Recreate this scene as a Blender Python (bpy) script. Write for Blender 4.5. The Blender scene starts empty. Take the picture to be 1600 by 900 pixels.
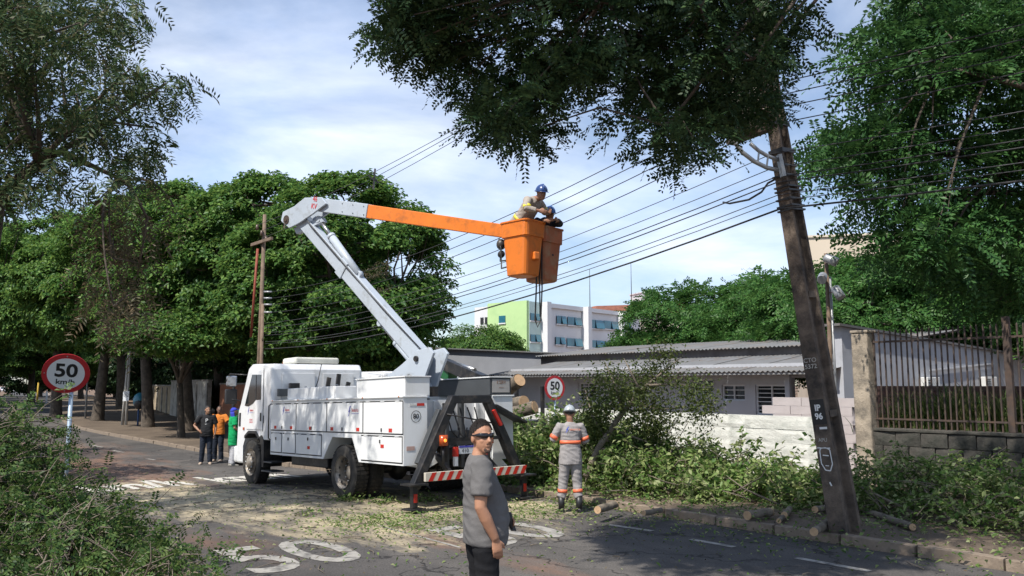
import bpy, bmesh, math, random
import numpy as np
from mathutils import Vector, Matrix, noise as mnoise
R = math.radians
SC = bpy.context.scene
COL = SC.collection
# ---------------------------------------------------------------- camera
F = 1300.0; CAMH = 2.1; PITCH = math.atan(151.0 / F)
cam_d = bpy.data.cameras.new('camera'); cam = bpy.data.objects.new('camera', cam_d)
COL.objects.link(cam); SC.camera = cam
cam_d.sensor_width = 36.0; cam_d.lens = 36.0 * F / 1600.0
cam_d.clip_start = 0.1; cam_d.clip_end = 5000
cam.location = (0, 0, CAMH); cam.rotation_euler = (math.pi / 2 + PITCH, 0, 0)
# ---------------------------------------------------------------- world: sky with clouds
SUN_AZ = Vector((-0.62, -0.785, 0)).normalized(); SUN_EL = R(54)
W = bpy.data.worlds.new('World'); SC.world = W; W.use_nodes = True
nt = W.node_tree; nt.nodes.clear()
def N(t, **k):
    n = nt.nodes.new(t)
    for a, b in k.items(): setattr(n, a, b)
    return n
out = N('ShaderNodeOutputWorld'); mixs = N('ShaderNodeMixShader')
bg = N('ShaderNodeBackground'); bgc = N('ShaderNodeBackground')
sky = N('ShaderNodeTexSky', sky_type='NISHITA'); sky.sun_disc = False
sky.sun_elevation = SUN_EL; sky.sun_rotation = math.atan2(SUN_AZ.x, SUN_AZ.y)
sky.air_density = 1.0; sky.dust_density = 0.6; sky.ozone_density = 2.5
bg.inputs[1].default_value = 0.12
nt.links.new(sky.outputs[0], bg.inputs[0])
tc = N('ShaderNodeTexCoord'); sep = N('ShaderNodeSeparateXYZ')
nt.links.new(tc.outputs['Generated'], sep.inputs[0])
def mth(op, a, b=None, clamp=False):
    n = N('ShaderNodeMath', operation=op); n.use_clamp = clamp
    for i, v in enumerate((a, b)):
        if v is None: continue
        if isinstance(v, (int, float)): n.inputs[i].default_value = v
        else: nt.links.new(v, n.inputs[i])
    return n.outputs[0]
zz = mth('ADD', mth('MAXIMUM', sep.outputs[2], 0.0), 0.22)
cx = mth('DIVIDE', sep.outputs[0], zz); cy = mth('DIVIDE', sep.outputs[1], zz)
cmb = N('ShaderNodeCombineXYZ'); nt.links.new(cx, cmb.inputs[0]); nt.links.new(cy, cmb.inputs[1]); cmb.inputs[2].default_value = 3.7
def nz(scale, det, rough, dist, vec=None):
    n = N('ShaderNodeTexNoise'); n.inputs['Scale'].default_value = scale; n.inputs['Detail'].default_value = det
    n.inputs['Roughness'].default_value = rough; n.inputs['Distortion'].default_value = dist
    nt.links.new(vec or cmb.outputs[0], n.inputs['Vector']); return n.outputs[0]
cov = nz(0.75, 9, 0.56, 0.35)
rmp = N('ShaderNodeValToRGB'); rmp.color_ramp.elements[0].position = 0.40; rmp.color_ramp.elements[1].position = 0.66
nt.links.new(cov, rmp.inputs[0])
shade = nz(1.7, 7, 0.55, 0.5)
rmp2 = N('ShaderNodeValToRGB'); rmp2.color_ramp.elements[0].position = 0.33; rmp2.color_ramp.elements[1].position = 0.70
rmp2.color_ramp.elements[0].color = (0.46, 0.60, 0.90, 1); rmp2.color_ramp.elements[1].color = (0.92, 0.96, 1.05, 1)
nt.links.new(shade, rmp2.inputs[0]); nt.links.new(rmp2.outputs[0], bgc.inputs[0]); bgc.inputs[1].default_value = 1.18
nt.links.new(mth('MULTIPLY', rmp.outputs[0], 0.9), mixs.inputs[0])
nt.links.new(bg.outputs[0], mixs.inputs[1]); nt.links.new(bgc.outputs[0], mixs.inputs[2]); nt.links.new(mixs.outputs[0], out.inputs[0])
# ---------------------------------------------------------------- sun
sl = bpy.data.lights.new('sun', 'SUN'); sun = bpy.data.objects.new('sun', sl); COL.objects.link(sun)
sl.energy = 5.0; sl.angle = R(0.6); sl.color = (1.0, 0.95, 0.87)
to_sun = SUN_AZ * math.cos(SUN_EL) + Vector((0, 0, math.sin(SUN_EL)))
sun.rotation_euler = to_sun.to_track_quat('Z', 'Y').to_euler()
SC.view_settings.view_transform = 'Standard'; SC.view_settings.look = 'None'
SC.view_settings.exposure = 0.30; SC.view_settings.gamma = 1.0; SC.view_settings.use_curve_mapping = False
SC.render.engine = 'CYCLES'
SC.cycles.max_bounces = 5; SC.cycles.diffuse_bounces = 2; SC.cycles.glossy_bounces = 2
SC.cycles.transmission_bounces = 5; SC.cycles.transparent_max_bounces = 8
SC.cycles.use_denoising = True
try:
    SC.cycles.denoiser = 'OPENIMAGEDENOISE'; SC.cycles.denoising_input_passes = 'RGB_ALBEDO_NORMAL'; SC.cycles.denoising_prefilter = 'ACCURATE'
except Exception: pass
SC.cycles.sample_clamp_indirect = 6.0
# ---------------------------------------------------------------- place helpers
DX, DY = -0.633, 0.774; NXX, NYY = 0.774, 0.633          # along the road / across it to the right
def ss(t): t = min(1.0, max(0.0, t)); return t * t * (3 - 2 * t)
def gz(x, y):
    s = x * DX + y * DY
    return -0.30 * ss((s - 12) / 14) + 0.30 * ss((s - 45) / 45)
def ray(px, py):
    a = (px - 800) / F; b = (450 - py) / F
    return Vector((a, math.cos(PITCH) - b * math.sin(PITCH), math.sin(PITCH) + b * math.cos(PITCH)))
def at(px, py, Y):
    r = ray(px, py); t = Y / r.y
    return Vector((r.x * t, Y, CAMH + r.z * t))
def gp(px, py, dz=0.0):
    r = ray(px, py); t = 12.0
    for _ in range(30):
        z = gz(r.x * t, r.y * t) + dz
        t = (z - CAMH) / r.z
    return Vector((r.x * t, r.y * t, gz(r.x * t, r.y * t) + dz))
def so(s, o, z=0.0):                                     # straight road coordinates -> world
    x = s * DX + o * NXX; y = s * DY + o * NYY
    return Vector((x, y, gz(x, y) + z))
_K = [(so(-60, 10.5).xy, R(0))]
_curve = []
def _mk():
    ang0 = math.atan2(DY, DX); p = Vector((-60 * DX + 10.5 * NXX, -60 * DY + 10.5 * NYY)); s = -60.0
    while s < 260:
        t = ss((s - 40) / 24); a = ang0 - R(10) * t
        _curve.append((s, p.copy(), a)); p = p + Vector((math.cos(a), math.sin(a))) * 1.0; s += 1.0
_mk()
def rd(s, o, z=0.0):                                     # road coordinates following the bend
    i = int(math.floor(s + 60)); i = max(0, min(len(_curve) - 2, i)); f = s + 60 - i
    p = _curve[i][1].lerp(_curve[i + 1][1], f); a = _curve[i][2]
    n = Vector((math.sin(a), -math.cos(a))); q = p + n * (o - 10.5)
    return Vector((q.x, q.y, gz(q.x, q.y) + z))
# ---------------------------------------------------------------- materials
MATS = {}
def M(name, col, rough=0.6, metal=0.0, var=0.18, scale=2.0, bump=0.0, bscale=30.0, dirt=None, dirt_amt=0.5, dscale=1.5, spec=0.5, coat=0.0, emit=None, estr=0.0, trans=0.0, alpha=1.0, streak=False):
    if name in MATS: return MATS[name]
    m = bpy.data.materials.new(name); m.use_nodes = True; t = m.node_tree; b = t.nodes['Principled BSDF']
    L = t.links.new
    tcn = t.nodes.new('ShaderNodeTexCoord')
    vec = tcn.outputs['Object']
    if streak:
        mp = t.nodes.new('ShaderNodeMapping'); mp.inputs['Scale'].default_value = (1, 1, 0.16); L(vec, mp.inputs[0]); vec = mp.outputs[0]
    def noise(sc, det=6, rg=0.6):
        n = t.nodes.new('ShaderNodeTexNoise'); n.inputs['Scale'].default_value = sc; n.inputs['Detail'].default_value = det; n.inputs['Roughness'].default_value = rg
        L(vec, n.inputs['Vector']); return n.outputs[0]
    def ramp(src, p0, p1, c0, c1):
        r = t.nodes.new('ShaderNodeValToRGB'); r.color_ramp.elements[0].position = p0; r.color_ramp.elements[1].position = p1
        r.color_ramp.elements[0].color = (*c0, 1); r.color_ramp.elements[1].color = (*c1, 1); L(src, r.inputs[0]); return r.outputs[0]
    lo = tuple(max(0, c * (1 - var)) for c in col); hi = tuple(min(1, c * (1 + var)) for c in col)
    c = ramp(noise(scale), 0.3, 0.7, lo, hi)
    if dirt:
        mk = ramp(noise(dscale, 8, 0.68), 0.62 - 0.3 * dirt_amt, 0.78 - 0.2 * dirt_amt, (0, 0, 0), (1, 1, 1))
        mx = t.nodes.new('ShaderNodeMix'); mx.data_type = 'RGBA'; L(mk, mx.inputs[0]); L(c, mx.inputs[6]); mx.inputs[7].default_value = (*dirt, 1); c = mx.outputs[2]
    L(c, b.inputs['Base Color'])
    b.inputs['Roughness'].default_value = rough; b.inputs['Metallic'].default_value = metal
    b.inputs['Specular IOR Level'].default_value = spec; b.inputs['Coat Weight'].default_value = coat
    b.inputs['Transmission Weight'].default_value = trans; b.inputs['Alpha'].default_value = alpha
    if emit: b.inputs['Emission Color'].default_value = (*emit, 1); b.inputs['Emission Strength'].default_value = estr
    if bump:
        bp = t.nodes.new('ShaderNodeBump'); bp.inputs['Strength'].default_value = min(1, bump); bp.inputs['Distance'].default_value = 0.02 * max(1, bump)
        L(noise(bscale, 8, 0.65), bp.inputs['Height']); L(bp.outputs[0], b.inputs['Normal'])
    MATS[name] = m; return m
def leafmat(name, cols, rough=0.55, transl=0.3, tcol=None, spec=0.35):
    m = bpy.data.materials.new(name); m.use_nodes = True; t = m.node_tree; L = t.links.new
    b = t.nodes['Principled BSDF']; o = t.nodes['Material Output']
    g = t.nodes.new('ShaderNodeNewGeometry'); r = t.nodes.new('ShaderNodeValToRGB')
    while len(r.color_ramp.elements) < len(cols): r.color_ramp.elements.new(0.5)
    for i, c in enumerate(cols):
        r.color_ramp.elements[i].position = i / max(1, len(cols) - 1); r.color_ramp.elements[i].color = (*c, 1)
    L(g.outputs['Random Per Island'], r.inputs[0])
    tcn = t.nodes.new('ShaderNodeTexCoord'); n = t.nodes.new('ShaderNodeTexNoise'); n.inputs['Scale'].default_value = 0.9; n.inputs['Detail'].default_value = 2
    L(tcn.outputs['Object'], n.inputs['Vector'])
    hs = t.nodes.new('ShaderNodeHueSaturation'); mr = t.nodes.new('ShaderNodeMapRange'); mr.inputs[1].default_value = 0.3; mr.inputs[2].default_value = 0.7; mr.inputs[3].default_value = 0.75; mr.inputs[4].default_value = 1.25
    L(n.outputs[0], mr.inputs[0]); L(mr.outputs[0], hs.inputs['Value']); L(r.outputs[0], hs.inputs['Color'])
    t.nodes.remove(b); df = t.nodes.new('ShaderNodeBsdfDiffuse'); gl = t.nodes.new('ShaderNodeBsdfGlossy'); gl.inputs['Roughness'].default_value = rough * .8; b = t.nodes.new('ShaderNodeMixShader'); b.inputs[0].default_value = .022 * spec / .35
    L(hs.outputs[0], df.inputs['Color']); L(df.outputs[0], b.inputs[1]); L(gl.outputs[0], b.inputs[2])
    tr = t.nodes.new('ShaderNodeBsdfTranslucent'); mx = t.nodes.new('ShaderNodeMixShader'); mx.inputs[0].default_value = transl
    h2 = t.nodes.new('ShaderNodeHueSaturation'); h2.inputs['Hue'].default_value = 0.485; h2.inputs['Value'].default_value = 1.5; L(hs.outputs[0], h2.inputs['Color']); L(h2.outputs[0], tr.inputs['Color'])
    L(b.outputs[0], mx.inputs[1]); L(tr.outputs[0], mx.inputs[2]); L(mx.outputs[0], o.inputs['Surface'])
    MATS[name] = m; return m
# ---------------------------------------------------------------- mesh helpers
def tag(o, label=None, cat=None, group=None, kind=None):
    if label: o['label'] = label
    if cat: o['category'] = cat
    if group: o['group'] = group
    if kind: o['kind'] = kind
    return o
def empty(name, loc=(0, 0, 0), rz=0.0, parent=None):
    o = bpy.data.objects.new(name, None); COL.objects.link(o); o.location = loc; o.rotation_euler = (0, 0, rz); o.empty_display_size = 0.2
    if parent: o.parent = parent
    return o
def link(name, me, parent=None, mat=None):
    o = bpy.data.objects.new(name, me); COL.objects.link(o)
    if parent is not None: o.parent = parent
    if mat is not None:
        me.materials.clear()
        for mm in (mat if isinstance(mat, (list, tuple)) else [mat]): me.materials.append(mm)
    return o
def np_mesh(name, V, Fc, smooth=False, mi=None):
    V = np.asarray(V, np.float32); Fc = np.asarray(Fc, np.int32); k = Fc.shape[1]
    me = bpy.data.meshes.new(name); me.vertices.add(len(V)); me.vertices.foreach_set('co', V.ravel())
    me.loops.add(Fc.size); me.loops.foreach_set('vertex_index', Fc.ravel())
    me.polygons.add(len(Fc)); me.polygons.foreach_set('loop_start', np.arange(0, Fc.size, k, dtype=np.int32))
    me.polygons.foreach_set('loop_total', np.full(len(Fc), k, np.int32))
    if smooth: me.polygons.foreach_set('use_smooth', np.ones(len(Fc), bool))
    if mi is not None: me.polygons.foreach_set('material_index', np.asarray(mi, np.int32))
    me.update(calc_edges=True); me.validate(); return me
class MB:
    def __init__(s): s.v = []; s.f = []; s.sm = []; s.mi = []; s.cur = 0
    def add(s, vs, fs, smooth=False):
        k = len(s.v); s.v += [Vector(p) for p in vs]
        for f in fs: s.f.append([i + k for i in f]); s.sm.append(smooth); s.mi.append(s.cur)
        return s
    def box(s, c, d, rot=None):
        hx, hy, hz = d[0] / 2, d[1] / 2, d[2] / 2; c = Vector(c)
        P = [Vector((x, y, z)) for x in (-hx, hx) for y in (-hy, hy) for z in (-hz, hz)]
        if rot is not None: P = [rot @ p for p in P]
        return s.add([c + p for p in P], [(0, 1, 3, 2), (4, 6, 7, 5), (0, 4, 5, 1), (2, 3, 7, 6), (0, 2, 6, 4), (1, 5, 7, 3)])
    def bx(s, x0, x1, y0, y1, z0, z1): return s.box(((x0 + x1) / 2, (y0 + y1) / 2, (z0 + z1) / 2), (x1 - x0, y1 - y0, z1 - z0))
    def beam(s, a, b, w, h, up=(0, 0, 1), w2=None, h2=None):
        a = Vector(a); b = Vector(b); d = (b - a).normalized(); u = Vector(up); x = d.cross(u)
        if x.length < 1e-4: x = d.cross(Vector((1, 0, 0)))
        x.normalize(); u = x.cross(d).normalized(); w2 = w if w2 is None else w2; h2 = h if h2 is None else h2
        P = [a + x * i * w / 2 + u * j * h / 2 for i, j in ((-1, -1), (1, -1), (1, 1), (-1, 1))] + [b + x * i * w2 / 2 + u * j * h2 / 2 for i, j in ((-1, -1), (1, -1), (1, 1), (-1, 1))]
        return s.add(P, [(3, 2, 1, 0), (4, 5, 6, 7), (0, 1, 5, 4), (1, 2, 6, 5), (2, 3, 7, 6), (3, 0, 4, 7)])
    def tube(s, pts, rad, n=8, caps=True, smooth=True):
        pts = [Vector(p) for p in pts]
        if isinstance(rad, (int, float)): rad = [rad] * len(pts)
        rings = []; prev = None
        for i, p in enumerate(pts):
            d = (pts[min(i + 1, len(pts) - 1)] - pts[max(i - 1, 0)])
            d = d.normalized() if d.length > 1e-9 else Vector((0, 0, 1))
            if prev is None:
                x = d.cross(Vector((0, 0, 1)))
                if x.length < 0.05: x = d.cross(Vector((1, 0, 0)))
            else: x = prev - d * prev.dot(d)
            x.normalize(); prev = x; y = d.cross(x); r = rad[i]; rx, ry = (r if isinstance(r, (tuple, list)) else (r, r))
            rings.append([p + x * rx * math.cos(2 * math.pi * k / n) + y * ry * math.sin(2 * math.pi * k / n) for k in range(n)])
        return s.loft(rings, caps, smooth)
    def loft(s, rings, caps=True, smooth=True):
        n = len(rings[0]); k = len(s.v)
        for r in rings: s.v += [Vector(p) for p in r]
        for i in range(len(rings) - 1):
            for j in range(n):
                a = k + i * n + j; b = k + i * n + (j + 1) % n
                s.f.append([a, b, b + n, a + n]); s.sm.append(smooth); s.mi.append(s.cur)
        if caps:
            s.f.append([k + j for j in range(n)][::-1]); s.sm.append(False); s.mi.append(s.cur)
            e = k + (len(rings) - 1) * n; s.f.append([e + j for j in range(n)]); s.sm.append(False); s.mi.append(s.cur)
        return s
    def cyl(s, a, b, r, r2=None, n=16, smooth=True): return s.tube([a, b], [r, r if r2 is None else r2], n, True, smooth)
    def prism(s, prof, a0, a1, axis='y'):
        def mk(u, v, w): return {'y': (u, w, v), 'x': (w, u, v), 'z': (u, v, w)}[axis]
        n = len(prof); A = [mk(u, v, a0) for u, v in prof]; B = [mk(u, v, a1) for u, v in prof]
        return s.add(A + B, [tuple(range(n))[::-1], tuple(range(n, 2 * n))] + [(i, (i + 1) % n, n + (i + 1) % n, n + i) for i in range(n)])
    def ball(s, c, r, n=10, m=7):
        c = Vector(c); r = Vector(r) if isinstance(r, (tuple, list, Vector)) else Vector((r, r, r)); rings = []
        for i in range(m + 1):
            th = math.pi * (0.02 + 0.96 * i / m)
            rings.append([c + Vector((r.x * math.sin(th) * math.cos(2 * math.pi * k / n), r.y * math.sin(th) * math.sin(2 * math.pi * k / n), -r.z * math.cos(th))) for k in range(n)])
        return s.loft(rings)
    def mesh(s, name):
        me = bpy.data.meshes.new(name); me.from_pydata([tuple(v) for v in s.v], [], s.f)
        me.polygons.foreach_set('use_smooth', s.sm); me.polygons.foreach_set('material_index', s.mi)
        bm = bmesh.new(); bm.from_mesh(me); bmesh.ops.recalc_face_normals(bm, faces=bm.faces); bm.to_mesh(me); bm.free()
        return me
    def build(s, name, mat, parent=None, bevel=0.0, seg=2):
        o = link(name, s.mesh(name), parent, mat)
        if bevel:
            m = o.modifiers.new('b', 'BEVEL'); m.width = bevel; m.segments = seg; m.limit_method = 'ANGLE'; m.angle_limit = R(35)
        return o
def txt(name, string, size, mat, parent, mtx, extrude=0.002, align='CENTER', sx=1.0, sy=1.0, bold=0.0, shear=0.0, mapf=None):
    cu = bpy.data.curves.new(name, 'FONT'); cu.body = string; cu.size = size; cu.extrude = extrude; cu.align_x = align; cu.align_y = 'CENTER'; cu.offset = bold; cu.shear = shear; cu.resolution_u = 4
    ob = bpy.data.objects.new(name, cu); me = bpy.data.meshes.new_from_object(ob); bpy.data.objects.remove(ob); bpy.data.curves.remove(cu)
    for v in me.vertices:
        v.co.x *= sx; v.co.y *= sy
        if mapf: v.co = mapf(v.co)
    o = link(name, me, parent, mat)
    if mtx is not None: o.matrix_local = mtx
    return o
def frame_mtx(origin, xdir, ydir):
    x = Vector(xdir).normalized(); z = x.cross(Vector(ydir)).normalized(); y = z.cross(x)
    return Matrix(((x.x, y.x, z.x, origin[0]), (x.y, y.y, z.y, origin[1]), (x.z, y.z, z.z, origin[2]), (0, 0, 0, 1)))
def copy_thing(o, parent=None):
    c = o.copy(); COL.objects.link(c)
    if parent: c.parent = parent
    for ch in list(o.children): copy_thing(ch, c)
    return c
def shared(name, me, loc, parent, rot=(0, 0, 0), scale=(1, 1, 1)):
    o = bpy.data.objects.new(name, me); COL.objects.link(o); o.parent = parent; o.location = loc; o.rotation_euler = rot; o.scale = scale; return o
# common materials
WHITE = M('white_paint', (0.74, 0.75, 0.75), 0.38, var=0.07, scale=0.9, dirt=(0.60, 0.585, 0.55), dirt_amt=0.18, dscale=0.9, coat=0.2, streak=True)
BLACKM = M('black_metal', (0.022, 0.022, 0.024), 0.45, metal=0.2, var=0.4, dirt=(0.09, 0.075, 0.06), dirt_amt=0.4, dscale=4)
DARKM = M('dark_grey_metal', (0.07, 0.075, 0.08), 0.45, metal=0.3, var=0.2)
GREYP = M('grey_paint', (0.42, 0.46, 0.50), 0.42, var=0.10, scale=2.5, dirt=(0.26, 0.26, 0.26), dirt_amt=0.35, dscale=3)
RUBBER = M('rubber', (0.022, 0.021, 0.020), 0.85, var=0.3, scale=6, dirt=(0.055, 0.047, 0.038), dirt_amt=0.5, dscale=5)
STEEL = M('steel', (0.45, 0.46, 0.47), 0.35, metal=0.9, var=0.15, dirt=(0.2, 0.17, 0.14), dirt_amt=0.4, dscale=6)
GLASSD = M('dark_glass', (0.015, 0.02, 0.022), 0.06, var=0.1, spec=0.8)
REDP = M('red_paint', (0.45, 0.025, 0.03), 0.45, var=0.1)
BLKP = M('black_print', (0.012, 0.012, 0.014), 0.6, var=0.1)
WHTP = M('white_print', (0.75, 0.75, 0.74), 0.6, var=0.05)
BLUP = M('blue_print', (0.05, 0.05, 0.32), 0.5, var=0.1)
CONC = M('concrete', (0.30, 0.285, 0.26), 0.9, var=0.25, scale=3, bump=0.4, bscale=40, dirt=(0.09, 0.085, 0.075), dirt_amt=0.5, dscale=2)
BARK = M('bark', (0.085, 0.068, 0.052), 0.95, var=0.45, scale=6, bump=0.9, bscale=18)
BARKL = M('bark_pale', (0.20, 0.165, 0.125), 0.95, var=0.45, scale=8, bump=0.9, bscale=22, dirt=(0.07, 0.06, 0.045), dirt_amt=0.55, dscale=4)
CUTW = M('cut_wood', (0.46, 0.30, 0.17), 0.8, var=0.18, scale=9)
RUST = M('rusty_steel', (0.062, 0.045, 0.038), 0.8, metal=0.1, var=0.4, scale=7, dirt=(0.10, 0.062, 0.042), dirt_amt=0.5, dscale=6)
# ================================================================ ground, road, kerbs
def ground_material(name, base, base2, extra):
    """extra: list of (colour, [(s, o, rs, ro, strength)], noise scale, lo, hi) -- stains with a place of their own"""
    m = bpy.data.materials.new(name); m.use_nodes = True; t = m.node_tree; L = t.links.new; b = t.nodes['Principled BSDF']
    tcn = t.nodes.new('ShaderNodeTexCoord'); vec = tcn.outputs['Object']
    def nzz(sc, det=7, rg=0.62, v=None):
        n = t.nodes.new('ShaderNodeTexNoise'); n.inputs['Scale'].default_value = sc; n.inputs['Detail'].default_value = det; n.inputs['Roughness'].default_value = rg; L(v or vec, n.inputs['Vector']); return n.outputs[0]
    def rmp(src, p0, p1, c0=(0, 0, 0), c1=(1, 1, 1)):
        r = t.nodes.new('ShaderNodeValToRGB'); r.color_ramp.elements[0].position = p0; r.color_ramp.elements[1].position = p1
        r.color_ramp.elements[0].color = (*c0, 1); r.color_ramp.elements[1].color = (*c1, 1); L(src, r.inputs[0]); return r.outputs[0]
    def mt(op, a, bb=None, clamp=False):
        n = t.nodes.new('ShaderNodeMath'); n.operation = op; n.use_clamp = clamp
        for i, v in enumerate((a, bb)):
            if v is None: continue
            if isinstance(v, (int, float)): n.inputs[i].default_value = v
            else: L(v, n.inputs[i])
        return n.outputs[0]
    def dot(v3):
        n = t.nodes.new('ShaderNodeVectorMath'); n.operation = 'DOT_PRODUCT'; L(vec, n.inputs[0]); n.inputs[1].default_value = v3; return n.outputs['Value']
    S = dot((DX, DY, 0)); O = dot((NXX, NYY, 0))
    c = rmp(nzz(0.5), 0.32, 0.68, base, base2)
    fine = rmp(nzz(45, 4, 0.7), 0.35, 0.7, (0.55, 0.55, 0.55), (1.35, 1.35, 1.35))
    mul = t.nodes.new('ShaderNodeMix'); mul.data_type = 'RGBA'; mul.blend_type = 'MULTIPLY'; mul.inputs[0].default_value = 1; L(c, mul.inputs[6]); L(fine, mul.inputs[7]); c = mul.outputs[2]
    cmb = t.nodes.new('ShaderNodeCombineXYZ'); L(mt('MULTIPLY', S, 0.55), cmb.inputs[0]); L(mt('MULTIPLY', O, 1.4), cmb.inputs[1])
    for col, spots, sc, lo, hi in extra:
        acc = None
        for (s0, o0, rs, ro, st) in spots:
            d2 = mt('ADD', mt('POWER', mt('ABSOLUTE', mt('DIVIDE', mt('SUBTRACT', S, s0), rs)), 2.0), mt('POWER', mt('ABSOLUTE', mt('DIVIDE', mt('SUBTRACT', O, o0), ro)), 2.0))
            e = mt('MULTIPLY', mt('MAXIMUM', mt('SUBTRACT', 1.0, d2), 0.0), st)
            acc = e if acc is None else mt('MAXIMUM', acc, e)
        a1 = nzz(sc, 8, 0.72, cmb.outputs[0])
        msk = rmp(mt('ADD', mt('MULTIPLY', acc, 0.5), mt('MULTIPLY', mt('SUBTRACT', a1, 0.5), 1.5)), lo, hi)
        msk = mt('MULTIPLY', msk, rmp(acc, 0.0, 0.12))
        mx = t.nodes.new('ShaderNodeMix'); mx.data_type = 'RGBA'; L(msk, mx.inputs[0]); L(c, mx.inputs[6])
        sv = rmp(nzz(18, 4), 0.3, 0.7, tuple(x * 0.75 for x in col), tuple(min(1, x * 1.15) for x in col)); L(sv, mx.inputs[7]); c = mx.outputs[2]
    if name == 'asphalt':
        vo = t.nodes.new('ShaderNodeTexVoronoi'); vo.feature = 'DISTANCE_TO_EDGE'; vo.inputs['Scale'].default_value = 0.42
        wv = t.nodes.new('ShaderNodeVectorMath'); wv.operation = 'MULTIPLY_ADD'; nn = t.nodes.new('ShaderNodeTexNoise'); nn.inputs['Scale'].default_value = 1.6; nn.inputs['Detail'].default_value = 6; L(vec, nn.inputs['Vector']); L(nn.outputs[1], wv.inputs[0]); wv.inputs[1].default_value = (1.3, 1.3, 1.3); L(vec, wv.inputs[2]); L(wv.outputs[0], vo.inputs['Vector'])
        ck = rmp(vo.outputs[0], 0.004, 0.012, (0.35, 0.35, 0.35), (1, 1, 1)); pt = rmp(nzz(0.16, 3, .5), 0.50, 0.53, (0.80, 0.80, 0.82), (1.06, 1.05, 1.04)); tw_ = rmp(nzz(2.2, 6, .6, cmb.outputs[0]), .35, .65, (.86, .86, .86), (1.1, 1.1, 1.1))
        for q in (ck, pt, tw_):
            mm = t.nodes.new('ShaderNodeMix'); mm.data_type = 'RGBA'; mm.blend_type = 'MULTIPLY'; mm.inputs[0].default_value = 1; L(c, mm.inputs[6]); L(q, mm.inputs[7]); c = mm.outputs[2]
    L(c, b.inputs['Base Color']); b.inputs['Roughness'].default_value = 0.88; b.inputs['Specular IOR Level'].default_value = 0.3
    bp = t.nodes.new('ShaderNodeBump'); bp.inputs['Strength'].default_value = 0.5; bp.inputs['Distance'].default_value = 0.012; L(nzz(60, 5, 0.7), bp.inputs['Height']); L(bp.outputs[0], b.inputs['Normal'])
    MATS[name] = m; return m
SAW = (0.52, 0.44, 0.29); REDD = (0.24, 0.12, 0.07)
ASPH = ground_material('asphalt', (0.086, 0.080, 0.075), (0.130, 0.119, 0.108), [
    (REDD, [(26, 6.0, 9, 2.6, 1.1), (8.6, 6.6, 3.0, 0.5, 0.8), (34, 7, 12, 3, 0.7), (12, 4.2, 3, 1.2, 0.5)], 0.9, 0.15, 0.85),
    (SAW, [(11.8, 6.6, 3.2, 2.3, 0.9), (15.5, 6.0, 6.0, 2.2, 1.0), (11.2, 9.0, 1.7, 1.8, 1.0), (19.5, 6.0, 4.0, 1.8, 0.6), (13.2, 8.2, 5.0, 2.4, 0.9)], 1.5, 0.16, 0.55),
    ((0.13, 0.125, 0.115), [(13, 6, 18, 5, 0.6)], 2.4, 0.45, 0.7)])
EARTH = ground_material('red_earth', (0.155, 0.098, 0.064), (0.22, 0.15, 0.10), [((0.06, 0.075, 0.03), [(10, 13, 60, 8, 0.5)], 1.2, 0.38, 0.7), ((0.30, 0.21, 0.13), [(9, 12, 8, 2.5, 0.6)], 1.5, 0.3, 0.7)])
PAVE = ground_material('worn_pavement', (0.105, 0.080, 0.060), (0.175, 0.135, 0.098), [((0.05, 0.06, 0.03), [(16, 14, 40, 3, 0.5)], 1.5, 0.4, 0.72), (SAW, [(9, 11.8, 6, 1.6, 0.7)], 1.8, 0.35, 0.75)])
def axis_pts(lo, hi, near, step, far_n):
    a = list(np.arange(-near, near + 0.01, step)); k = [near * (hi / near) ** (i / far_n) for i in range(1, far_n + 1)]
    return sorted([-v for v in k] + a + k)
gx = axis_pts(0, 2500, 120, 3.0, 14)
V = [(x, y, gz(x, y) - 0.03) for y in gx for x in gx]; n = len(gx)
Fc = [(j * n + i, j * n + i + 1, (j + 1) * n + i + 1, (j + 1) * n + i) for j in range(n - 1) for i in range(n - 1)]
tag(link('ground', np_mesh('ground', V, Fc, True), None, EARTH), 'bare reddish earth ground around the street', 'ground', kind='structure')
def strip(name, s0, s1, os_, zs, mat, label, cat, kind='structure', step=1.0, fn=rd):
    S_ = list(np.arange(s0, s1 + 0.01, step)); k = len(os_)
    V = [fn(s, o, z) for s in S_ for o, z in zip(os_, zs)]
    Fc = [(i * k + j, i * k + j + 1, (i + 1) * k + j + 1, (i + 1) * k + j) for i in range(len(S_) - 1) for j in range(k - 1)]
    return tag(link(name, np_mesh(name, [tuple(v) for v in V], Fc, True), None, mat), label, cat, kind=kind)
OL = 3.2
road = strip('road', -60, 250, list(np.linspace(OL, 10.5, 9)), [0.0] * 9, ASPH, 'dark asphalt road with sawdust and faded markings', 'road')
walk = strip('sidewalk', -60, 250, [10.66, 11.2, 12.5, 14, 15.5, 17.6], [0.11, 0.13, 0.14, 0.15, 0.15, 0.15], PAVE, 'worn earthy sidewalk along the walls', 'sidewalk')
verge = strip('verge', -60, 250, [-14, -8, -2, 1, 3.04], [0.0, 0.12, 0.12, 0.12, 0.10], EARTH, 'earth verge on the near side of the road', 'verge')
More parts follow.
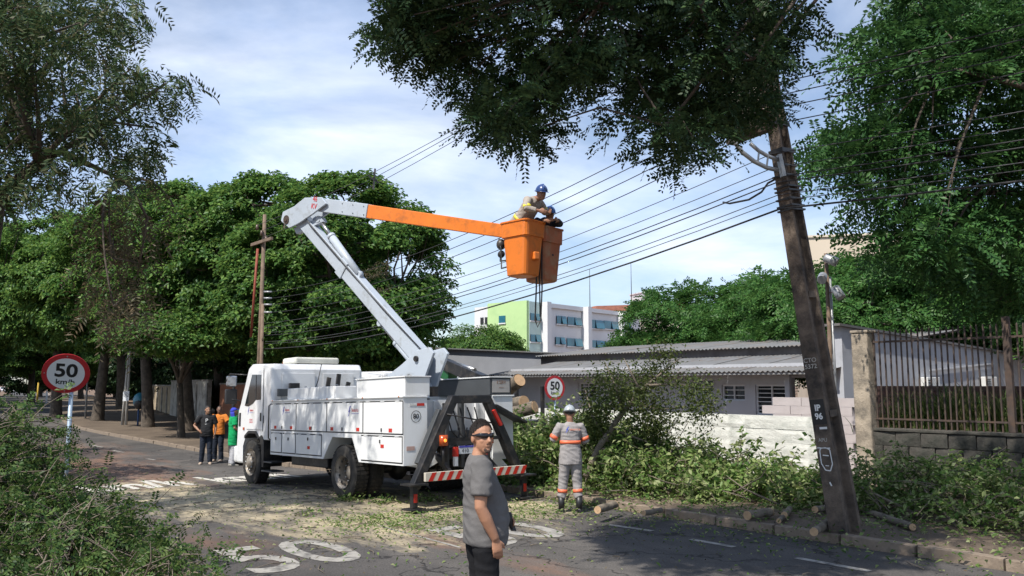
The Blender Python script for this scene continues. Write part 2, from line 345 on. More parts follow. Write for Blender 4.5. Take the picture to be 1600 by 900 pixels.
# kerbs made of separate stones
KERBM = M('kerb_stone', (0.25, 0.195, 0.145), 0.9, var=0.3, scale=3, bump=0.5, bscale=30, dirt=(0.13, 0.10, 0.075), dirt_amt=0.55, dscale=2.5)
rng = random.Random(5)
def kerb(name, o0, s0, s1, label, skip=()):
    e = empty(name, rd((s0 + s1) / 2, o0)); tag(e, label, 'kerb', kind='structure')
    variants = []
    for k in range(4):
        b = MB(); r2 = random.Random(k); hz = 0.13
        rings = []
        for x in (-0.485, -0.2, 0.15, 0.485):
            j = lambda a: r2.uniform(-a, a)
            rings.append([Vector((x, -0.075 + j(.008), -0.12)), Vector((x, 0.075, -0.12)), Vector((x, 0.072 + j(.008), hz - 0.01 + j(.008))), Vector((x, 0.05, hz + j(.008))), Vector((x, -0.05 + j(.012), hz + j(.012))), Vector((x, -0.078 + j(.01), hz - 0.035 + j(.012)))])
        b.loft(rings, True, False); me = b.mesh('kerb_stone'); me.materials.append(KERBM); variants.append(me)
    s = s0
    while s < s1:
        if not any(a <= s <= c for a, c in skip):
            p = rd(s + 0.5, o0 + rng.uniform(-.015, .015)); a = rd(s, o0); c = rd(s + 1, o0); dv = c - a
            q = shared('kerb_stone', rng.choice(variants), p - e.location, e, (rng.uniform(-.03, .03), -math.atan2(dv.z, dv.xy.length), math.atan2(dv.y, dv.x) + rng.uniform(-.012, .012)))
        s += 1.0
    return e
kerb('kerb', 10.58, 3, 62, 'worn kerb of pale stones along the sidewalk by the leaning pole')
kerb('kerb', 3.12, 6, 30, 'near side kerb under the heap of cut branches by the speed sign')
# far kerb strips beyond single stones
strip('far_kerb', 62, 250, [10.5, 10.52, 10.66], [0.0, 0.12, 0.12], KERBM, 'far run of the kerb along the row of trees', 'kerb')
# painted markings
PAINT = M('road_paint', (0.36, 0.34, 0.305), 0.8, var=0.15, scale=5, dirt=(0.085, 0.08, 0.075), dirt_amt=0.6, dscale=5)
PAINT2 = M('road_paint_fresh', (0.56, 0.53, 0.47), 0.8, var=0.12, scale=5, dirt=(0.12, 0.11, 0.10), dirt_amt=0.4, dscale=5)
def gtext(string, s0, o0, height, width, name='road_marking'):
    def mp(v): return rd(s0 + v.y, o0 + v.x, 0.006)
    cu = bpy.data.curves.new('t', 'FONT'); cu.body = string; cu.size = 1; cu.align_x = 'CENTER'; cu.align_y = 'CENTER'; cu.resolution_u = 4; cu.offset = 0.012 if string == '50' else 0.03
    ob = bpy.data.objects.new('t', cu); me = bpy.data.meshes.new_from_object(ob); bpy.data.objects.remove(ob)
    xs = [v.co.x for v in me.vertices]; ys = [v.co.y for v in me.vertices]; x0, x1, y0, y1 = min(xs), max(xs), min(ys), max(ys)
    for v in me.vertices: v.co = mp(Vector((((v.co.x - x0) / (x1 - x0) - .5) * width, ((v.co.y - y0) / (y1 - y0) - .5) * height, 0)))
    return link(name, me, road, PAINT if string == '50' else PAINT2)
gtext('50', 10.0, 4.62, 1.7, 1.5); gtext('50', 9.6, 7.6, 1.7, 1.6)
gtext('km/h', 20.6, 5.6, 2.2, 2.2); gtext('km/h', 20.6, 8.3, 2.2, 2.0)
def dash(s0, s1, o, w=0.11, o2=None):
    k = max(2, int((s1 - s0) / 0.4)); V = []; o2 = o if o2 is None else o2
    for i in range(k + 1):
        s = s0 + (s1 - s0) * i / k; oo = o + (o2 - o) * i / k
        V += [rd(s, oo - w / 2, 0.005), rd(s, oo + w / 2, 0.005)]
    return link('road_marking', np_mesh('dash', [tuple(v) for v in V], [(2 * i, 2 * i + 1, 2 * i + 3, 2 * i + 2) for i in range(k)]), road, PAINT)
for (xa, ya, xb, yb) in ((950, 820, 1020, 830), (1080, 843, 1148, 855), (1245, 872, 1360, 893), (146, 696, 160, 699), (176, 704, 194, 707), (230, 717, 243, 719)):
    a = gp(xa, ya); b = gp(xb, yb); sa = a.x * DX + a.y * DY; sb = b.x * DX + b.y * DY; oa = a.x * NXX + a.y * NYY; ob_ = b.x * NXX + b.y * NYY
    dash(sb, sa, ob_, 0.11, oa)
for k in range(9): dash(44 + k * 6, 46 + k * 6, 7.9)
# thin pale arc line in front of the truck (worn lane line)
a = gp(593, 822); b = gp(720, 856); dash((b.x * DX + b.y * DY), (a.x * DX + a.y * DY), (b.x * NXX + b.y * NYY), 0.05, (a.x * NXX + a.y * NYY))
# ================================================================ walls, fence, buildings along the sidewalk
RZ = math.atan2(-DY, -DX)                 # local X runs right along the wall, local Y away from the road
def sx(px, o):                            # road coordinate s of the vertical plane at offset o seen at pixel column px
    a = (px - 800) / F; t = o / (NXX * a + NYY); return t * (a * DX + DY)
def zat(px, py, o):
    a = (px - 800) / F; t = o / (NXX * a + NYY); return at(px, py, t).z
WALLW = M('whitewashed_concrete', (0.62, 0.62, 0.57), 0.92, var=0.14, scale=1.6, bump=0.9, bscale=14, dirt=(0.33, 0.35, 0.31), dirt_amt=0.42, dscale=1.3, streak=False)
rng = random.Random(11)
def wall_root(name, s_left, o, label, cat, z=0.0):
    p = so(s_left, o); e = empty(name, (p.x, p.y, z), RZ); return tag(e, label, cat)
s0w, s1w = sx(1288, 16), 37.0
ww = wall_root('precast_wall', s1w, 16.0, 'long whitewashed precast concrete wall behind the heaped branches', 'wall')
pan = []
for k in range(3):
    b = MB(); r2 = random.Random(40 + k); nx_, nz_ = 9, 3
    rings = []
    for i in range(nx_ + 1):
        x = -0.975 + 1.95 * i / nx_; j = lambda a: r2.uniform(-a, a)
        rings.append([(x, 0.04, -0.136), (x, 0.04, 0.136), (x, -0.036 + j(.005), 0.136), (x, -0.042 + j(.007), 0.05), (x, -0.042 + j(.007), -0.06), (x, -0.036 + j(.005), -0.136)])
    b.loft([[Vector(p) for p in r] for r in rings], True, False); me = b.mesh('wall_plank'); me.materials.append(WALLW); pan.append(me)
pst = MB().bx(-0.05, 0.05, -0.046, 0.07, -0.05, 1.43).mesh('wall_post'); pst.materials.append(WALLW)
L_ = s1w - s0w; nb = int(round(L_ / 2.0)); bay = L_ / nb
for i in (0, nb):
    shared('wall_post', pst, (i * bay, 0, 0), ww)
for i in range(nb):
    for r in range(5):
        shared('wall_plank', pan[rng.randrange(3)], ((i + .5) * bay, rng.uniform(-.006, .006), 0.15 + r * 0.2845), ww, (0, rng.uniform(-.003, .003), math.pi * 0), (bay / 1.952, 1, 1.04))
# pink block parapet in front of the porch
PINKB = M('pink_block', (0.46, 0.41, 0.40), 0.9, var=0.1, bump=0.3)
sl_ = sx(1197, 18.0); sr_ = sx(1292, 18.0)
pw = wall_root('block_parapet', sl_, 18.0, 'low wall of pale pinkish blocks above the white wall by the pole', 'wall')
bl = MB().bx(-0.385, 0.385, -0.06, 0.06, -0.098, 0.098).mesh('block'); bl.materials.append(PINKB)
nbk = int((sl_ - sr_) / 0.8) + 1
for r in range(9):
    for i in range(nbk):
        shared('block', bl, ((i + .5) * 0.785 - (0.3 if r % 2 else 0.0) + .15, rng.uniform(-.003, .003), 0.08 + r * 0.202), pw)
# retaining wall with fence
STONEM = M('mossy_stone', (0.085, 0.077, 0.066), 0.95, var=0.4, scale=4, bump=1.0, bscale=16, dirt=(0.03, 0.033, 0.026), dirt_amt=0.62, dscale=1.6)
s_f0 = sx(1336, 16.0)
rw = wall_root('retaining_wall', s_f0, 16.0, 'dark mossy stone block retaining wall under the rusty fence', 'wall')
core = MB().bx(0, 10, 0.05, 0.3, -0.1, 1.15).build('wall_core', STONEM, rw)
sts = []
for k in range(4):
    b = MB(); r2 = random.Random(70 + k); j = lambda a: r2.uniform(-a, a)
    b.add([(-.235 + j(.01), -.09 + j(.03), -.125 + j(.01)), (.235 + j(.01), -.09 + j(.03), -.125), (.235, -.09 + j(.03), .125), (-.235, -.09 + j(.03), .125 + j(.01)), (-.235, .1, -.125), (.235, .1, -.125), (.235, .1, .125), (-.235, .1, .125), (j(.05), -.10, j(.03))],
          [(0, 1, 8), (1, 2, 8), (2, 3, 8), (3, 0, 8), (1, 5, 6, 2), (3, 2, 6, 7), (0, 4, 5, 1), (0, 3, 7, 4)])
    me = b.mesh('stone'); me.materials.append(STONEM); sts.append(me)
for r in range(4):
    for i in range(20):
        shared('stone', sts[rng.randrange(4)], ((i + .5) * 0.49 + (0.24 if r % 2 else 0), 0.06 + rng.uniform(-.02, .02), 0.27 + r * 0.265), rw, (0, 0, 0), (1, 1, 1))
COPING = MB().bx(0, 10, -0.06, 0.32, 1.201, 1.26).build('coping', STONEM, rw, 0.015)
PILLARM = M('worn_pillar', (0.36, 0.30, 0.23), 0.95, var=0.3, scale=2.5, bump=0.8, bscale=20, dirt=(0.10, 0.09, 0.075), dirt_amt=0.5, dscale=2.2)
cp = empty('gate_pillar', so(sx(1347, 16.02), 16.05), RZ); tag(cp, 'weathered concrete gate pillar at the end of the rusty fence', 'pillar')
b = MB(); b.bx(-.17, .17, -.17, .17, 0, 3.12); b.build('shaft', PILLARM, cp, 0.03); MB().bx(-.185, .185, -.185, .185, 3.121, 3.18).build('cap', PILLARM, cp, 0.02)
fe = wall_root('bar_fence', s_f0, 16.1, 'rusty vertical bar fence on top of the stone wall', 'fence')
x_of = lambda px: s_f0 - sx(px, 16.1)
barm = MB(); barm.box((0, 0, 0.0), (0.025, 0.025, 1.9)); barm.add([(-.0125, -.0125, .95), (.0125, -.0125, .95), (.0125, .0125, .95), (-.0125, .0125, .95), (0, 0, .99)], [(0, 1, 4), (1, 2, 4), (2, 3, 4), (3, 0, 4)])
barm = barm.mesh('bar'); barm.materials.append(RUST)
xp = x_of(1573)
for i in range(60):
    x = x_of(1365) + i * 0.108
    if abs(x - xp) < 0.07: continue
    if x > 5.6: break
    shared('bar', barm, (x, rng.uniform(-.006, .006), 2.2 + rng.uniform(-.012, .012)), fe, (rng.uniform(-.012, .012), rng.uniform(-.012, .012), 0))
MB().bx(x_of(1352), 5.6, -.027, -.014, 1.42, 1.455).build('rail', RUST, fe); MB().bx(x_of(1352), 5.6, -.027, -.014, 2.92, 2.96).build('rail', RUST, fe)
MB().bx(xp - .055, xp + .055, -.055, .055, 1.262, 3.3).build('post', RUST, fe, 0.006)
MB().bx(x_of(1352), x_of(1352) + .05, -.05, .02, 1.262, 3.0).build('post', RUST, fe, 0.004)
# raised lot behind the fence
strip('raised_lot', -10, s_f0 - 0.05, [16.35, 18, 22, 34], [1.12, 1.10, 1.05, 1.0], EARTH, 'raised weedy lot behind the rusty fence', 'lot', fn=so)
# low brick wall behind the fence, courses of bricks
BRICKM = M('red_brick', (0.11, 0.052, 0.042), 0.9, var=0.3, scale=6, bump=0.5, dirt=(0.035, 0.03, 0.027), dirt_amt=0.6, dscale=1.2)
bw = wall_root('brick_wall', sx(1352, 20.5), 20.5, 'low dark red brick wall behind the fence and weeds', 'wall')
MB().bx(0, 9, 0.06, 0.2, 0.9, 2.0).build('wall_core', BRICKM, bw)
bk = MB().bx(-.19, .19, -.055, .09, -.062, .062).mesh('brick'); bk.materials.append(BRICKM)
for r in range(8):
    for i in range(20):
        shared('brick', bk, (0.2 + i * 0.4 + (0.2 if r % 2 else 0), rng.uniform(-.008, .008), 1.06 + r * 0.135), bw)
# ---------------------------------------------------------------- grey long building
GREYW = M('grey_wall_paint', (0.40, 0.41, 0.44), 0.85, var=0.06, scale=1.0, bump=0.15, dirt=(0.27, 0.275, 0.29), dirt_amt=0.28, dscale=0.8)
ROOFM = M('fibre_cement', (0.135, 0.138, 0.142), 0.85, var=0.16, scale=1.2, dirt=(0.14, 0.105, 0.08), dirt_amt=0.36, dscale=0.9)
DARKIN = M('dark_interior', (0.02, 0.022, 0.026), 0.9)
WINF = M('window_frame', (0.55, 0.56, 0.58), 0.6, var=0.05)
sL = 27.6; sR = 12.5
gb = wall_root('long_grey_building', sL, 22.5, 'long low grey building with corrugated lean-to roof behind the white wall', 'building')
XR = sL - sR
def bX(px, o=22.5): return sL - sx(px, o)
# wall with window openings: build as pieces between openings
ops = [(bX(903), bX(931), zat(917, 626, 22.5), zat(917, 598, 22.5), 1), (bX(1080), bX(1112), 1.75, 2.28, 1), (bX(1125), bX(1161), zat(1140, 626, 22.5), zat(1140, 601, 22.5), 1), (bX(1177), bX(1226), zat(1200, 648, 22.5), zat(1200, 601, 22.5), 1), (bX(1234), bX(1262), 0.2, 2.3, 0)]
zt = 2.75; xs = 0.0
w = MB()
for (a, b_, z0, z1, k) in ops:
    w.bx(xs, a, 0, 0.18, -0.4, zt); w.bx(a, b_, 0, 0.18, -0.4, z0); w.bx(a, b_, 0, 0.18, z1, zt); xs = b_
w.bx(xs, XR, 0, 0.18, -0.4, zt); w.build('wall', GREYW, gb)
for (a, b_, z0, z1, k) in ops:
    if not k:
        MB().bx(a, b_, 0.9, 1.0, z0, z1).build('porch_recess', GREYW, gb); MB().bx(a - .02, a + .14, -0.35, -.2, 0, 2.4).build('porch_column', GREYW, gb, 0.01); continue
    wn = MB().bx(a, b_, 0.13, 0.15, z0, z1).build('window', GLASSD, gb)
    f = MB(); f.bx(a, a + .05, .06, .12, z0, z1); f.bx(b_ - .05, b_, .06, .12, z0, z1); f.bx(a + .05, b_ - .05, .06, .12, z0, z0 + .05); f.bx(a + .05, b_ - .05, .06, .12, z1 - .05, z1); f.bx((a + b_) / 2 - .02, (a + b_) / 2 + .02, .06, .12, z0 + .05, z1 - .05)
    f.build('frame', WINF, wn)
    lv = MB().bx(a + .05, b_ - .05, .065, .10, -.012, .012).mesh('louvre'); lv.materials.append(WINF)
    nl = max(2, int((z1 - z0) / 0.13))
    for i in range(1, nl): shared('louvre', lv, (0, 0, z0 + (z1 - z0) * i / nl), wn)
MB().bx(XR - 0.2, XR, 0.2, 3.2, -0.4, 2.6).build('wall', GREYW, gb)
def corrugated(L, x0, y0, z0, y1, z1, wl, amp, n_across, parent, mat, name='roof_sheet'):
    """one sheet meshed, sheets shared and repeated"""
    wdt = L / n_across; k = int(round(wdt / wl)) * 4; V = []; 
    for j, (y, z) in enumerate(((y0, z0), (y1, z1))):
        for i in range(k + 1):
            V.append((wdt * i / k * 1.0, y, z + amp * math.cos(2 * math.pi * i / 4)))
    Fc = [(i, i + 1, k + 1 + i + 1, k + 1 + i) for i in range(k)]
    V2 = [(x, y, z - 0.008) for x, y, z in V]
    nV = len(V); Fc2 = [(a + nV, d + nV, c + nV, b + nV) for a, b, c, d in Fc] + [(i + 1, i, i + nV, i + 1 + nV) for i in range(k)]
    me = np_mesh(name, V + V2, Fc + Fc2, False); me.materials.append(mat)
    for i in range(n_across): shared(name, me, (x0 + i * wdt, 0, rng.uniform(-.006, .012)), parent, (0, rng.uniform(-.002, .002), 0))
corrugated(XR + 0.5, -0.3, -0.95, 2.49, 3.1, 3.12, 0.18, 0.028, 15, gb, ROOFM)
UPX = bX(845, 25.5)
MB().bx(UPX, XR, 3.0, 3.15, 2.9, 3.40).build('shadow_gap_band', M('shadow_gap_band', (0.13, 0.12, 0.12), 0.9, var=0.3), gb)  # upright band under the upper eave, dark colour stands for its shadow gap
corrugated(XR - UPX + 0.3, UPX - 0.1, 2.75, 3.40, 7.5, 3.95, 0.18, 0.028, 11, gb, ROOFM)
MB().bx(-0.3, XR + .2, -0.90, -0.86, 2.40, 2.455).build('gutter_board', M('gutter', (0.24, 0.24, 0.24), 0.8), gb)
# sloping grey gable hall (right, behind the fence)
c0 = so(12.5, 22.0); ng = empty('grey_hall', (c0.x, c0.y, 0), math.atan2(NYY, NXX)); tag(ng, 'grey windowless hall with sloping roof edge behind the fence', 'building')
z0h = zat(1305, 511, 22.0)
MB().prism([(0, -0.4), (13.5, -0.4), (13.5, z0h - 0.58), (0, z0h)], -0.25, 0.03, 'y').build('wall', GREYW, ng)
MB().prism([(-0.25, z0h + 0.015), (13.8, z0h - 0.59), (13.8, z0h - 0.52), (-0.25, z0h + 0.085)], -0.35, 0.12, 'y').build('roof', ROOFM, ng)
ACM = M('ac_white', (0.62, 0.62, 0.60), 0.5, var=0.05)
for k, (px_, py_) in enumerate(((1428, 602), (1520, 600))):
    a_ = (px_ - 800) / F
    # position along the hall side wall
    t_ = None
    s_ = (c0.x - a_ * c0.y) / (a_ * NYY - NXX); P = c0 + Vector((NXX, NYY, 0)) * s_
    q = empty('air_conditioner', (P.x, P.y, 0), math.atan2(NYY, NXX)); zc = at(px_, py_, P.y).z
    tag(q, ['white air conditioner on the grey hall wall nearer the gate pillar', 'white air conditioner on the grey hall wall farther from the gate pillar'][k], 'air conditioner', 'air conditioners on the grey hall')
    MB().bx(-.42, .42, -0.55, -0.27, zc - .3, zc + .25).build('casing', ACM, q, 0.02)
    for i in range(6): MB().bx(-.40, -.18, -0.575, -0.552, zc - .24 + i * .075, zc - .205 + i * .075).build('slat', DARKM, q)
    MB().bx(-.36, .36, -.5, -.26, zc - .36, zc - .302).build('bracket', DARKM, q)
MB().beam((5.2, -0.3, 2.55), (10.2, -0.3, 2.85), .04, .05).build('pipe', WINF, ng)
# dark grey shed left of it, behind the truck
p = at(690, 600, 41); sh = empty('grey_shed', (p.x, p.y, 0), math.atan2(-0.35, 0.94)); tag(sh, 'dark grey shed with sloped top behind the trucks and lean-to roof', 'building')
zs = at(690, 544, 41).z
MB().prism([(-0.8, -0.4), (7.5, -0.4), (7.5, zs - .45), (-0.8, zs)], 0, 5, 'y').build('wall', M('shed_grey', (0.235, 0.245, 0.27), 0.8, var=0.08), sh)
MB().prism([(-1.0, zs + .012), (7.7, zs - .448), (7.7, zs - .39), (-1.0, zs + .07)], -0.2, 5.2, 'y').build('roof', ROOFM, sh)
# ---------------------------------------------------------------- far buildings
GREENP = M('green_paint', (0.44, 0.62, 0.29), 0.8, var=0.06, scale=0.4, dirt=(0.35, 0.55, 0.25), dirt_amt=0.3, dscale=0.5)
CYANP = M('pale_cyan_paint', (0.52, 0.66, 0.62), 0.8, var=0.05)
FARW = M('far_white_paint', (0.68, 0.68, 0.69), 0.8, var=0.06, scale=0.5)
BLUEG = M('blue_glass', (0.035, 0.16, 0.22), 0.12, var=0.25, scale=1.0, spec=0.8)
e1 = Vector((.65, .76, 0)).normalized()
C_ = at(823, 601, 70); fb = empty('green_white_building', (C_.x, C_.y, 0), math.atan2(e1.y, e1.x)); tag(fb, 'far three storey building with lime green side and white windowed front', 'building')
def fL(px): a = (px - 800) / F; return (70 * a - C_.x) / (e1.x - e1.y * a)
def fz(px, py): L = fL(px); return at(px, py, 70 + e1.y * L).z
zt = at(823, 472, 70).z
MB().bx(0.02, 18, 0.02, 4.4, -0.5, zt).build('wall', FARW, fb)
MB().bx(0, 0.3, -0.01, 4.45, -0.5, zt + .15).build('green_side_wall', GREENP, fb)
MB().bx(0.3, fL(845), -0.04, 0.02, -0.5, zt + .1).build('cyan_wall', CYANP, fb)
MB().bx(0.1, 9, 4.45, 6.1, -0.5, zt - .1).build('rear_wall', FARW, fb)
MB().bx(fL(845), 18.2, -0.18, 4.5, zt - 0.25, zt + .12).build('parapet', FARW, fb)
for px_ in (848, 912, 967):
    L = fL(px_); MB().bx(L - .28, L + .28, -0.75, 0.0, -0.5, zt + .14).build('fin', FARW, fb)
for (xa, xb, ya, yb) in ((828, 843, 490, 501), (828, 843, 523, 534), (869, 883, 494, 506), (886, 907, 496, 508), (867, 881, 527, 538), (885, 908, 529, 541), (916, 942, 500, 513), (943, 965, 502, 514), (917, 943, 532, 543), (944, 962, 534, 545), (970, 984, 503, 516)):
    a, b_ = fL(xa), fL(xb); z1, z0 = fz((xa + xb) / 2, ya), fz((xa + xb) / 2, yb)
    wn = MB().bx(a, b_, -0.07, -0.045, z0, z1).build('window', DARKIN, fb)
    mid = (a + b_) / 2
    for (p, q) in ((a, mid - .03), (mid + .03, b_)):
        g = MB(); g.add([(p, -.08, z1), (q, -.08, z1), (q, -.08 - (.16 if p > a else .02), z0), (p, -.08 - (.16 if p > a else .02), z0)], [(0, 1, 2, 3)])
        g.add([(p, -.10, z1), (q, -.10, z1), (q, -.10 - (.16 if p > a else .02), z0), (p, -.10 - (.16 if p > a else .02), z0)], [(3, 2, 1, 0)]); g.build('pane', BLUEG, wn)
    MB().bx(a - .05, b_ + .05, -.14, -.042, z0 - .12, z0 - .02).build('sill', FARW, wn)
# windows on the green side (plane x = 0)
def fY(px): a = (px - 800) / F; e2 = Vector((-e1.y, e1.x, 0)); return (70 * a - C_.x) / (e2.x - e2.y * a)
for (xa, xb, ya, yb) in ((780, 790, 493, 504),):
    a, b_ = fY(xa), fY(xb); z1 = at(785, ya, 71.5).z; z0 = at(785, yb, 71.5).z
    wn = MB().bx(-0.06, -0.015, min(a, b_), max(a, b_), z0, z1).build('window', BLUEG, fb); MB().bx(-.1, -.012, min(a, b_) - .04, max(a, b_) + .04, z0 - .12, z0 - .02).build('sill', FARW, wn)
for xa in (750, 757):
    a, b_ = fY(xa), fY(xa + 4.5); z1 = at(752, 497, 74).z; z0 = at(752, 507, 74).z
    MB().bx(0.03, 0.09, min(a, b_), max(a, b_), z0, z1).build('window', DARKIN, fb)
# cream tower house with red roof
p = at(980, 600, 95); cb = empty('cream_red_roof_building', (p.x, p.y, 0), R(20)); tag(cb, 'far cream building with red roof and square white tank tower', 'building')
CREAM = M('cream_paint', (0.62, 0.54, 0.43), 0.85, var=0.07, scale=0.5); TILE = M('clay_roof', (0.42, 0.17, 0.11), 0.85, var=0.2, scale=3)
zr = at(980, 487, 95).z
MB().bx(-3.5, 7, 0, 8, -0.5, zr).build('wall', CREAM, cb)
MB().prism([(-4, zr + .01), (7.6, zr + .01), (7.6, zr + 1.2), (-4, zr + .5)], -.4, 8.4, 'y').build('roof', TILE, cb)
p2 = at(1030, 455, 95).z
tw = MB().bx(2.7, 5.0, 1, 4, zr + 1.0, p2).build('tank_tower', WINF, cb); MB().bx(2.6, 5.1, .9, 4.1, p2 + .01, p2 + .15).build('cap', WINF, tw)
MB().cyl((-3.6, 2, zr), (-3.6, 2, zr + 5), .05, .03, 6).build('antenna', DARKM, cb); MB().cyl((1.8, 2, zr + 1), (1.8, 2, zr + 6), .05, .03, 6).build('antenna', DARKM, cb)
# plain cream block on the right behind the trees
p = at(1268, 600, 52); cc = empty('cream_block', (p.x, p.y, 0), R(-14)); tag(cc, 'tall plain cream building behind the leaning pole and trees', 'building')
zc = at(1268, 372, 52).z
MB().bx(0, 9, 0, 10, -.5, zc).build('wall', M('pale_cream', (0.60, 0.51, 0.40), 0.9, var=0.06, scale=0.3, dirt=(0.50, 0.41, 0.31), dirt_amt=0.35, dscale=0.25), cc)
MB().bx(-.1, 9.1, -.1, 10.1, zc + .01, zc + .15).build('coping', CREAM, cc)
# beige house at the right edge behind the fence
p = so(7.0, 29.0); bh = empty('beige_house', (p.x, p.y, 0), RZ); tag(bh, 'beige house with dark beam behind the right end of the fence', 'building')
MB().bx(0.2, 9, 0.6, 6, 0.9, 5.2).build('wall', CREAM, bh); MB().bx(-.35, 0.0, -0.1, 0.25, 0.9, 3.4).build('porch_column', CREAM, bh, .01); MB().bx(-.5, 9, -0.12, 0.1, 3.41, 3.75).build('beam', RUST, bh); MB().bx(-.6, 9.3, -.4, 6.3, 5.21, 5.4).build('roof', ROOFM, bh)
# row of garden walls and gates far left behind the trees
OCH = M('ochre_wall', (0.30, 0.13, 0.075), 0.9, var=0.2); PALEW = M('pale_far_wall', (0.42, 0.40, 0.36), 0.9, var=0.2, dirt=(0.18, 0.17, 0.15), dirt_amt=0.5)
for (sa, sb, o_, h_, m_, lb) in ((38, 50, 18, 2.4, OCH, 'far reddish ochre garden wall behind the parking sign'), (50.3, 63, 17.4, 2.6, PALEW, 'far pale grey garden wall behind the row of trees'), (63.3, 82, 17.6, 2.2, M('tan_wall', (0.36, 0.29, 0.2), .9, var=.2), 'far tan garden wall beyond the white cars')):
    a = rd(sa, o_); b_ = rd(sb, o_); g = empty('garden_wall', a, math.atan2((b_ - a).y, (b_ - a).x)); tag(g, lb, 'wall')
    LL = (b_ - a).xy.length; MB().bx(0, LL, -.1, .1, -.3, h_).build('panel', m_, g); MB().bx(-.05, LL + .05, -.14, .14, h_ + .003, h_ + .09).build('coping', CONC, g)
    for k in range(int(LL / 3) + 1): MB().bx(k * 3, k * 3 + .3, .102, .17, -.3, h_ - .1).build('pier', CONC, g)
# ================================================================ foliage
def unit(a): return a / np.maximum(np.linalg.norm(a, axis=-1, keepdims=True), 1e-9)
def leaf_quads(g, P, Nm, L, Wd, fold=0.25, A=None):
    n = len(P); Nm = unit(Nm); r = g.normal(size=(n, 3)) if A is None else A
    a = unit(r - Nm * np.sum(r * Nm, 1, keepdims=True)); b = np.cross(Nm, a)
    L = L[:, None]; Wd = Wd[:, None]
    base = P; tip = P + a * L - np.array([0, 0, 1]) * L * 0.12; mid = P + a * L * 0.45 + Nm * Wd * fold
    V = np.stack([base, mid + b * Wd * 0.5, tip, mid - b * Wd * 0.5], 1).reshape(-1, 3)
    i = np.arange(n)[:, None] * 4
    Fc = np.concatenate([i + np.array([[0, 1, 2]]), i + np.array([[0, 2, 3]])], 1).reshape(-1, 3)
    return V, Fc
def pinnate(g, P, A, Nm, Ls, K, Lf, Wf, droop=0.25, fwd=0.45):
    """feather leaves: P base, A axis, Nm upper side"""
    n = len(P); A = unit(A); Nm = unit(Nm - A * np.sum(A * Nm, 1, keepdims=True)); B = np.cross(Nm, A)
    t = (np.arange(K) + 1.0) / K
    tt = t[None, :, None]; LsE = Ls[:, None, None]
    Q = P[:, None, :] + A[:, None, :] * LsE * tt - np.array([0, 0, 1]) * LsE * droop * tt ** 2      # n,K,3
    out = []
    for sgn in (-1, 1):
        dirv = unit(B[:, None, :] * sgn + A[:, None, :] * fwd - np.array([0, 0, 0.25]) + g.normal(size=(n, K, 3)) * 0.18)
        nn = unit(Nm[:, None, :] + g.normal(size=(n, K, 3)) * 0.25)
        lf = Lf * (1 - 0.45 * np.abs(tt - 0.45)) * g.uniform(.75, 1.2, size=(n, K, 1)); w = np.cross(dirv, nn) * Wf * 0.5
        mid = Q + dirv * lf * 0.5 + nn * Wf * 0.12
        out.append(np.stack([Q, mid + w, Q + dirv * lf, mid - w], 2))
    V = np.concatenate(out, 1).reshape(-1, 3); i = np.arange(len(V) // 4)[:, None] * 4
    Fc = np.concatenate([i + np.array([[0, 1, 2]]), i + np.array([[0, 2, 3]])], 1).reshape(-1, 3)
    return V, Fc
G1 = leafmat('leaf_tree_green', [(0.029, 0.082, 0.021), (0.051, 0.122, 0.028), (0.088, 0.172, 0.038), (0.145, 0.238, 0.054)], transl=0.32)
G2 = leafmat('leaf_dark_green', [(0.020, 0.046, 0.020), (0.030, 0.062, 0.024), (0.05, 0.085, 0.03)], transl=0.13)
G3 = leafmat('leaf_fern_green', [(0.024, 0.070, 0.022), (0.038, 0.10, 0.028), (0.065, 0.15, 0.038)], transl=0.22)
G4 = leafmat('leaf_silver_oak', [(0.024, 0.052, 0.022), (0.036, 0.068, 0.026), (0.056, 0.086, 0.032), (0.10, 0.10, 0.045)], transl=0.22)
GDRY = leafmat('leaf_dry', [(0.05, 0.052, 0.028), (0.08, 0.07, 0.038), (0.13, 0.095, 0.055)], transl=0.25)
G5 = leafmat('leaf_cut_branch', [(0.045, 0.10, 0.022), (0.085, 0.155, 0.035), (0.14, 0.21, 0.06), (0.22, 0.27, 0.10), (0.33, 0.36, 0.18)], transl=0.32)
G6 = leafmat('leaf_far_feather', [(0.030, 0.090, 0.022), (0.05, 0.13, 0.030), (0.09, 0.18, 0.045)], transl=0.3)
def bez(p0, p1, p2, n=7): return [p0 * (1 - t) ** 2 + p1 * 2 * t * (1 - t) + p2 * t * t for t in [i / n for i in range(n + 1)]]
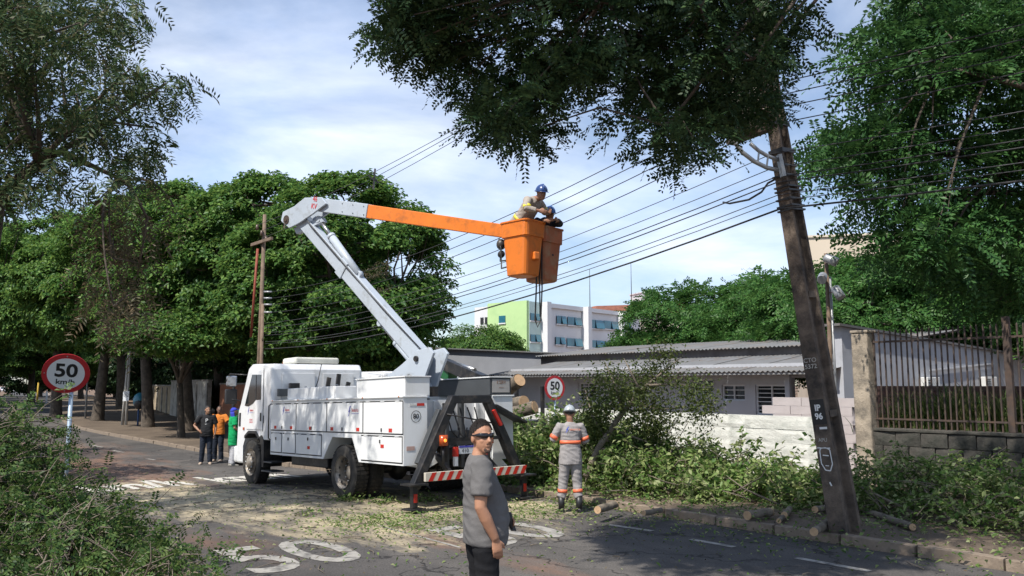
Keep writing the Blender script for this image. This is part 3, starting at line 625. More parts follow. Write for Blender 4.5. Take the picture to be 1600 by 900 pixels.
def tree_type(seed, H, Rx, zb, npad, per, leafL, hf, feather=False, tr=0.32, inner=0.3, rpad=(.8, 1.35)):
    g = np.random.default_rng(seed); rr = random.Random(seed)
    zc = zb + (H - zb) * 0.42; rz = H - zc; rzl = zc - zb
    pads = []
    lobes = [(unit(g.normal(size=3)), g.uniform(.8, 1.12)) for _ in range(14)]
    while len(pads) < npad:
        u = unit(g.normal(size=3))
        k = 1.0 if g.random() > inner else g.uniform(.45, .85)
        f = 0.93
        for lu, lv in lobes:
            d = float(np.dot(u, lu))
            if d > 0.8: f *= 1 + (lv - 1) * (d - .8) * 5
        p = np.array([u[0] * Rx, u[1] * Rx, u[2] * (rz if u[2] > 0 else rzl)]) * k * f + np.array([0, 0, zc])
        pads.append((p, g.uniform(*rpad), u))
    PV, PF, off = [], [], 0
    for (p, rp, u) in pads:
        m = int(per * g.uniform(.7, 1.3)); q = g.normal(size=(m, 3)); q = unit(q) * (g.random((m, 1)) ** 0.45)
        q[:, 2] = np.abs(q[:, 2]) * 0.55 - 0.25 * (q[:, 0] ** 2 + q[:, 1] ** 2) - 0.05
        pos = p + q * np.array([rp, rp, rp])
        nm = np.array([0, 0, 0.9]) + u * 0.55 + g.normal(size=(m, 3)) * 0.45
        if feather:
            A = q * np.array([1, 1, .2]) + g.normal(size=(m, 3)) * .4
            v, f = pinnate(g, pos, A, nm, g.uniform(.45, .8, m), 6, .20, .09, .3)
        else: v, f = leaf_quads(g, pos, nm, leafL * g.uniform(.7, 1.3, m), leafL * .62 * g.uniform(.8, 1.2, m))
        PV.append(v); PF.append(f + off); off += len(v)
    crown = np_mesh('crown', np.concatenate(PV), np.concatenate(PF))
    b = MB(); fork = Vector((rr.uniform(-.3, .3), rr.uniform(-.3, .3), hf))
    b.tube([Vector((0, 0, -.25)), Vector((0, 0, .15)), Vector((fork.x * .3, fork.y * .3, hf * .4)), fork], [tr * 1.5, tr * 1.1, tr * .9, tr * .8], 10)
    tips = []
    nl = 6
    for k in range(nl):
        a = 2 * math.pi * (k + rr.uniform(-.25, .25)) / nl; e = Vector((math.cos(a) * Rx * .62, math.sin(a) * Rx * .62, zc + rz * rr.uniform(.0, .55)))
        c = bez(fork, Vector((e.x * .35, e.y * .35, hf + (e.z - hf) * .7)), e); b.tube(c, [tr * .55 * (1 - .75 * i / 7) for i in range(8)], 6); tips += c[3:]
    c = bez(fork, fork + Vector((.2, .1, 1.5)), Vector((0, 0, H * .9))); b.tube(c, [tr * .6 * (1 - .8 * i / 7) for i in range(8)], 6); tips += c[2:]
    for (p, rp, u) in pads[::2]:
        pv = Vector(p); q = min(tips, key=lambda t: (t - pv).length + max(0, t.z - pv.z) * 2); mid = (q + pv) / 2 + Vector((rr.uniform(-.3, .3), rr.uniform(-.3, .3), -.25))
        b.tube([q, mid, pv], [.06, .04, .012], 4, False)
    return b.mesh('trunk'), crown
TT = {}
TT['A'] = (*tree_type(1, 10.0, 4.6, 2.2, 215, 400, .19, 2.6, rpad=(.6, 1.1)), G1, BARK)
TT['B'] = (*tree_type(2, 10.0, 4.8, 3.2, 205, 400, .195, 3.2, rpad=(.6, 1.1)), G1, BARK)
TT['C'] = (*tree_type(3, 6.0, 2.9, 3.5, 60, 300, .18, 2.4, tr=.16), G1, BARK)
TT['D'] = (*tree_type(4, 8.0, 4.4, 2.6, 110, 75, .2, 2.4, feather=True, tr=.2), G6, BARK)
TT['E'] = (*tree_type(5, 9.0, 3.7, 4.2, 46, 150, .24, 3.4, inner=.35, tr=.22), G1, BARK)
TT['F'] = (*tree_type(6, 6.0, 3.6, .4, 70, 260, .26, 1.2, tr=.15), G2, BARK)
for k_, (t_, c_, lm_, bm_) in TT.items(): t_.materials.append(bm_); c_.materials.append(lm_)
def tree(kind, x, y, H, Rx, rz, label, group, name='street_tree', z=None):
    base = {'A': (10.0, 4.6), 'B': (10.0, 4.8), 'C': (6.0, 2.9), 'D': (8.0, 4.4), 'E': (9.0, 3.7), 'F': (6.0, 3.6)}[kind]
    e = empty(name, (x, y, gz(x, y) + .1 if z is None else z), rz); tag(e, label, 'tree', group)
    sc = (Rx / base[1], Rx / base[1], H / base[0]); e.scale = sc
    shared('trunk', TT[kind][0], (0, 0, 0), e); shared('crown', TT[kind][1], (0, 0, 0), e)
    return e
def tpx(kind, px, Y, top, Rx, rz, label, group, name='street_tree'):
    x = (px - 800) / F * Y; H = at(px, top, Y).z - gz(x, Y) - .1
    return tree(kind, x, Y, H, Rx, rz, label, group, name)
GR = 'broad street trees along the far kerb'
tpx('A', 528, 33, 292, 4.5, 0.4, 'dense broad tree right behind the bucket truck cab and lower boom', GR)
tpx('B', 425, 38, 281, 5.0, 1.9, 'tall umbrella tree behind the wooden utility pole', GR)
tpx('B', 300, 41, 290, 4.9, 3.3, 'big tree with forked trunk behind the men in black and orange', GR)
tpx('B', 238, 45, 300, 4.8, 2.2, 'big tree with leaning pale trunk beside the phone booth', GR)
tpx('C', 290, 36.5, 474, 2.9, 0.8, 'small bright green tree in front of the big trees near the phone booth', GR)
tpx('B', 160, 52, 320, 5.2, 5.0, 'dark tree behind the parking sign and double post', GR)
tpx('B', 95, 58, 335, 5.4, 4.1, 'dark tree right behind the near speed limit sign', GR)
tpx('B', -32, 66, 345, 6.2, 0.2, 'dark tree at the left edge above the road bend', GR)
tpx('A', -60, 78, 360, 6.0, 1.2, 'far tree beyond the road bend at the left edge', GR)
tpx('A', 55, 92, 440, 5.5, 2.6, 'far tree over the parked white cars', GR)
tpx('B', 350, 56, 330, 5.5, 2.9, 'tree in the second row seen between the umbrella trees', GR)
tpx('A', 470, 50, 330, 4.5, 5.2, 'tree in the second row behind the utility pole wires', GR)
tpx('B', 195, 72, 380, 6.0, 3.9, 'far tree filling the gap above the ochre wall', GR)
tpx('C', 750, 62, 513, 3.0, 1.0, 'small round tree in front of the lime green building', 'trees behind the roofs', 'background_tree')
tpx('D', 1118, 43, 432, 4.4, 1.0, 'feathery tree behind the grey roof at its middle', 'trees behind the roofs', 'background_tree')
tpx('D', 1225, 40, 424, 4.2, 2.5, 'feathery tree behind the grey roof next to the leaning pole', 'trees behind the roofs', 'background_tree')
tpx('D', 1008, 45, 515, 2.3, 4.4, 'low feathery tree at the left end of the roof trees', 'trees behind the roofs', 'background_tree')
tpx('D', 1345, 33, 385, 3.9, 0.3, 'feathery tree behind the floodlight post and grey hall', 'trees behind the roofs', 'background_tree')
tpx('D', 1500, 34, 360, 4.8, 5.4, 'feathery dark tree over the bar fence', 'trees behind the roofs', 'background_tree')
tpx('A', 1640, 38, 330, 4.8, 4.4, 'broad tree behind the beige house at the right edge', 'trees behind the roofs', 'background_tree')
for k, (s_, o_, H_, R_) in enumerate(((39.5, 22.5, 6.0, 3.4), (46, 23, 6.5, 3.8), (54, 23, 7, 4), (62, 23, 7, 4), (71, 22, 7, 4), (82, 21, 8, 4.5), (96, 20, 9, 5), (100, -3, 8, 5), (112, -5, 8, 5), (110, 22, 8, 5), (122, 24, 8, 5), (138, 22, 9, 6), (138, -3, 9, 6), (155, 20, 9, 6), (170, 8, 10, 7))):
    p = rd(s_, o_); tree('F', p.x, p.y, H_, R_, 1.1 * k, 'dark bushy tree number %s from the near end of the back row' % ['one', 'two', 'three', 'four', 'five', 'six', 'seven', 'eight', 'nine', 'ten', 'eleven', 'twelve', 'thirteen', 'fourteen', 'fifteen'][k], 'bushy trees behind the street row', 'bushy_tree', p.z)
for k, (s_, o_) in enumerate(((95, 1.5), (110, 1.0), (125, 2), (128, 14), (145, 14.5), (150, 3), (165, 9), (170, 0))):
    p = rd(s_, o_); tree('AB'[k % 2], p.x, p.y, 11, 5.5, .9 * k, 'far tree at the end of the road, number %s going away' % ['one', 'two', 'three', 'four', 'five', 'six', 'seven', 'eight'][k], 'far trees at the end of the road', 'far_tree', p.z)
# trees on the near verge, outside the picture on the left, that shade the road
for k, (s_, o_, H_, R_, lb) in enumerate(((24, -1.2, 9.0, 4.0, 'verge tree left of the picture before the bend'), (33, -1.2, 9.5, 4.4, 'verge tree left of the picture near the bend'))):
    p = so(s_, o_); tree('E', p.x, p.y, H_, R_, 1.3 * k, lb, 'near verge trees', 'verge_tree', p.z)
# ---------------------------------------------------------------- near canopies filled from outlines in space
def inpoly(x, y, poly):
    c = False; j = len(poly) - 1
    for i in range(len(poly)):
        if (poly[i][1] > y) != (poly[j][1] > y) and x < (poly[j][0] - poly[i][0]) * (y - poly[i][1]) / (poly[j][1] - poly[i][1]) + poly[i][0]: c = not c
        j = i
    return c
def clusters(seed, poly, n, Y0, Y1, holes=()):
    rr = random.Random(seed); xs = [p[0] for p in poly]; ys = [p[1] for p in poly]; out = []
    while len(out) < n:
        x, y = rr.uniform(min(xs), max(xs)), rr.uniform(min(ys), max(ys))
        if inpoly(x, y, poly) and not any((x - a) ** 2 / (ra * ra) + (y - b) ** 2 / (rb * rb) < 1 for a, b, ra, rb in holes): out.append(at(x, y, rr.uniform(Y0, Y1)))
    return out
def near_crown(seed, cl, per, spread, K, Ls, Lf, Wf, droop, nm_up=0.8, flat=0.45, outw=None):
    g = np.random.default_rng(seed); C = np.array([tuple(c) for c in cl]); n = len(C) * per
    q = g.normal(size=(n, 3)); q = unit(q) * (g.random((n, 1)) ** 0.5) * spread; q[:, 2] *= flat
    P = np.repeat(C, per, 0) + q
    A = q * np.array([1, 1, .3]) / spread + g.normal(size=(n, 3)) * .45
    if outw is not None: A = A + np.array(outw)
    Nm = np.array([0, 0, nm_up]) + g.normal(size=(n, 3)) * .45
    return pinnate(g, P, A, Nm, Ls * g.uniform(.7, 1.25, n), K, Lf, Wf, droop)
def near_limbs(b, root, cl, seed, r0=.14, groups=7, twig=.022, arch=0.0):
    rr = random.Random(seed); C = list(cl); mains = rr.sample(C, min(groups, len(C))); nodes = []
    for m in mains:
        c = bez(Vector(root), (Vector(root) + m) / 2 + Vector((rr.uniform(-.4, .4), rr.uniform(-.4, .4), rr.uniform(.1, .8) + arch)), m, 9)
        b.tube(c, [max(.014, r0 * (1 - .88 * i / 9)) for i in range(10)], 7); nodes += c[2:]
    for p in C[::2]:
        q = min(nodes, key=lambda t: (t - p).length); mid = (p + q) / 2 + Vector((rr.uniform(-.15, .15), rr.uniform(-.15, .15), rr.uniform(-.05, .2)))
        b.tube([q, mid, p], [twig, twig * .7, .006], 5, False)
# overhanging tree at the top, plus added unseen shade clusters (trunk on the sidewalk right of the picture)
poly_top = [(610, 60), (625, 20), (640, -60), (1300, -60), (1262, 25), (1225, 40), (1215, 120), (1200, 165), (1170, 180), (1120, 220), (1060, 228), (985, 195), (950, 190), (905, 172), (880, 180), (835, 205), (790, 200), (765, 180), (748, 140), (700, 92), (650, 75)]
cl = clusters(21, poly_top, 150, 7.2, 9.9, holes=((880, 25, 32, 26), (1135, 130, 20, 18), (745, 120, 26, 18)))
rr_ = random.Random(77); cl += [at(x, y, 8.4) for x, y in ((618, 58), (632, 38), (640, 72), (655, 50), (668, 84), (690, 60), (700, 100), (650, 20), (730, 120), (775, 190), (800, 205), (830, 215), (1040, 238), (1075, 245))]; cl += [(lambda q, z: q + to_sun * ((z - q.z) / to_sun.z))(so(rr_.uniform(.5, 7.6), rr_.uniform(11.3, 16.2), rr_.uniform(.2, 1.0)), rr_.uniform(7.8, 9.4)) for _ in range(130)]  # last group: unseen clusters added above frame to shade sidewalk and stone wall
for c in list(cl[:150]):  # unseen clusters added sunward above frame to shade the visible canopy
    for _ in range(2):
        q = c + to_sun * rr_.uniform(1.5, 3.6) + Vector((rr_.uniform(-.4, .4), rr_.uniform(-.4, .4), rr_.uniform(-.2, .3)))
        if q.z > CAMH + q.y * .50 + .45: cl.append(q); break
v, f = near_crown(31, cl, 32, .34, 9, .26, .068, .029, .22, flat=.5)
root = Vector((8.8, 9.5, 9.8)); ot = empty('overhanging_tree', so(2.0, 14.2, .14)); tag(ot, 'tree reaching over the road at the top, dark leaves above the wires', 'tree')
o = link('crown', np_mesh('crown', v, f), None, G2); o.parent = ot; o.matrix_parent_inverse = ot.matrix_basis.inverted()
b = MB(); base = so(2.0, 14.2, -.1); b.tube([base, base + Vector((0, 0, 2.5)), base + Vector((-.2, .1, 5.0)), root], [.42, .34, .3, .24], 10)
near_limbs(b, root, cl, 41, .085, 24, .014, arch=1.6)
o = link('trunk', b.mesh('trunk'), None, BARK); o.parent = ot; o.matrix_parent_inverse = ot.matrix_basis.inverted()
# large tree at the right behind the fence
poly_r = [(1400, -40), (1385, 25), (1345, 80), (1335, 110), (1390, 128), (1352, 160), (1375, 185), (1320, 205), (1290, 230), (1300, 258), (1335, 275), (1308, 300), (1345, 330), (1345, 372), (1390, 400), (1430, 440), (1500, 470), (1620, 490), (1700, 300), (1700, -40)]
cl = clusters(22, poly_r, 250, 14.5, 20.0, holes=((1510, 175, 60, 32), (1560, 130, 40, 14), (1440, 250, 34, 20), (1430, 110, 26, 12), (1420, 205, 30, 9)))
v, f = near_crown(32, cl, 26, .80, 8, .55, .15, .06, .35, flat=.42)
rt = empty('fence_tree', so(0.5, 19.5, 1.1)); tag(rt, 'large fern leaved tree at the right behind the fence', 'tree')
o = link('crown', np_mesh('crown', v, f), None, G3); o.parent = rt; o.matrix_parent_inverse = rt.matrix_basis.inverted()
root = so(0.5, 19.5, 4.2); b = MB(); base = so(0.5, 19.5, .9); b.tube([base, base + Vector((0, 0, 1.5)), root], [.5, .4, .34], 10); near_limbs(b, root, cl, 42, .2, 12, .03)
o = link('trunk', b.mesh('trunk'), None, BARK); o.parent = rt; o.matrix_parent_inverse = rt.matrix_basis.inverted()
# silver-leaved tree at the left edge
poly_l = [(-120, -40), (185, -40), (205, 20), (180, 75), (170, 105), (235, 105), (275, 135), (295, 165), (260, 190), (268, 225), (240, 235), (255, 280), (225, 290), (160, 285), (110, 255), (70, 285), (40, 300), (0, 345), (-120, 400)]
cl = clusters(23, poly_l, 105, 11.5, 15.0, holes=((95, 235, 40, 22), (150, 225, 34, 22), (60, 105, 20, 14), (25, 160, 22, 18), (130, 130, 25, 15)))
v, f = near_crown(33, cl, 23, .48, 8, .32, .14, .034, .55, flat=.7, outw=(0, 0, -.3))
lt = empty('silver_leaved_tree', so(15.9, 1.9, .1)); tag(lt, 'silvery olive tree hanging into the picture at the top left', 'tree')
o = link('crown', np_mesh('crown', v, f), None, G4); o.parent = lt; o.matrix_parent_inverse = lt.matrix_basis.inverted()
poly_d = [(120, 300), (300, 290), (290, 350), (270, 400), (240, 470), (200, 500), (160, 470), (150, 380), (120, 340)]
cl2 = clusters(24, poly_d, 17, 12.2, 14.5)
v, f = near_crown(34, cl2, 13, .48, 8, .32, .13, .026, .9, flat=1.1, outw=(0, 0, -.6))
o = link('dry_foliage', np_mesh('dry_foliage', v, f), None, GDRY); o.parent = lt; o.matrix_parent_inverse = lt.matrix_basis.inverted()
base = so(15.9, 1.9, 0); top_ = at(-6, 300, 13.2); b = MB()
b.tube([base, base.lerp(top_, .5) + Vector((-.2, 0, .1)), at(-10, 320, 13.2), at(-50, 120, 13.3), at(-60, -60, 13.4)], [.3, .22, .17, .15, .12], 10)
for (pts, r0) in (([(-10, 318), (40, 275), (95, 235), (150, 205), (215, 160), (260, 130)], .042), ([(0, 300), (45, 262), (110, 205), (170, 190), (240, 200)], .034), ([(95, 235), (150, 262), (200, 285), (230, 340), (215, 430)], .028), ([(-8, 220), (50, 130), (110, 60), (170, 10)], .03), ([(110, 205), (100, 150), (95, 100), (110, 60)], .02)):
    Y_ = 13.1; r0 = r0 * 1.75; q = [at(x, y, Y_ + .12 * i) for i, (x, y) in enumerate(pts)]; b.tube(q, [r0 * (1 - .75 * i / (len(q) - 1)) for i in range(len(q))], 7)
near_limbs(b, at(60, 255, 13.2), [c for c in cl if c.x > -10.0], 43, .05, 9, .018); near_limbs(b, at(190, 285, 13.5), cl2, 44, .03, 6, .013)
o = link('trunk', b.mesh('trunk'), None, BARK); o.parent = lt; o.matrix_parent_inverse = lt.matrix_basis.inverted()
# ---------------------------------------------------------------- heaps of cut branches
def brush(name, seed, spots, nleaf, leafL, label, twigs, mat=G5, cat='branches', wood=BARKL, tw_r=.02, fern=False, tl=1.0, spiky=0.0):
    """spots: (s, o, rs, ro, h): overlapping mounds; leaves in sprays on arching twigs"""
    g = np.random.default_rng(seed); rr = random.Random(seed); ctr = so(spots[0][0], spots[0][1])
    e = empty(name, ctr); tag(e, label, cat)
    w_ = np.array([a[2] * a[3] * a[4] for a in spots]); w_ = w_ / w_.sum()
    def topz(s, o):
        z = 0
        for (s0, o0, rs, ro, h) in spots:
            d = ((s - s0) / rs) ** 2 + ((o - o0) / ro) ** 2
            if d < 1: z = max(z, h * (1 - d) ** .6)
        return z
    b = MB(); P = []; NM = []; AX = []
    per = 26; nspr = nleaf // per; k = 0
    while k < nspr:
        s0, o0, rs, ro, h = spots[g.choice(len(spots), p=w_)]
        a = rr.uniform(0, 6.283); r = math.sqrt(rr.random()); s = s0 + rs * r * math.cos(a); o = o0 + ro * r * math.sin(a)
        z = topz(s, o) * (1 - .85 * rr.random() ** 1.6)
        p = so(s, o, z + .06); k += 1
        d = Vector((rr.uniform(-1, 1), rr.uniform(-1, 1), rr.uniform(-.15, .75) + (rr.random() < spiky) * .8)).normalized(); ln = rr.uniform(.35, .8) * (1 + (rr.random() < spiky) * .7)
        tip = p + d * ln - Vector((0, 0, .1)); b.tube([p, p + d * ln * .5, tip], [.010, .007, .003], 3, False)
        t = g.random(per) ** .7; base = np.array(p)[None] + np.array(d)[None] * (ln * t)[:, None]; base[:, 2] -= .1 * t ** 2
        P.append(base + g.normal(size=(per, 3)) * .05); NM.append(np.array([0, 0, .7]) + g.normal(size=(per, 3)) * .5); AX.append(np.array(d)[None] * .7 + g.normal(size=(per, 3)))
    P = np.concatenate(P); NM = np.concatenate(NM); AX = np.concatenate(AX); m = len(P)
    if fern: P = P[::6]; NM = NM[::6]; AX = AX[::6]; m = len(P); v, f = pinnate(g, P, AX, NM, g.uniform(.14, .26, m), 7, leafL, leafL * .42, .3)
    else: v, f = leaf_quads(g, P, NM, leafL * g.uniform(.6, 1.35, m), leafL * .5 * g.uniform(.7, 1.25, m), .22, AX)
    o_ = link('leaves', np_mesh('leaves', v, f), None, mat); o_.parent = e; o_.location = -ctr; o_['kind'] = 'stuff'
    for _ in range(twigs):
        s0, o0, rs, ro, h = spots[g.choice(len(spots), p=w_)]
        a = rr.uniform(0, 6.283); r = rr.random() ** .5 * .9; s = s0 + rs * r * math.cos(a); o = o0 + ro * r * math.sin(a); z = topz(s, o)
        p = so(s, o, z * rr.uniform(.1, .8)); d = Vector((rr.uniform(-1, 1), rr.uniform(-1, 1), rr.uniform(-.1, .55))).normalized(); ln = rr.uniform(.7, 1.7) * tl; sd = Vector((rr.uniform(-1, 1), rr.uniform(-1, 1), rr.uniform(-.3, .6))) * .25
        rad = tw_r * rr.uniform(.5, 1.4); b.tube([p, p + d * ln * .35 + sd * .5, p + d * ln * .7 + sd, p + d * ln + sd * .6], [rad, rad * .8, rad * .55, rad * .2], 5)
    o_ = link('twigs', b.mesh('twigs'), None, wood); o_.parent = e; o_.location = -ctr; o_['kind'] = 'stuff'
    return e
# near left heap
def spx(px, py, dz=0): p = gp(px, py); return p.x * DX + p.y * DY, p.x * NXX + p.y * NYY
brush('branch_heap', 51, [(12.0, 1.75, .8, .6, 1.7), (11.6, 1.1, 1.5, 1.1, 1.5), (10.6, 1.7, 1.5, 1.1, .85), (9.7, 2.0, 1.4, 1.0, .6), (9.0, 2.6, 1.2, .8, .34), (12.6, 1.2, 1.2, 1.0, 1.1), (11.2, 2.4, 1.4, .7, .42), (8.4, 1.7, 1.5, 1.0, .45), (12.8, .3, 1.4, 1.1, 1.7)], 46000, .058, 'heap of cut leafy branches round the near speed limit sign', 90, mat=leafmat('leaf_heap_fern_shaded', [(.022, .055, .016), (.04, .085, .022), (.07, .12, .03), (.12, .165, .05)], transl=.25), tw_r=.013, fern=True, tl=.62)  # leaf colours darkened to stand for partial shade on the heap
# main heap along the white wall
brush('branch_heap', 52, [(10.0, 12.8, 2.0, 1.2, .42), (11.6, 12.9, 1.8, 1.6, .75), (13.2, 12.6, 1.9, 1.5, 1.15), (8.5, 13.4, 1.3, 1.0, .38), (15.2, 11.9, 1.5, .95, 1.1), (9.2, 12.5, 1.9, .9, .35), (11.4, 11.7, 2.2, .8, .4), (13.6, 11.5, 1.5, .7, .55), (7.9, 13.2, 1.0, .9, .34)], 36000, .13, 'long heap of cut green branches along the white wall', 190, spiky=.22)
brush('branch_heap', 53, [(6.2, 13.7, 2.0, 1.5, .75), (4.2, 13.6, 2.2, 1.5, .8), (7.3, 13.2, 1.2, 1.2, .5), (2.6, 13.2, 1.8, 1.5, .7), (5.2, 12.6, 2.4, .8, .3)], 15000, .10, 'shaded cut branches on the sidewalk below the stone wall', 60)
# upright cut limb leaning on the wall
lb = empty('leaning_limb', gp(905, 775)); tag(lb, 'large cut limb with leafy top standing up against the white wall', 'branch')
limb_pts = [at(915, 745, 15.8), at(935, 700, 16.0), at(965, 655, 16.3), at(1000, 610, 16.6), at(1040, 578, 16.9), at(1062, 560, 17.1)]
b = MB(); b.tube(limb_pts, [.06, .058, .05, .036, .018, .008], 8)
for pts in ([(950, 690), (925, 650), (915, 610)], [(975, 645), (960, 600), (945, 565)], [(1000, 610), (985, 580), (975, 560)], [(1010, 602), (1060, 600), (1100, 610)], [(985, 630), (1030, 640), (1080, 635)], [(955, 670), (1010, 690), (1030, 730)], [(935, 700), (1040, 720), (1075, 660)]):
    q = [at(x, y, 16.3 + .1 * i) for i, (x, y) in enumerate(pts)]; b.tube(q, [.03, .018, .006], 6)
o = link('wood', b.mesh('wood'), None, BARKL); o.parent = lb; o.matrix_parent_inverse = lb.matrix_basis.inverted()
poly_b = [(930, 600), (945, 575), (985, 590), (1005, 575), (1020, 590), (1050, 575), (1080, 600), (1105, 615), (1115, 640), (1095, 660), (1060, 650), (1040, 690), (1000, 690), (985, 640), (950, 650), (930, 690), (905, 680), (925, 640)]
g = np.random.default_rng(61); cl = clusters(25, poly_b, 92, 15.7, 17.3) + clusters(26, [(1000, 590), (1010, 555), (1035, 545), (1055, 560), (1040, 590)], 9, 16.6, 17.2); C = np.repeat(np.array([tuple(c) for c in cl]), 75, 0); m = len(C)
P = C + g.normal(size=(m, 3)) * .16; v, f = leaf_quads(g, P, np.array([0, 0, .6]) + g.normal(size=(m, 3)) * .6, .075 * g.uniform(.6, 1.3, m), .04 * g.uniform(.7, 1.3, m))
o = link('leaves', np_mesh('leaves', v, f), None, leafmat('leaf_olive', [(0.04, 0.065, 0.018), (0.07, 0.095, 0.028), (0.105, 0.12, 0.04)])); o.parent = lb; o.matrix_parent_inverse = lb.matrix_basis.inverted()
# ================================================================ bucket truck
RA = Vector((-2.25, 16.69)); FA = RA + Vector((DX, DY)) * 4.85
zr_, zf_ = gz(*RA), gz(*FA)
TRZ = math.atan2(DY, DX); TP = math.atan2(zr_ - zf_, 4.85)
tk = empty('bucket_truck', (RA.x, RA.y, zr_), 0); tk.rotation_euler = (0, TP, TRZ)
tag(tk, 'white utility bucket truck with side tool boxes and raised grey and orange boom', 'truck')
TM = Matrix.Translation((RA.x, RA.y, zr_)) @ Matrix.Rotation(TRZ, 4, 'Z') @ Matrix.Rotation(TP, 4, 'Y'); TMI = TM.inverted()
CABW = M('cab_white', (0.72, 0.73, 0.74), 0.3, var=0.04, coat=0.4, dirt=(0.5, 0.49, 0.46), dirt_amt=0.3)
RIMM = M('rim_grey', (0.36, 0.32, 0.27), 0.5, metal=0.5, var=0.25, dirt=(0.13, 0.10, 0.075), dirt_amt=0.6, dscale=6)
def lathe_y(prof, y0, n=28):     # prof: (radius, y); axis along Y
    return [[Vector((r * math.cos(2 * math.pi * k / n), y0 + y, r * math.sin(2 * math.pi * k / n))) for k in range(n)] for r, y in prof]
def wheel(x, y, side, R_=.5, w=.29, dish=0.06, z=None):
    z = R_ - .012 if z is None else z
    b = MB(); pr = [(.30, 0.0), (.36, -.012), (.44, -.006), (.485, .02), (R_, .05), (R_, w - .05), (.485, w - .02), (.44, w + .006), (.30, w)]
    pr = [(r, (yy if side > 0 else -yy)) for r, yy in pr]
    b.loft(lathe_y([(r, (w - yy if side > 0 else -(w + yy))) for r, yy in [(q[0], abs(q[1])) for q in pr]], 0), False)
    for k in range(40):            # tread lugs
        a = 2 * math.pi * k / 40; c, s_ = math.cos(a), math.sin(a)
        for yy in ((.02, .09), (.105, .185), (.20, .27)):
            yy = [(v if side > 0 else -v) for v in yy]
            b.box(((R_ + .002) * c, sum(yy) / 2, (R_ + .002) * s_), (.016, abs(yy[1] - yy[0]), .058), Matrix.Rotation(-a, 3, 'Y'))
    wh = b.build('wheel', RUBBER, tk); wh.location = (x, y - (w if side > 0 else -w), z)
    o = side
    rm = MB(); prof = [(.315, w + .004), (.30, w - .02), (.275, w - .03), (.262, w - .08), (.25, w - dish * .9)]
    rm.loft(lathe_y([(r, yy * o) for r, yy in prof], 0, 24), False)
    r_ = rm.build('rim', RIMM, wh)
    rm = MB(); rm.loft(lathe_y([(r, yy * o) for r, yy in [(.252, w - dish * .9), (.20, w - dish), (.16, w - dish + .02)]], 0, 24), False); rm.build('rim_disc', M('rim_dark', (.10, .085, .07), .6, metal=.3, var=.3), wh)
    rm = MB(); rm.loft(lathe_y([(r, yy * o) for r, yy in [(.162, w - dish + .02), (.15, w - dish + .05), (.09, w - dish + .09), (.02, w - dish + .10)]], 0, 20), True); rm.build('hub', RIMM, wh)
    nb_ = MB()
    for k in range(10):
        a = 2 * math.pi * k / 10; c = Vector((.18 * math.cos(a), (w - dish + .03) * o, .18 * math.sin(a))); nb_.cyl(c, c + Vector((0, .045 * o, 0)), .016, .014, 6)
    nb_.build('wheel_nuts', STEEL, wh)
    hl = MB()
    for k in range(10):
        a = 2 * math.pi * (k + .5) / 10; c = Vector((.232 * math.cos(a), (w - .062) * o, .232 * math.sin(a))); hl.cyl(c, c + Vector((0, .012 * o, 0)), .024, .024, 8)
    hl.build('rim_holes', BLACKM, wh)
    return wh
for sd in (1, -1):
    wheel(0, 1.2 * sd, sd, dish=.21); wheel(0, .87 * sd, sd, dish=.05); wheel(4.45, 1.18 * sd, sd, dish=.02)
ax = MB().cyl((0, -1, .5), (0, 1, .5), .09); ax.ball((0, 0, .5), (.24, .2, .24)); ax.build('rear_axle', BLACKM, tk)
MB().cyl((4.45, -1, .5), (4.45, 1, .5), .07).build('front_axle', BLACKM, tk)
ch = MB()
for sd in (1, -1): ch.bx(-2.2, 5.1, .38 * sd - .05, .38 * sd + .05, .72, .98)
for x in (-2, -.8, 1, 2.6, 4): ch.bx(x - .06, x + .06, -.33, .33, .76, .94)
ch.build('chassis', BLACKM, tk)
fd = MB(); fd.bx(-2.15, 3.3, -.74, .74, 1.0, 1.08); fd.build('deck', DARKM, tk)
fu = MB(); fu.cyl((1.5, -1.0, .62), (2.6, -1.0, .62), .26, n=16); fu.build('fuel_tank', STEEL, tk)
MB().bx(1.2, 2.9, .45, .9, .48, .68).build('battery_box', BLACKM, tk, .02)
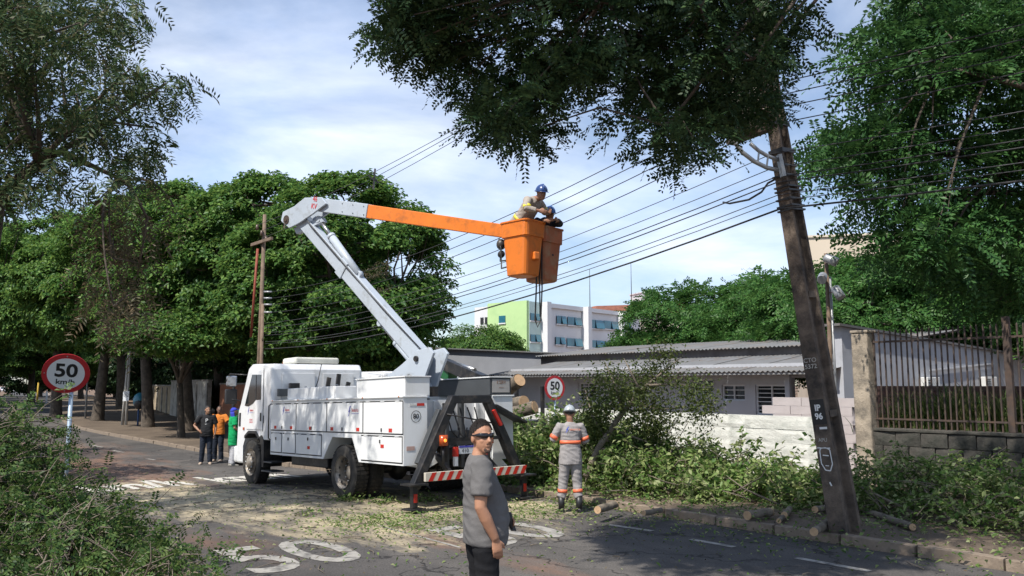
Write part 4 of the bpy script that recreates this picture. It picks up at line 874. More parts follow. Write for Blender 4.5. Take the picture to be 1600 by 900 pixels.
# side tool bodies
GAPM = M('seam_black', (0.03, 0.03, 0.032), 0.8)
AMB0 = M('amber_marker', (.45, .12, .02), .3)
REDR = M('red_reflector', (0.50, 0.03, 0.02), 0.25, var=0.1)
def side_body(sd):
    ya, yb = .72 * sd, 1.20 * sd
    y0, y1 = min(ya, yb), max(ya, yb)
    pr = [(-2.15, .70), (-2.15, 1.845), (3.32, 1.845), (3.32, .70), (.80, .70), (.43, 1.13), (-.36, 1.13), (-.62, .70)]
    b = MB(); nP = len(pr)
    # concave outline: triangulate by hand through three quads
    quads = [[(-2.15, .70), (-.62, .70), (-.36, 1.13), (-2.15, 1.13)], [(-2.15, 1.13), (3.32, 1.13), (3.32, 1.845), (-2.15, 1.845)], [(.80, .70), (3.32, .70), (3.32, 1.13), (.43, 1.13)]]
    for q in quads:
        for y in (y0, y1): b.add([(x, y, z) for x, z in q], [(0, 1, 2, 3)])
    P = [(x, y0, z) for x, z in pr] + [(x, y1, z) for x, z in pr]; b.add(P, [(i, (i + 1) % nP, nP + (i + 1) % nP, nP + i) for i in range(nP)])
    body = b.build('tool_body', WHITE, tk)
    yo = 1.20 * sd
    def panel(x0, x1, z0, z1, refl=(), key=None):
        t = .014 * sd; m = MB().bx(x0 + .02, x1 - .02, min(yo + .003 * sd, yo + t), max(yo + .003 * sd, yo + t), z0, z1); d = m.build('door', WHITE, tk, .004)
        g = MB(); yy = (yo + .0016 * sd, yo + .0026 * sd); yy = (min(yy), max(yy)); g.bx(x0 + .002, x1 - .002, *yy, z0 - .022, z1 + .024); g.build('seam', GAPM, d)
        yr = (yo + .0145 * sd, yo + .019 * sd); yr = (min(yr), max(yr))
        for rx in refl: MB().bx(rx - .055, rx + .055, *yr, z0 + .02, z0 + .085).build('reflector', REDR, d)
        if key: 
            yk = (yo + .0145 * sd, yo + .03 * sd); MB().bx(key[0] - .012, key[0] + .012, min(yk), max(yk), key[1] - .04, key[1] + .02).build('handle', BLACKM, d)
        yh = (yo + .003 * sd, yo + .02 * sd)
        if sd > 0:
            for hx in (x0 + .18, (x0 + x1) / 2, x1 - .18): MB().bx(hx - .06, hx + .06, min(yh), max(yh), z1 + .003, z1 + .016).build('hinge', WHITE, d)
        return d
    bx_ = [3.32, 2.03, .65, -.78, -2.15]
    rf = [((3.05, 2.25), 2.7), ((1.35,), 1.3), ((.42, -.6), 0), ((-1.75,), -1.45)]
    for i in range(4):
        panel(bx_[i + 1], bx_[i], 1.235, 1.775, rf[i][0], (rf[i][1], 1.30))
    panel(2.72, 3.30, .765, 1.15, (), (3.0, 1.06)); panel(2.04, 2.70, .765, 1.15, (), (2.38, 1.06)); d3 = panel(.86, 2.02, .765, 1.15, (), (1.45, 1.08)); d4 = panel(-2.13, -.70, .75, 1.17, (), (-1.4, 1.1))
    yr = sorted((yo + .0145 * sd, yo + .019 * sd)); MB().bx(1.36, 1.47, *yr, .87, .93).build('reflector', REDR, d3); MB().bx(-1.53, -1.42, *yr, .98, 1.04).build('reflector', REDR, d4)
    for x in (3.32, 2.03, .65, -.78, -2.15):
        pass
    MB().bx(-2.17, 3.34, min(ya, yo + .03 * sd), max(ya, yo + .03 * sd), 1.846, 1.872).build('top_trim', WHITE, tk, .006)
    MB().bx(.5, 2.72, min(.64 * sd, 1.1 * sd), max(.64 * sd, 1.1 * sd), 1.873, 2.11).build('upper_box', WHITE, tk, .012)
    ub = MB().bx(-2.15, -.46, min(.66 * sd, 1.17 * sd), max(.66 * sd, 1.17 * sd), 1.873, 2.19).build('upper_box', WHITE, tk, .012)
    MB().bx(-2.17, -.44, min(.64 * sd, 1.19 * sd), max(.64 * sd, 1.19 * sd), 2.193, 2.215).build('lid', WHITE, ub, .005)
    return ub
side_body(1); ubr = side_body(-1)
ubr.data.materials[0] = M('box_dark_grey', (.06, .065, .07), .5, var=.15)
# logos on the left side: bolt and red lettering
def logo(x, z, s=1.0, y=1.2155):
    m = MB(); k = [(-.02, .0), (.05, .11), (.02, .11), (.075, .20), (.03, .20), (-.04, .07), (-.005, .07), (-.06, -.03)]
    m.add([(x + .13 * s - u * s, y, z + (v - .09) * s * 1.0) for u, v in k], [(0, 1, 2, 5, 6, 7), (2, 3, 4, 5)]); m.build('logo_bolt', BLUP, tk)
    txt('logo_lettering', 'Bestetrica', .10 * s, M('red_print', (.55, .06, .07), .5), tk, frame_mtx((x - .12 * s, y, z + .02 * s), (-1, 0, 0), (0, 0, 1)), .0008, sx=.68)
    MB().bx(x - .28 * s, x + .03 * s, y - .0006, y + .0004, z - .055 * s, z - .045 * s).build('logo_line', BLUP, tk)
logo(2.55, 1.64, .8); logo(-.38, 1.62, .9)
# grab rails, steps, side markers and tie-down rings
for x in (3.40,): m = MB(); m.tube([(x, 1.16, 1.0), (x, 1.22, 1.05), (x, 1.22, 1.75), (x, 1.16, 1.8)], .014, 6); m.build('grab_rail', BLACKM, tk)
MB().bx(3.36, 3.9, .85, 1.16, .50, .53).build('step', DARKM, tk, .005); MB().bx(3.36, 3.9, .85, 1.16, .30, .33).build('step', DARKM, tk, .005)
for x in (3.2, 1.9, .6, -.8, -2.05): m = MB(); m.ball((x, 1.236, 1.86), (.02, .012, .012), 8, 5); m.build('side_marker', AMB0, tk)
for x in (-1.9, -.9): m = MB(); m.tube([(x - .05, .92, 2.216), (x - .05, .92, 2.25), (x + .05, .92, 2.25), (x + .05, .92, 2.216)], .008, 6); m.build('lid_handle', STEEL, tk)
for x in (.9, 2.3): m = MB(); m.tube([(x - .05, .87, 2.112), (x - .05, .87, 2.145), (x + .05, .87, 2.145), (x + .05, .87, 2.112)], .008, 6); m.build('lid_handle', STEEL, tk)
MB().bx(-2.1, .3, -.5, .45, 1.082, 1.25).build('deck_tools', DARKM, tk, .01)
# rear face stickers
RX = -2.153
txt('sticker_number', '80', .12, BLKP, tk, frame_mtx((RX - .003, .95, 1.52), (0, -1, 0), (0, 0, 1)), .0008, bold=.002)
rg = MB(); n = 24
rg.loft([[Vector((RX - .001, .95 + r * math.cos(2 * math.pi * k / n), 1.52 + r * math.sin(2 * math.pi * k / n))) for k in range(n)] for r in (.102, .092)], False); rg.build('sticker_ring', BLKP, tk)
MB().bx(RX - .004, RX, .78, .93, 1.70, 1.745).build('reflector', REDR, tk); MB().bx(RX - .004, RX, .935, 1.08, 1.705, 1.74).build('reflector', M('white_reflector', (.6, .6, .58), .3), tk)
MB().bx(RX - .004, RX, .98, 1.14, .95, 1.02).build('warning_label', M('pink_label', (.5, .33, .28), .5), tk)
# right rear box plate
MB().bx(-2.153 - .004, -2.152, -1.13, -.72, 1.92, 2.16).build('notice_plate', M('plate_grey', (.42, .40, .38), .6), tk)
txt('plate_lettering', 'II SERV\n-----', .09, M('brown_print', (.22, .11, .06), .6), tk, frame_mtx((-2.159, -.93, 2.06), (0, -1, 0), (0, 0, 1)), .0008, sx=.8)
# centre rear bulkhead with posts
MB().bx(-1.92, -1.86, -.71, .71, .95, 1.80).build('rear_bulkhead', WHITE, tk)
for y in (.42, .12, -.2, -.5): MB().bx(-1.97, -1.922, y - .03, y + .03, .95, 1.78).build('rib', WHITE, tk, .005)
for y in (.28, -.05): MB().bx(-2.14, -2.02, y - .035, y + .035, .6, 1.74).build('rear_post', DARKM, tk, .006)
mg = MB(); mg.prism([(.70, .62), (1.15, .70), (1.15, 1.0), (.55, 1.0), (.42, .74)], -2.12, -2.08, 'x'); mg.build('mudflap_panel', WHITE, tk)
mg = MB(); mg.prism([(-.62, 1.0), (-.62, .55), (-1.1, .55)], -2.12, -2.08, 'x'); mg.build('mudflap_panel', WHITE, tk)
# outrigger A-frame
OX = -2.42
og = MB(); og.beam((OX, .42, 1.80), (OX, -.42, 1.80), .16, .14); og.build('outrigger_beam', BLACKM, tk, .01)
for sd in (1, -1):
    l = MB(); l.beam((OX, .36 * sd, 1.82), (OX, 1.16 * sd, .36), .15, .15, (1, 0, 0)); lg = l.build('outrigger_leg', BLACKM, tk, .012)
    l = MB(); l.beam((OX + .13, .55 * sd, 1.62), (OX + .13, 1.0 * sd, .72), .10, .12, (1, 0, 0)); l.build('inner_beam', DARKM, lg, .01)
    l = MB(); l.beam((OX - .02, 1.18 * sd, .40), (OX - .02, 1.18 * sd, .03), .10, .10, (1, 0, 0)); ft = l.build('outrigger_foot', BLACKM, tk, .008)
    MB().bx(OX - .17, OX + .13, 1.03 * sd - .0 if sd > 0 else 1.33 * sd, 1.33 * sd if sd > 0 else 1.03 * sd, .0, .028).build('foot_plate', BLACKM, ft, .006)
    MB().bx(OX - .2, OX + .12, (1.0 if sd > 0 else -1.36), (1.36 if sd > 0 else -1.0), .40, .43).build('foot_cap', BLACKM, ft, .005)
    MB().bx(OX - .075, OX - .071, 1.18 * sd - .035, 1.18 * sd + .035, .12, .26).build('reflector', REDR, ft)
wing = MB(); wing.add([(OX - .1, -.55, 1.70), (OX - .1, -1.25, 1.38), (OX + .35, -1.25, 1.40), (OX + .35, -.55, 1.74), (OX - .1, -.55, 1.66), (OX - .1, -1.25, 1.34), (OX + .35, -1.25, 1.36), (OX + .35, -.55, 1.70)], [(0, 1, 2, 3), (7, 6, 5, 4), (0, 4, 5, 1), (1, 5, 6, 2), (2, 6, 7, 3), (3, 7, 4, 0)]); wing.build('ramp_panel', BLACKM, tk)
MB().beam((OX - .08, -.45, 1.6), (OX - .08, -.62, 1.33), .05, .1, (1, 0, 0)).build('red_strut', REDR, tk)
MB().tube([(OX - .09, .55, 1.55), (OX - .1, .1, 1.47), (OX - .1, -.5, 1.36)], .014, 6).build('linkage_rod', BLACKM, tk)
hb = MB()
for k in range(5):
    y0 = .5 - k * .16; hb.tube([(OX + .05, y0, 1.66), (OX - .02 - .04 * (k % 2), y0 - .1, 1.25 - .06 * (k % 3)), (OX + .02, y0 - .26, 1.12), (OX + .1, y0 - .35, 1.3)], .013, 6)
hb.build('hydraulic_hoses', BLACKM, tk)
MB().bx(OX - .02, OX + .04, -.75, .75, 1.08, 1.14).build('light_bar', BLACKM, tk)
LAMP = M('amber_lamp', (.65, .16, .02), .3, var=.1, emit=(1.0, .30, .04), estr=1.6)
AMB = M('amber_glass', (.42, .07, .015), .2, var=.1)
for y in (.62, -.36):
    l = MB(); l.cyl((OX - .07, y, 1.02), (OX - .07, y, 1.20), .085, .08, 16); lo = l.build('tail_lamp', AMB, tk); l = MB(); l.ball((OX - .148, y + .01, 1.11), (.012, .03, .03)); l.build('bulb', LAMP, lo)
    MB().cyl((OX - .07, y, .72), (OX - .07, y, 1.02), .025).build('lamp_bracket', BLACKM, tk)
pl = MB().bx(OX - .03, OX - .02, -.16, .26, .86, 1.0).build('license_plate', M('plate_white', (.55, .57, .6), .4), tk)
MB().bx(OX - .034, OX - .031, -.16, .26, .966, 1.0).build('plate_band', BLUP, pl); txt('plate_characters', '410', .10, BLKP, pl, frame_mtx((OX - .034, .13, .91), (0, -1, 0), (0, 0, 1)), .0008)
for y in (.33, -.3):
    t_ = MB().bx(OX - .05, OX + .01, y - .035, y + .035, .66, .98).build('marker_post', WHTP, tk, .004); MB().bx(OX - .054, OX + .014, y - .039, y + .039, .82, .984).build('red_band', REDR, t_)
# striped bumper
BX = -2.6
bp_ = MB().bx(BX, BX + .06, -1.12, 1.05, .455, .60).build('bumper', M('bumper_cream', (.55, .50, .42), .5, var=.1), tk, .006)
for k in range(12):
    y = 1.0 - k * .18; m = MB(); m.add([(BX - .003, y, .458), (BX - .003, y - .09, .458), (BX - .003, y - .17, .597), (BX - .003, y - .08, .597)], [(0, 1, 2, 3)]); m.build('stripe', REDR, bp_)
for y in (.5, -.5): MB().beam((BX + .08, y, .55), (-2.1, y, .85), .07, .09).build('bumper_bracket', BLACKM, tk)
# ---------------------------------------------------------------- cab
_before = set(bpy.data.objects.keys())
prof = [(3.62, .98), (3.64, 2.50), (3.74, 2.62), (5.02, 2.66), (5.20, 2.58), (5.66, 1.78), (5.78, 1.62), (5.86, .62), (5.84, .42), (5.45, .42), (5.46, .80), (5.30, 1.05), (5.06, 1.16), (4.64, 1.16), (4.38, 1.02), (4.30, .98)]
c_ = MB(); n_ = len(prof); YS = [(-1.13, .94), (-1.10, 1.0), (1.10, 1.0), (1.13, .94)]
ctr = (4.7, 1.7)
rings = []
for y, k in ((-1.14, .965), (-1.11, .99), (-1.05, 1.0), (1.05, 1.0), (1.11, .99), (1.14, .965)):
    rings.append([Vector((ctr[0] + (x - ctr[0]) * k, y, ctr[1] + (z - ctr[1]) * k)) for x, z in prof])
c_.loft(rings, False, False)
# side faces of the cab, split so that the wheel arch stays open
def sideface(y, k):
    T = lambda x, z: (ctr[0] + (x - ctr[0]) * k, y, ctr[1] + (z - ctr[1]) * k)
    for q in ([0, 1, 2, 3, 4, 5, 13, 14, 15], [5, 6, 7, 8, 9, 10, 11, 12, 13]): c_.add([T(*prof[i]) for i in q], [tuple(range(len(q)))])
sideface(1.14, .965); sideface(-1.14, .965)
cab = c_.build('cab', CABW, tk)
bm = bmesh.new(); bm.from_mesh(cab.data); bmesh.ops.remove_doubles(bm, verts=bm.verts, dist=.001); bmesh.ops.recalc_face_normals(bm, faces=bm.faces); bm.to_mesh(cab.data); bm.free()
for p_ in cab.data.polygons: p_.use_smooth = True
md = cab.modifiers.new('b', 'BEVEL'); md.width = .035; md.segments = 3; md.limit_method = 'ANGLE'; md.angle_limit = R(28)
md = cab.modifiers.new('w', 'WEIGHTED_NORMAL')
YC = 1.143
def cabpoly(name, pts, mat, y0, th, parent=cab, bev=0.0):
    m = MB(); m.prism(pts, y0, y0 + th, 'y'); return m.build(name, mat, parent, bev)
dr = cabpoly('door_panel', [(4.18, 1.22), (4.18, 2.50), (4.98, 2.52), (5.42, 1.80), (5.42, 1.35), (5.22, 1.22)], CABW, YC - .01, .022, cab, .006)
cabpoly('side_window', [(4.30, 1.86), (4.30, 2.40), (4.94, 2.42), (5.34, 1.74), (5.12, 1.72), (4.86, 1.78), (4.66, 1.86)], GLASSD, YC + .0125, .006)
MB().bx(4.62, 4.67, YC + .012, YC + .022, 1.86, 2.40).build('window_bar', BLACKM, cab)
MB().bx(4.24, 4.30, YC + .0125, YC + .03, 1.40, 1.58).build('door_handle', BLACKM, cab, .004)
MB().bx(4.10, 4.15, YC + .0015, YC + .006, 1.36, 1.52).build('vent', BLACKM, cab)
cabpoly('door_seam', [(4.155, 1.18), (4.155, 2.53), (4.175, 2.53), (4.175, 1.18)], GAPM, YC, .003)
cabpoly('grille_side', [(5.60, 1.28), (5.60, 1.58), (5.70, 1.58), (5.72, 1.28)], BLACKM, YC - .03, .035)
MB().bx(5.36, 5.42, YC + .001, YC + .02, 1.20, 1.26).build('side_marker', AMB, cab, .005)
logo(5.02, 1.62, .75, YC + .0145)
txt('door_lettering', 'ELETRICA\nSERVICOS', .055, M('red_print', (.55, .06, .07), .5), tk, frame_mtx((4.95, YC + .014, 1.40), (-1, 0, 0), (0, 0, 1)), .0006, sx=.8)
w_ = MB(); w_.add([(5.225, -1.0, 2.535), (5.225, 1.0, 2.535), (5.655, 1.04, 1.80), (5.655, -1.04, 1.80), (5.235, -1.0, 2.545), (5.235, 1.0, 2.545), (5.668, 1.04, 1.81), (5.668, -1.04, 1.81)], [(0, 1, 2, 3), (4, 7, 6, 5), (0, 4, 5, 1), (2, 6, 7, 3), (1, 5, 6, 2), (0, 3, 7, 4)]); w_.build('windscreen', GLASSD, cab)
MB().bx(5.80, 5.95, -1.17, 1.17, .44, .82).build('front_bumper', CABW, cab, .05, 3); MB().bx(5.90, 5.955, .75, 1.1, .62, .8).build('headlight', GLASSD, cab, .01)
MB().bx(5.83, 5.87, -.8, .8, .95, 1.5).build('grille', BLACKM, cab)
# rear wall of the cab
for (y0, y1) in ((.1, .9), (-.9, -.1)): MB().bx(3.606, 3.622, y0, y1, 1.55, 2.42).build('rear_panel', CABW, cab, .02)
MB().bx(3.46, 3.60, -.9, 1.02, 1.92, 2.08).build('rear_crossbar', DARKM, cab, .01)
MB().bx(3.40, 3.52, .55, .78, 2.083, 2.2).build('work_light', BLACKM, cab, .01)
MB().bx(3.42, 3.60, .75, 1.06, 1.0, 1.85).build('air_intake', BLACKM, cab, .02); 
for (y, h) in ((-.1, .30), (-.35, .38), (-.6, .2)): MB().beam((3.35, y, 2.02), (3.35, y - .05, 2.02 + h), .07, .09).build('hose_fitting', BLACKM, cab)
MB().tube([(3.45, .15, 2.10), (3.42, .1, 2.25), (3.46, 0, 2.62)], .010, 5).build('antenna_cable', BLACKM, cab)
ac = MB(); ac.bx(3.85, 4.75, -.62, .5, 2.64, 2.78); ac.build('roof_air_unit', M('ac_cream', (.60, .60, .54), .5), cab, .05, 4); MB().bx(4.76, 4.86, .3, .46, 2.64, 2.72).build('beacon', AMB, cab, .02)
for sd in (1, -1):
    m = MB(); m.tube([(5.25, 1.12 * sd, 2.42), (5.75, 1.38 * sd, 2.46), (5.85, 1.42 * sd, 2.30)], .018, 6); m.tube([(5.70, 1.14 * sd, 1.86), (5.86, 1.42 * sd, 1.9)], .016, 6); ma = m.build('mirror_arm', BLACKM, cab)
    MB().bx(5.78, 5.92, 1.28 * sd - .11, 1.28 * sd + .16, 1.78, 2.12).build('mirror', BLACKM, ma, .03); MB().bx(5.74, 5.9, 1.28 * sd - .08, 1.28 * sd + .14, 2.18, 2.42).build('wide_mirror', STEEL, ma, .03)
# front mudguard and step
m = MB(); m.prism([(4.36, 1.06), (4.20, .86), (4.14, .40), (4.02, .40), (4.02, .95), (4.2, 1.10)], .72, 1.16, 'y'); m.build('mudguard', BLACKM, tk)
m = MB(); m.prism([(4.36, 1.04), (4.62, 1.19), (5.08, 1.19), (5.32, 1.07), (5.32, 1.01), (5.06, 1.13), (4.64, 1.13), (4.40, 1.0)], .8, 1.165, 'y'); m.build('mudguard_lip', BLACKM, tk)
def cxm(x): return 3.46 + (x - 3.62) * .805 if x < 4.85 else x - .40
for o in [q for q in bpy.data.objects if q.name not in _before]:
    if o.location.length > .01: o.location.x = cxm(o.location.x); o.location.z = o.location.z if o.location.z < 1.2 else 1.2 + (o.location.z - 1.2) * 1.05; continue
    for v in o.data.vertices:
        v.co.x = cxm(v.co.x)
        if v.co.z > 1.2: v.co.z = 1.2 + (v.co.z - 1.2) * 1.05
# ---------------------------------------------------------------- boom
TB = Vector((-2.02, 16.4)); BD = Vector((-.77, .64)).normalized(); BN = Vector((-.64, -.77)).normalized()   # BN: towards the camera side
def bpw(px, py, off=0.0):
    a = (px - 800) / F; p0 = TB + BN * off; t = (a * p0.y - p0.x) / (BD.x - a * BD.y); q = p0 + BD * t
    return at(px, py, q.y)
def bp3(px, py, off=0.0): return TMI @ bpw(px, py, off)
BNL = (TMI.to_3x3() @ Vector((BN.x, BN.y, 0))).normalized()
def plate(name, pts, o0, o1, mat, parent=tk, bev=.01):
    A = [bp3(x, y) + BNL * o0 for x, y in pts]; B = [bp3(x, y) + BNL * o1 for x, y in pts]; k = len(pts); m = MB()
    m.add(A + B, [tuple(range(k)), tuple(range(k, 2 * k))[::-1]] + [(i, (i + 1) % k, k + (i + 1) % k, k + i) for i in range(k)]); return m.build(name, mat, parent, bev)
BOOMG = M('boom_grey', (0.43, 0.48, 0.54), 0.4, var=0.07, scale=2, dirt=(0.30, 0.32, 0.33), dirt_amt=0.3, dscale=4)
ORG = M('orange_fibreglass', (0.72, 0.19, 0.025), 0.4, var=0.08, scale=3, dirt=(0.42, 0.13, 0.03), dirt_amt=0.35, dscale=4)
pv = bp3(635, 620)
m = MB(); m.cyl((pv.x, pv.y, 1.08), (pv.x, pv.y, 1.75), .36, .32, 20); m.cyl((pv.x, pv.y, 1.75), (pv.x, pv.y, 1.84), .46, .46, 20); m.build('turret_pedestal', BLACKM, tk)
for o0, o1 in ((.16, .22), (-.22, -.16)):
    plate('turret_plate', [(596, 604), (672, 604), (676, 590), (690, 552), (683, 543), (664, 548), (640, 570)], o0, o1, BOOMG)
plate('turret_web', [(600, 604), (668, 604), (655, 580), (640, 575)], -.158, .158, BOOMG)
m = MB(); c0_ = bp3(664, 561); m.cyl(c0_ - BNL * .26, c0_ + BNL * .26, .055, n=14); m.build('pivot_pin', BLACKM, tk)
a_, b_ = bp3(666, 566), bp3(474, 344)
m = MB(); m.beam(a_, b_, .22, .34, BNL.cross((b_ - a_).normalized()), .20, .30); lb_ = m.build('lower_boom', BOOMG, tk, .015)
mid = a_.lerp(b_, .62); dirb = (b_ - a_).normalized(); m = MB(); m.beam(mid - dirb * .12, mid + dirb * .12, .25, .38, BNL.cross(dirb)); m.build('boom_collar', BOOMG, lb_, .01)
m = MB()
for o0, o1 in ((.13, .18), (-.18, -.13)):
    A = plate('elbow_plate', [(449, 347), (452, 333), (470, 324), (486, 311), (512, 310), (520, 320), (500, 335), (478, 350), (462, 358)], o0, o1, BOOMG)
c0_ = bp3(458, 345); m = MB(); m.cyl(c0_ - BNL * .2, c0_ + BNL * .2, .10, n=16); m.cyl(c0_ - BNL * .22, c0_ + BNL * .22, .05, n=12); m.build('elbow_hub', RUST, tk)
ub0, ub1, ub2 = bp3(498, 320), bp3(579, 331), bp3(792, 362)
m = MB(); m.beam(ub0, ub1, .22, .30, BNL.cross((ub1 - ub0).normalized())); upb = m.build('upper_boom', BOOMG, tk, .012)
m = MB(); m.beam(ub1, ub2, .18, .285, BNL.cross((ub2 - ub1).normalized()), .17, .24); m.build('insulated_boom', ORG, upb, .012)
bl_ = MB()
for k in range(6):
    q = ub0.lerp(ub1, .55 + .4 * (k % 3) / 2) + BNL * .112 + Vector((0, 0, .09 if k < 3 else -.09)); bl_.cyl(q - BNL * .01, q + BNL * .008, .012, n=8)
bl_.build('bolts', DARKM, upb)
u_ = -(ub1 - ub0).normalized()
txt('boom_marking', '46\nKV', .16, M('red_print', (.55, .06, .07), .5), tk, frame_mtx(bp3(502, 319) + BNL * .185, (ub1 - ub0), BNL.cross(ub1 - ub0)), .0008, bold=.002)
def cylinder(pa, pb, frac, r, off, name='hydraulic_cylinder'):
    A = bp3(*pa) + BNL * off; B = bp3(*pb) + BNL * off; c = A.lerp(B, frac); m = MB(); m.cyl(c, B, r, n=14); m.cyl(c - (B - A).normalized() * .05, c + (B - A).normalized() * .03, r * 1.12, n=14); h = m.build(name, BOOMG, tk)
    m = MB(); m.cyl(A, c, r * .5, n=10); m.build('piston_rod', STEEL, h); m = MB(); m.cyl(A - BNL * .05, A + BNL * .05, r * .9, n=12); m.build('clevis', BOOMG, h); m = MB(); m.cyl(B - BNL * .05, B + BNL * .05, r * 1.1, n=12); m.build('clevis', BOOMG, h)
cylinder((500, 343), (562, 430), .33, .085, .02); cylinder((596, 505), (656, 578), .45, .075, .02)
plate('link_arm', [(462, 357), (505, 340), (508, 347), (466, 366)], -.06, .06, BOOMG, tk, .006)
hs = MB()
for k in range(3):
    hs.tube([bp3(667, 556, .13), bp3(600 - k, 485 - k * 2, .13), bp3(540, 415 + k, .13), bp3(486, 352 + k, .13), bp3(470, 330, .15)], .012, 5)
hs.build('boom_hoses', DARKM, tk)
# platform and buckets
def bucket(ctr, name, mat):
    bx = (TMI.to_3x3() @ Vector((-BD.x, -BD.y, 0))); bx.z = 0; bx.normalize(); by = -BNL.copy(); by.z = 0; by.normalize(); up = TMI.to_3x3() @ Vector((0, 0, 1))
    def ring(hx, hy, z, r=.08):
        pts = []
        for (sx_, sy_) in ((1, 1), (-1, 1), (-1, -1), (1, -1)):
            for k in range(4):
                a = (math.pi / 2) * k / 3 + {(1, 1): 0, (-1, 1): math.pi / 2, (-1, -1): math.pi, (1, -1): 1.5 * math.pi}[(sx_, sy_)]
                pts.append(ctr + bx * (sx_ * (hx - r) + r * math.cos(a)) + by * (sy_ * (hy - r) + r * math.sin(a)) + up * z)
        return pts
    m = MB(); m.loft([ring(.18, .19, 0), ring(.215, .215, .02), ring(.265, .25, .66), ring(.29, .275, .67), ring(.298, .28, .91), ring(.312, .295, .915), ring(.312, .295, .94), ring(.275, .26, .94), ring(.265, .25, .70), ring(.22, .21, .06)], True, False)
    return m.build(name, mat, tk)
bc1 = TMI @ (Vector((.19, 14.15, 0)) + Vector((0, 0, at(812, 432, 14.1).z)))
bc2 = TMI @ (Vector((.19, 14.15, 0)) + Vector((.64, .77, 0)) * .52 + Vector((0, 0, at(812, 432, 14.1).z - .05)))
bucket(bc1, 'bucket', ORG); b2_ = bucket(bc2, 'bucket', M('dull_orange', (0.40, 0.12, 0.05), 0.6, var=0.2, scale=4, dirt=(0.35, 0.24, 0.14), dirt_amt=0.5, dscale=3)); b2_['label'] = 'far bucket with darker dirty orange shell'  # far shell darker and rougher than the near one, with brown patches
m = MB(); e_ = bp3(790, 362); m.beam(e_, bc1 + Vector((0, 0, .75)) , .12, .18); m.beam(bc1 + Vector((0, 0, .55)), bc2 + Vector((0, 0, .55)), .1, .16); m.build('platform_arm', ORG, tk, .01)
m = MB(); q = bp3(783, 382); m.ball(q, (.09, .09, .10)); m.ball(q + Vector((0, 0, -.18)), (.08, .06, .07)); m.tube([q, q + Vector((.03, 0, -.3)), bc1 + Vector((0, .1, .3))], .016, 6); m.tube([q + Vector((0, .05, .1)), q + Vector((-.06, .05, -.1)), q + Vector((-.05, .04, -.45)), bc1 + Vector((.1, .15, .2))], .014, 6); m.build('bucket_controls', BLACKM, tk)
cb_ = bc1.lerp(bc2, .5)
def wl(px, py, Y): return TMI @ at(px, py, Y)
m = MB(); m.tube([wl(838, 380, 14.2), wl(838, 450, 14.2), wl(836, 500, 14.2), wl(840, 511, 14.2), wl(845, 500, 14.2), wl(847, 450, 14.2), wl(846, 385, 14.2)], .014, 6); m.tube([wl(842, 375, 14.25), wl(843, 440, 14.25), wl(844, 495, 14.25)], .012, 6); m.build('hanging_cable', BLACKM, tk)
MB().box(TMI @ at(836, 400, 14.0), (.12, .12, .14)).build('tool_pouch', ORG, tk, .02); MB().box(TMI @ at(860, 415, 14.5), (.16, .14, .16)).build('tool_pouch', M('dull_orange2', (.5, .2, .06), .6), tk, .02)
# ================================================================ log truck with crane behind
GRN = M('crane_green', (0.010, 0.10, 0.032), 0.4, var=0.15, dirt=(.05, .09, .03), dirt_amt=.35)
lo_ = so(17.0, 14.0); lt2 = empty('log_truck', (lo_.x, lo_.y, lo_.z + .14), TRZ); tag(lt2, 'crane truck with green crane and tree logs on its bed behind the bucket truck', 'truck')
MB().bx(0, 3.6, -1.15, 1.15, .95, 1.1).build('bed', BLACKM, lt2); MB().bx(3.4, 3.5, -1.15, 1.15, 1.1, 2.0).build('headboard', BLACKM, lt2)
MB().bx(-.2, 7.0, -.45, .45, .6, .9).build('chassis', BLACKM, lt2)
for x in (.1, 1.2, 2.3): 
    for sd in (1, -1): MB().bx(x, x + .08, 1.09 * sd - .04, 1.09 * sd + .04, 1.1, 2.0).build('stake', BLACKM, lt2)
MB().bx(4.9, 6.8, -1.1, 1.1, .9, 2.45).build('cab', CABW, lt2, .1, 3)
def plain_wheel(x, y, parent):
    b = MB(); w = .28; b.loft(lathe_y([(.3, -w / 2), (.46, -w / 2), (.5, -w / 2 + .04), (.5, w / 2 - .04), (.46, w / 2), (.3, w / 2)], 0, 24), True); o = b.build('wheel', RUBBER, parent); o.location = (x, y, .5)
    b = MB(); b.loft(lathe_y([(.3, w / 2 + .003), (.26, w / 2 - .04), (.1, w / 2 + .01), (.02, w / 2 + .01)], 0, 20), True); b.build('rim', RIMM, o)
for x in (.9, 5.9):
    for y in (.95, -.95): plain_wheel(x, y, lt2)
def wl2(px, py, Y): return (Matrix.Translation((lo_.x, lo_.y, lo_.z + .14)) @ Matrix.Rotation(TRZ, 4, 'Z')).inverted() @ at(px, py, Y)
m = MB(); m.beam((4.1, .2, .9), (4.1, .2, 2.35), .45, .45); m.build('crane_column', BLACKM, lt2, .02)
q0 = wl2(676, 572, 23.6); q1 = wl2(708, 586, 22.8); m = MB(); m.beam(q0, q1, .32, .36); m.build('crane_head', GRN, lt2, .03)
q1b = wl2(758, 596, 20.8); m = MB(); m.beam(wl2(690, 566, 23.2), q1b, .22, .30); ca = m.build('crane_arm', BLACKM, lt2, .015)
m = MB(); m.cyl(wl2(706, 566, 22.8), wl2(742, 578, 21.4), .05); m.cyl(wl2(708, 571, 22.7), wl2(744, 583, 21.3), .05); m.build('arm_cylinder', STEEL, lt2)
m = MB(); rr = random.Random(3)
for k in range(9):
    c = q1b + Vector((rr.uniform(-.3, .2), rr.uniform(-.35, .35), rr.uniform(-.3, .15))); m.tube([c, c + Vector((rr.uniform(-.3, .3), rr.uniform(-.3, .3), rr.uniform(-.1, .2))), c + Vector((rr.uniform(-.4, .4), rr.uniform(-.4, .4), rr.uniform(-.35, 0)))], .03, 6)
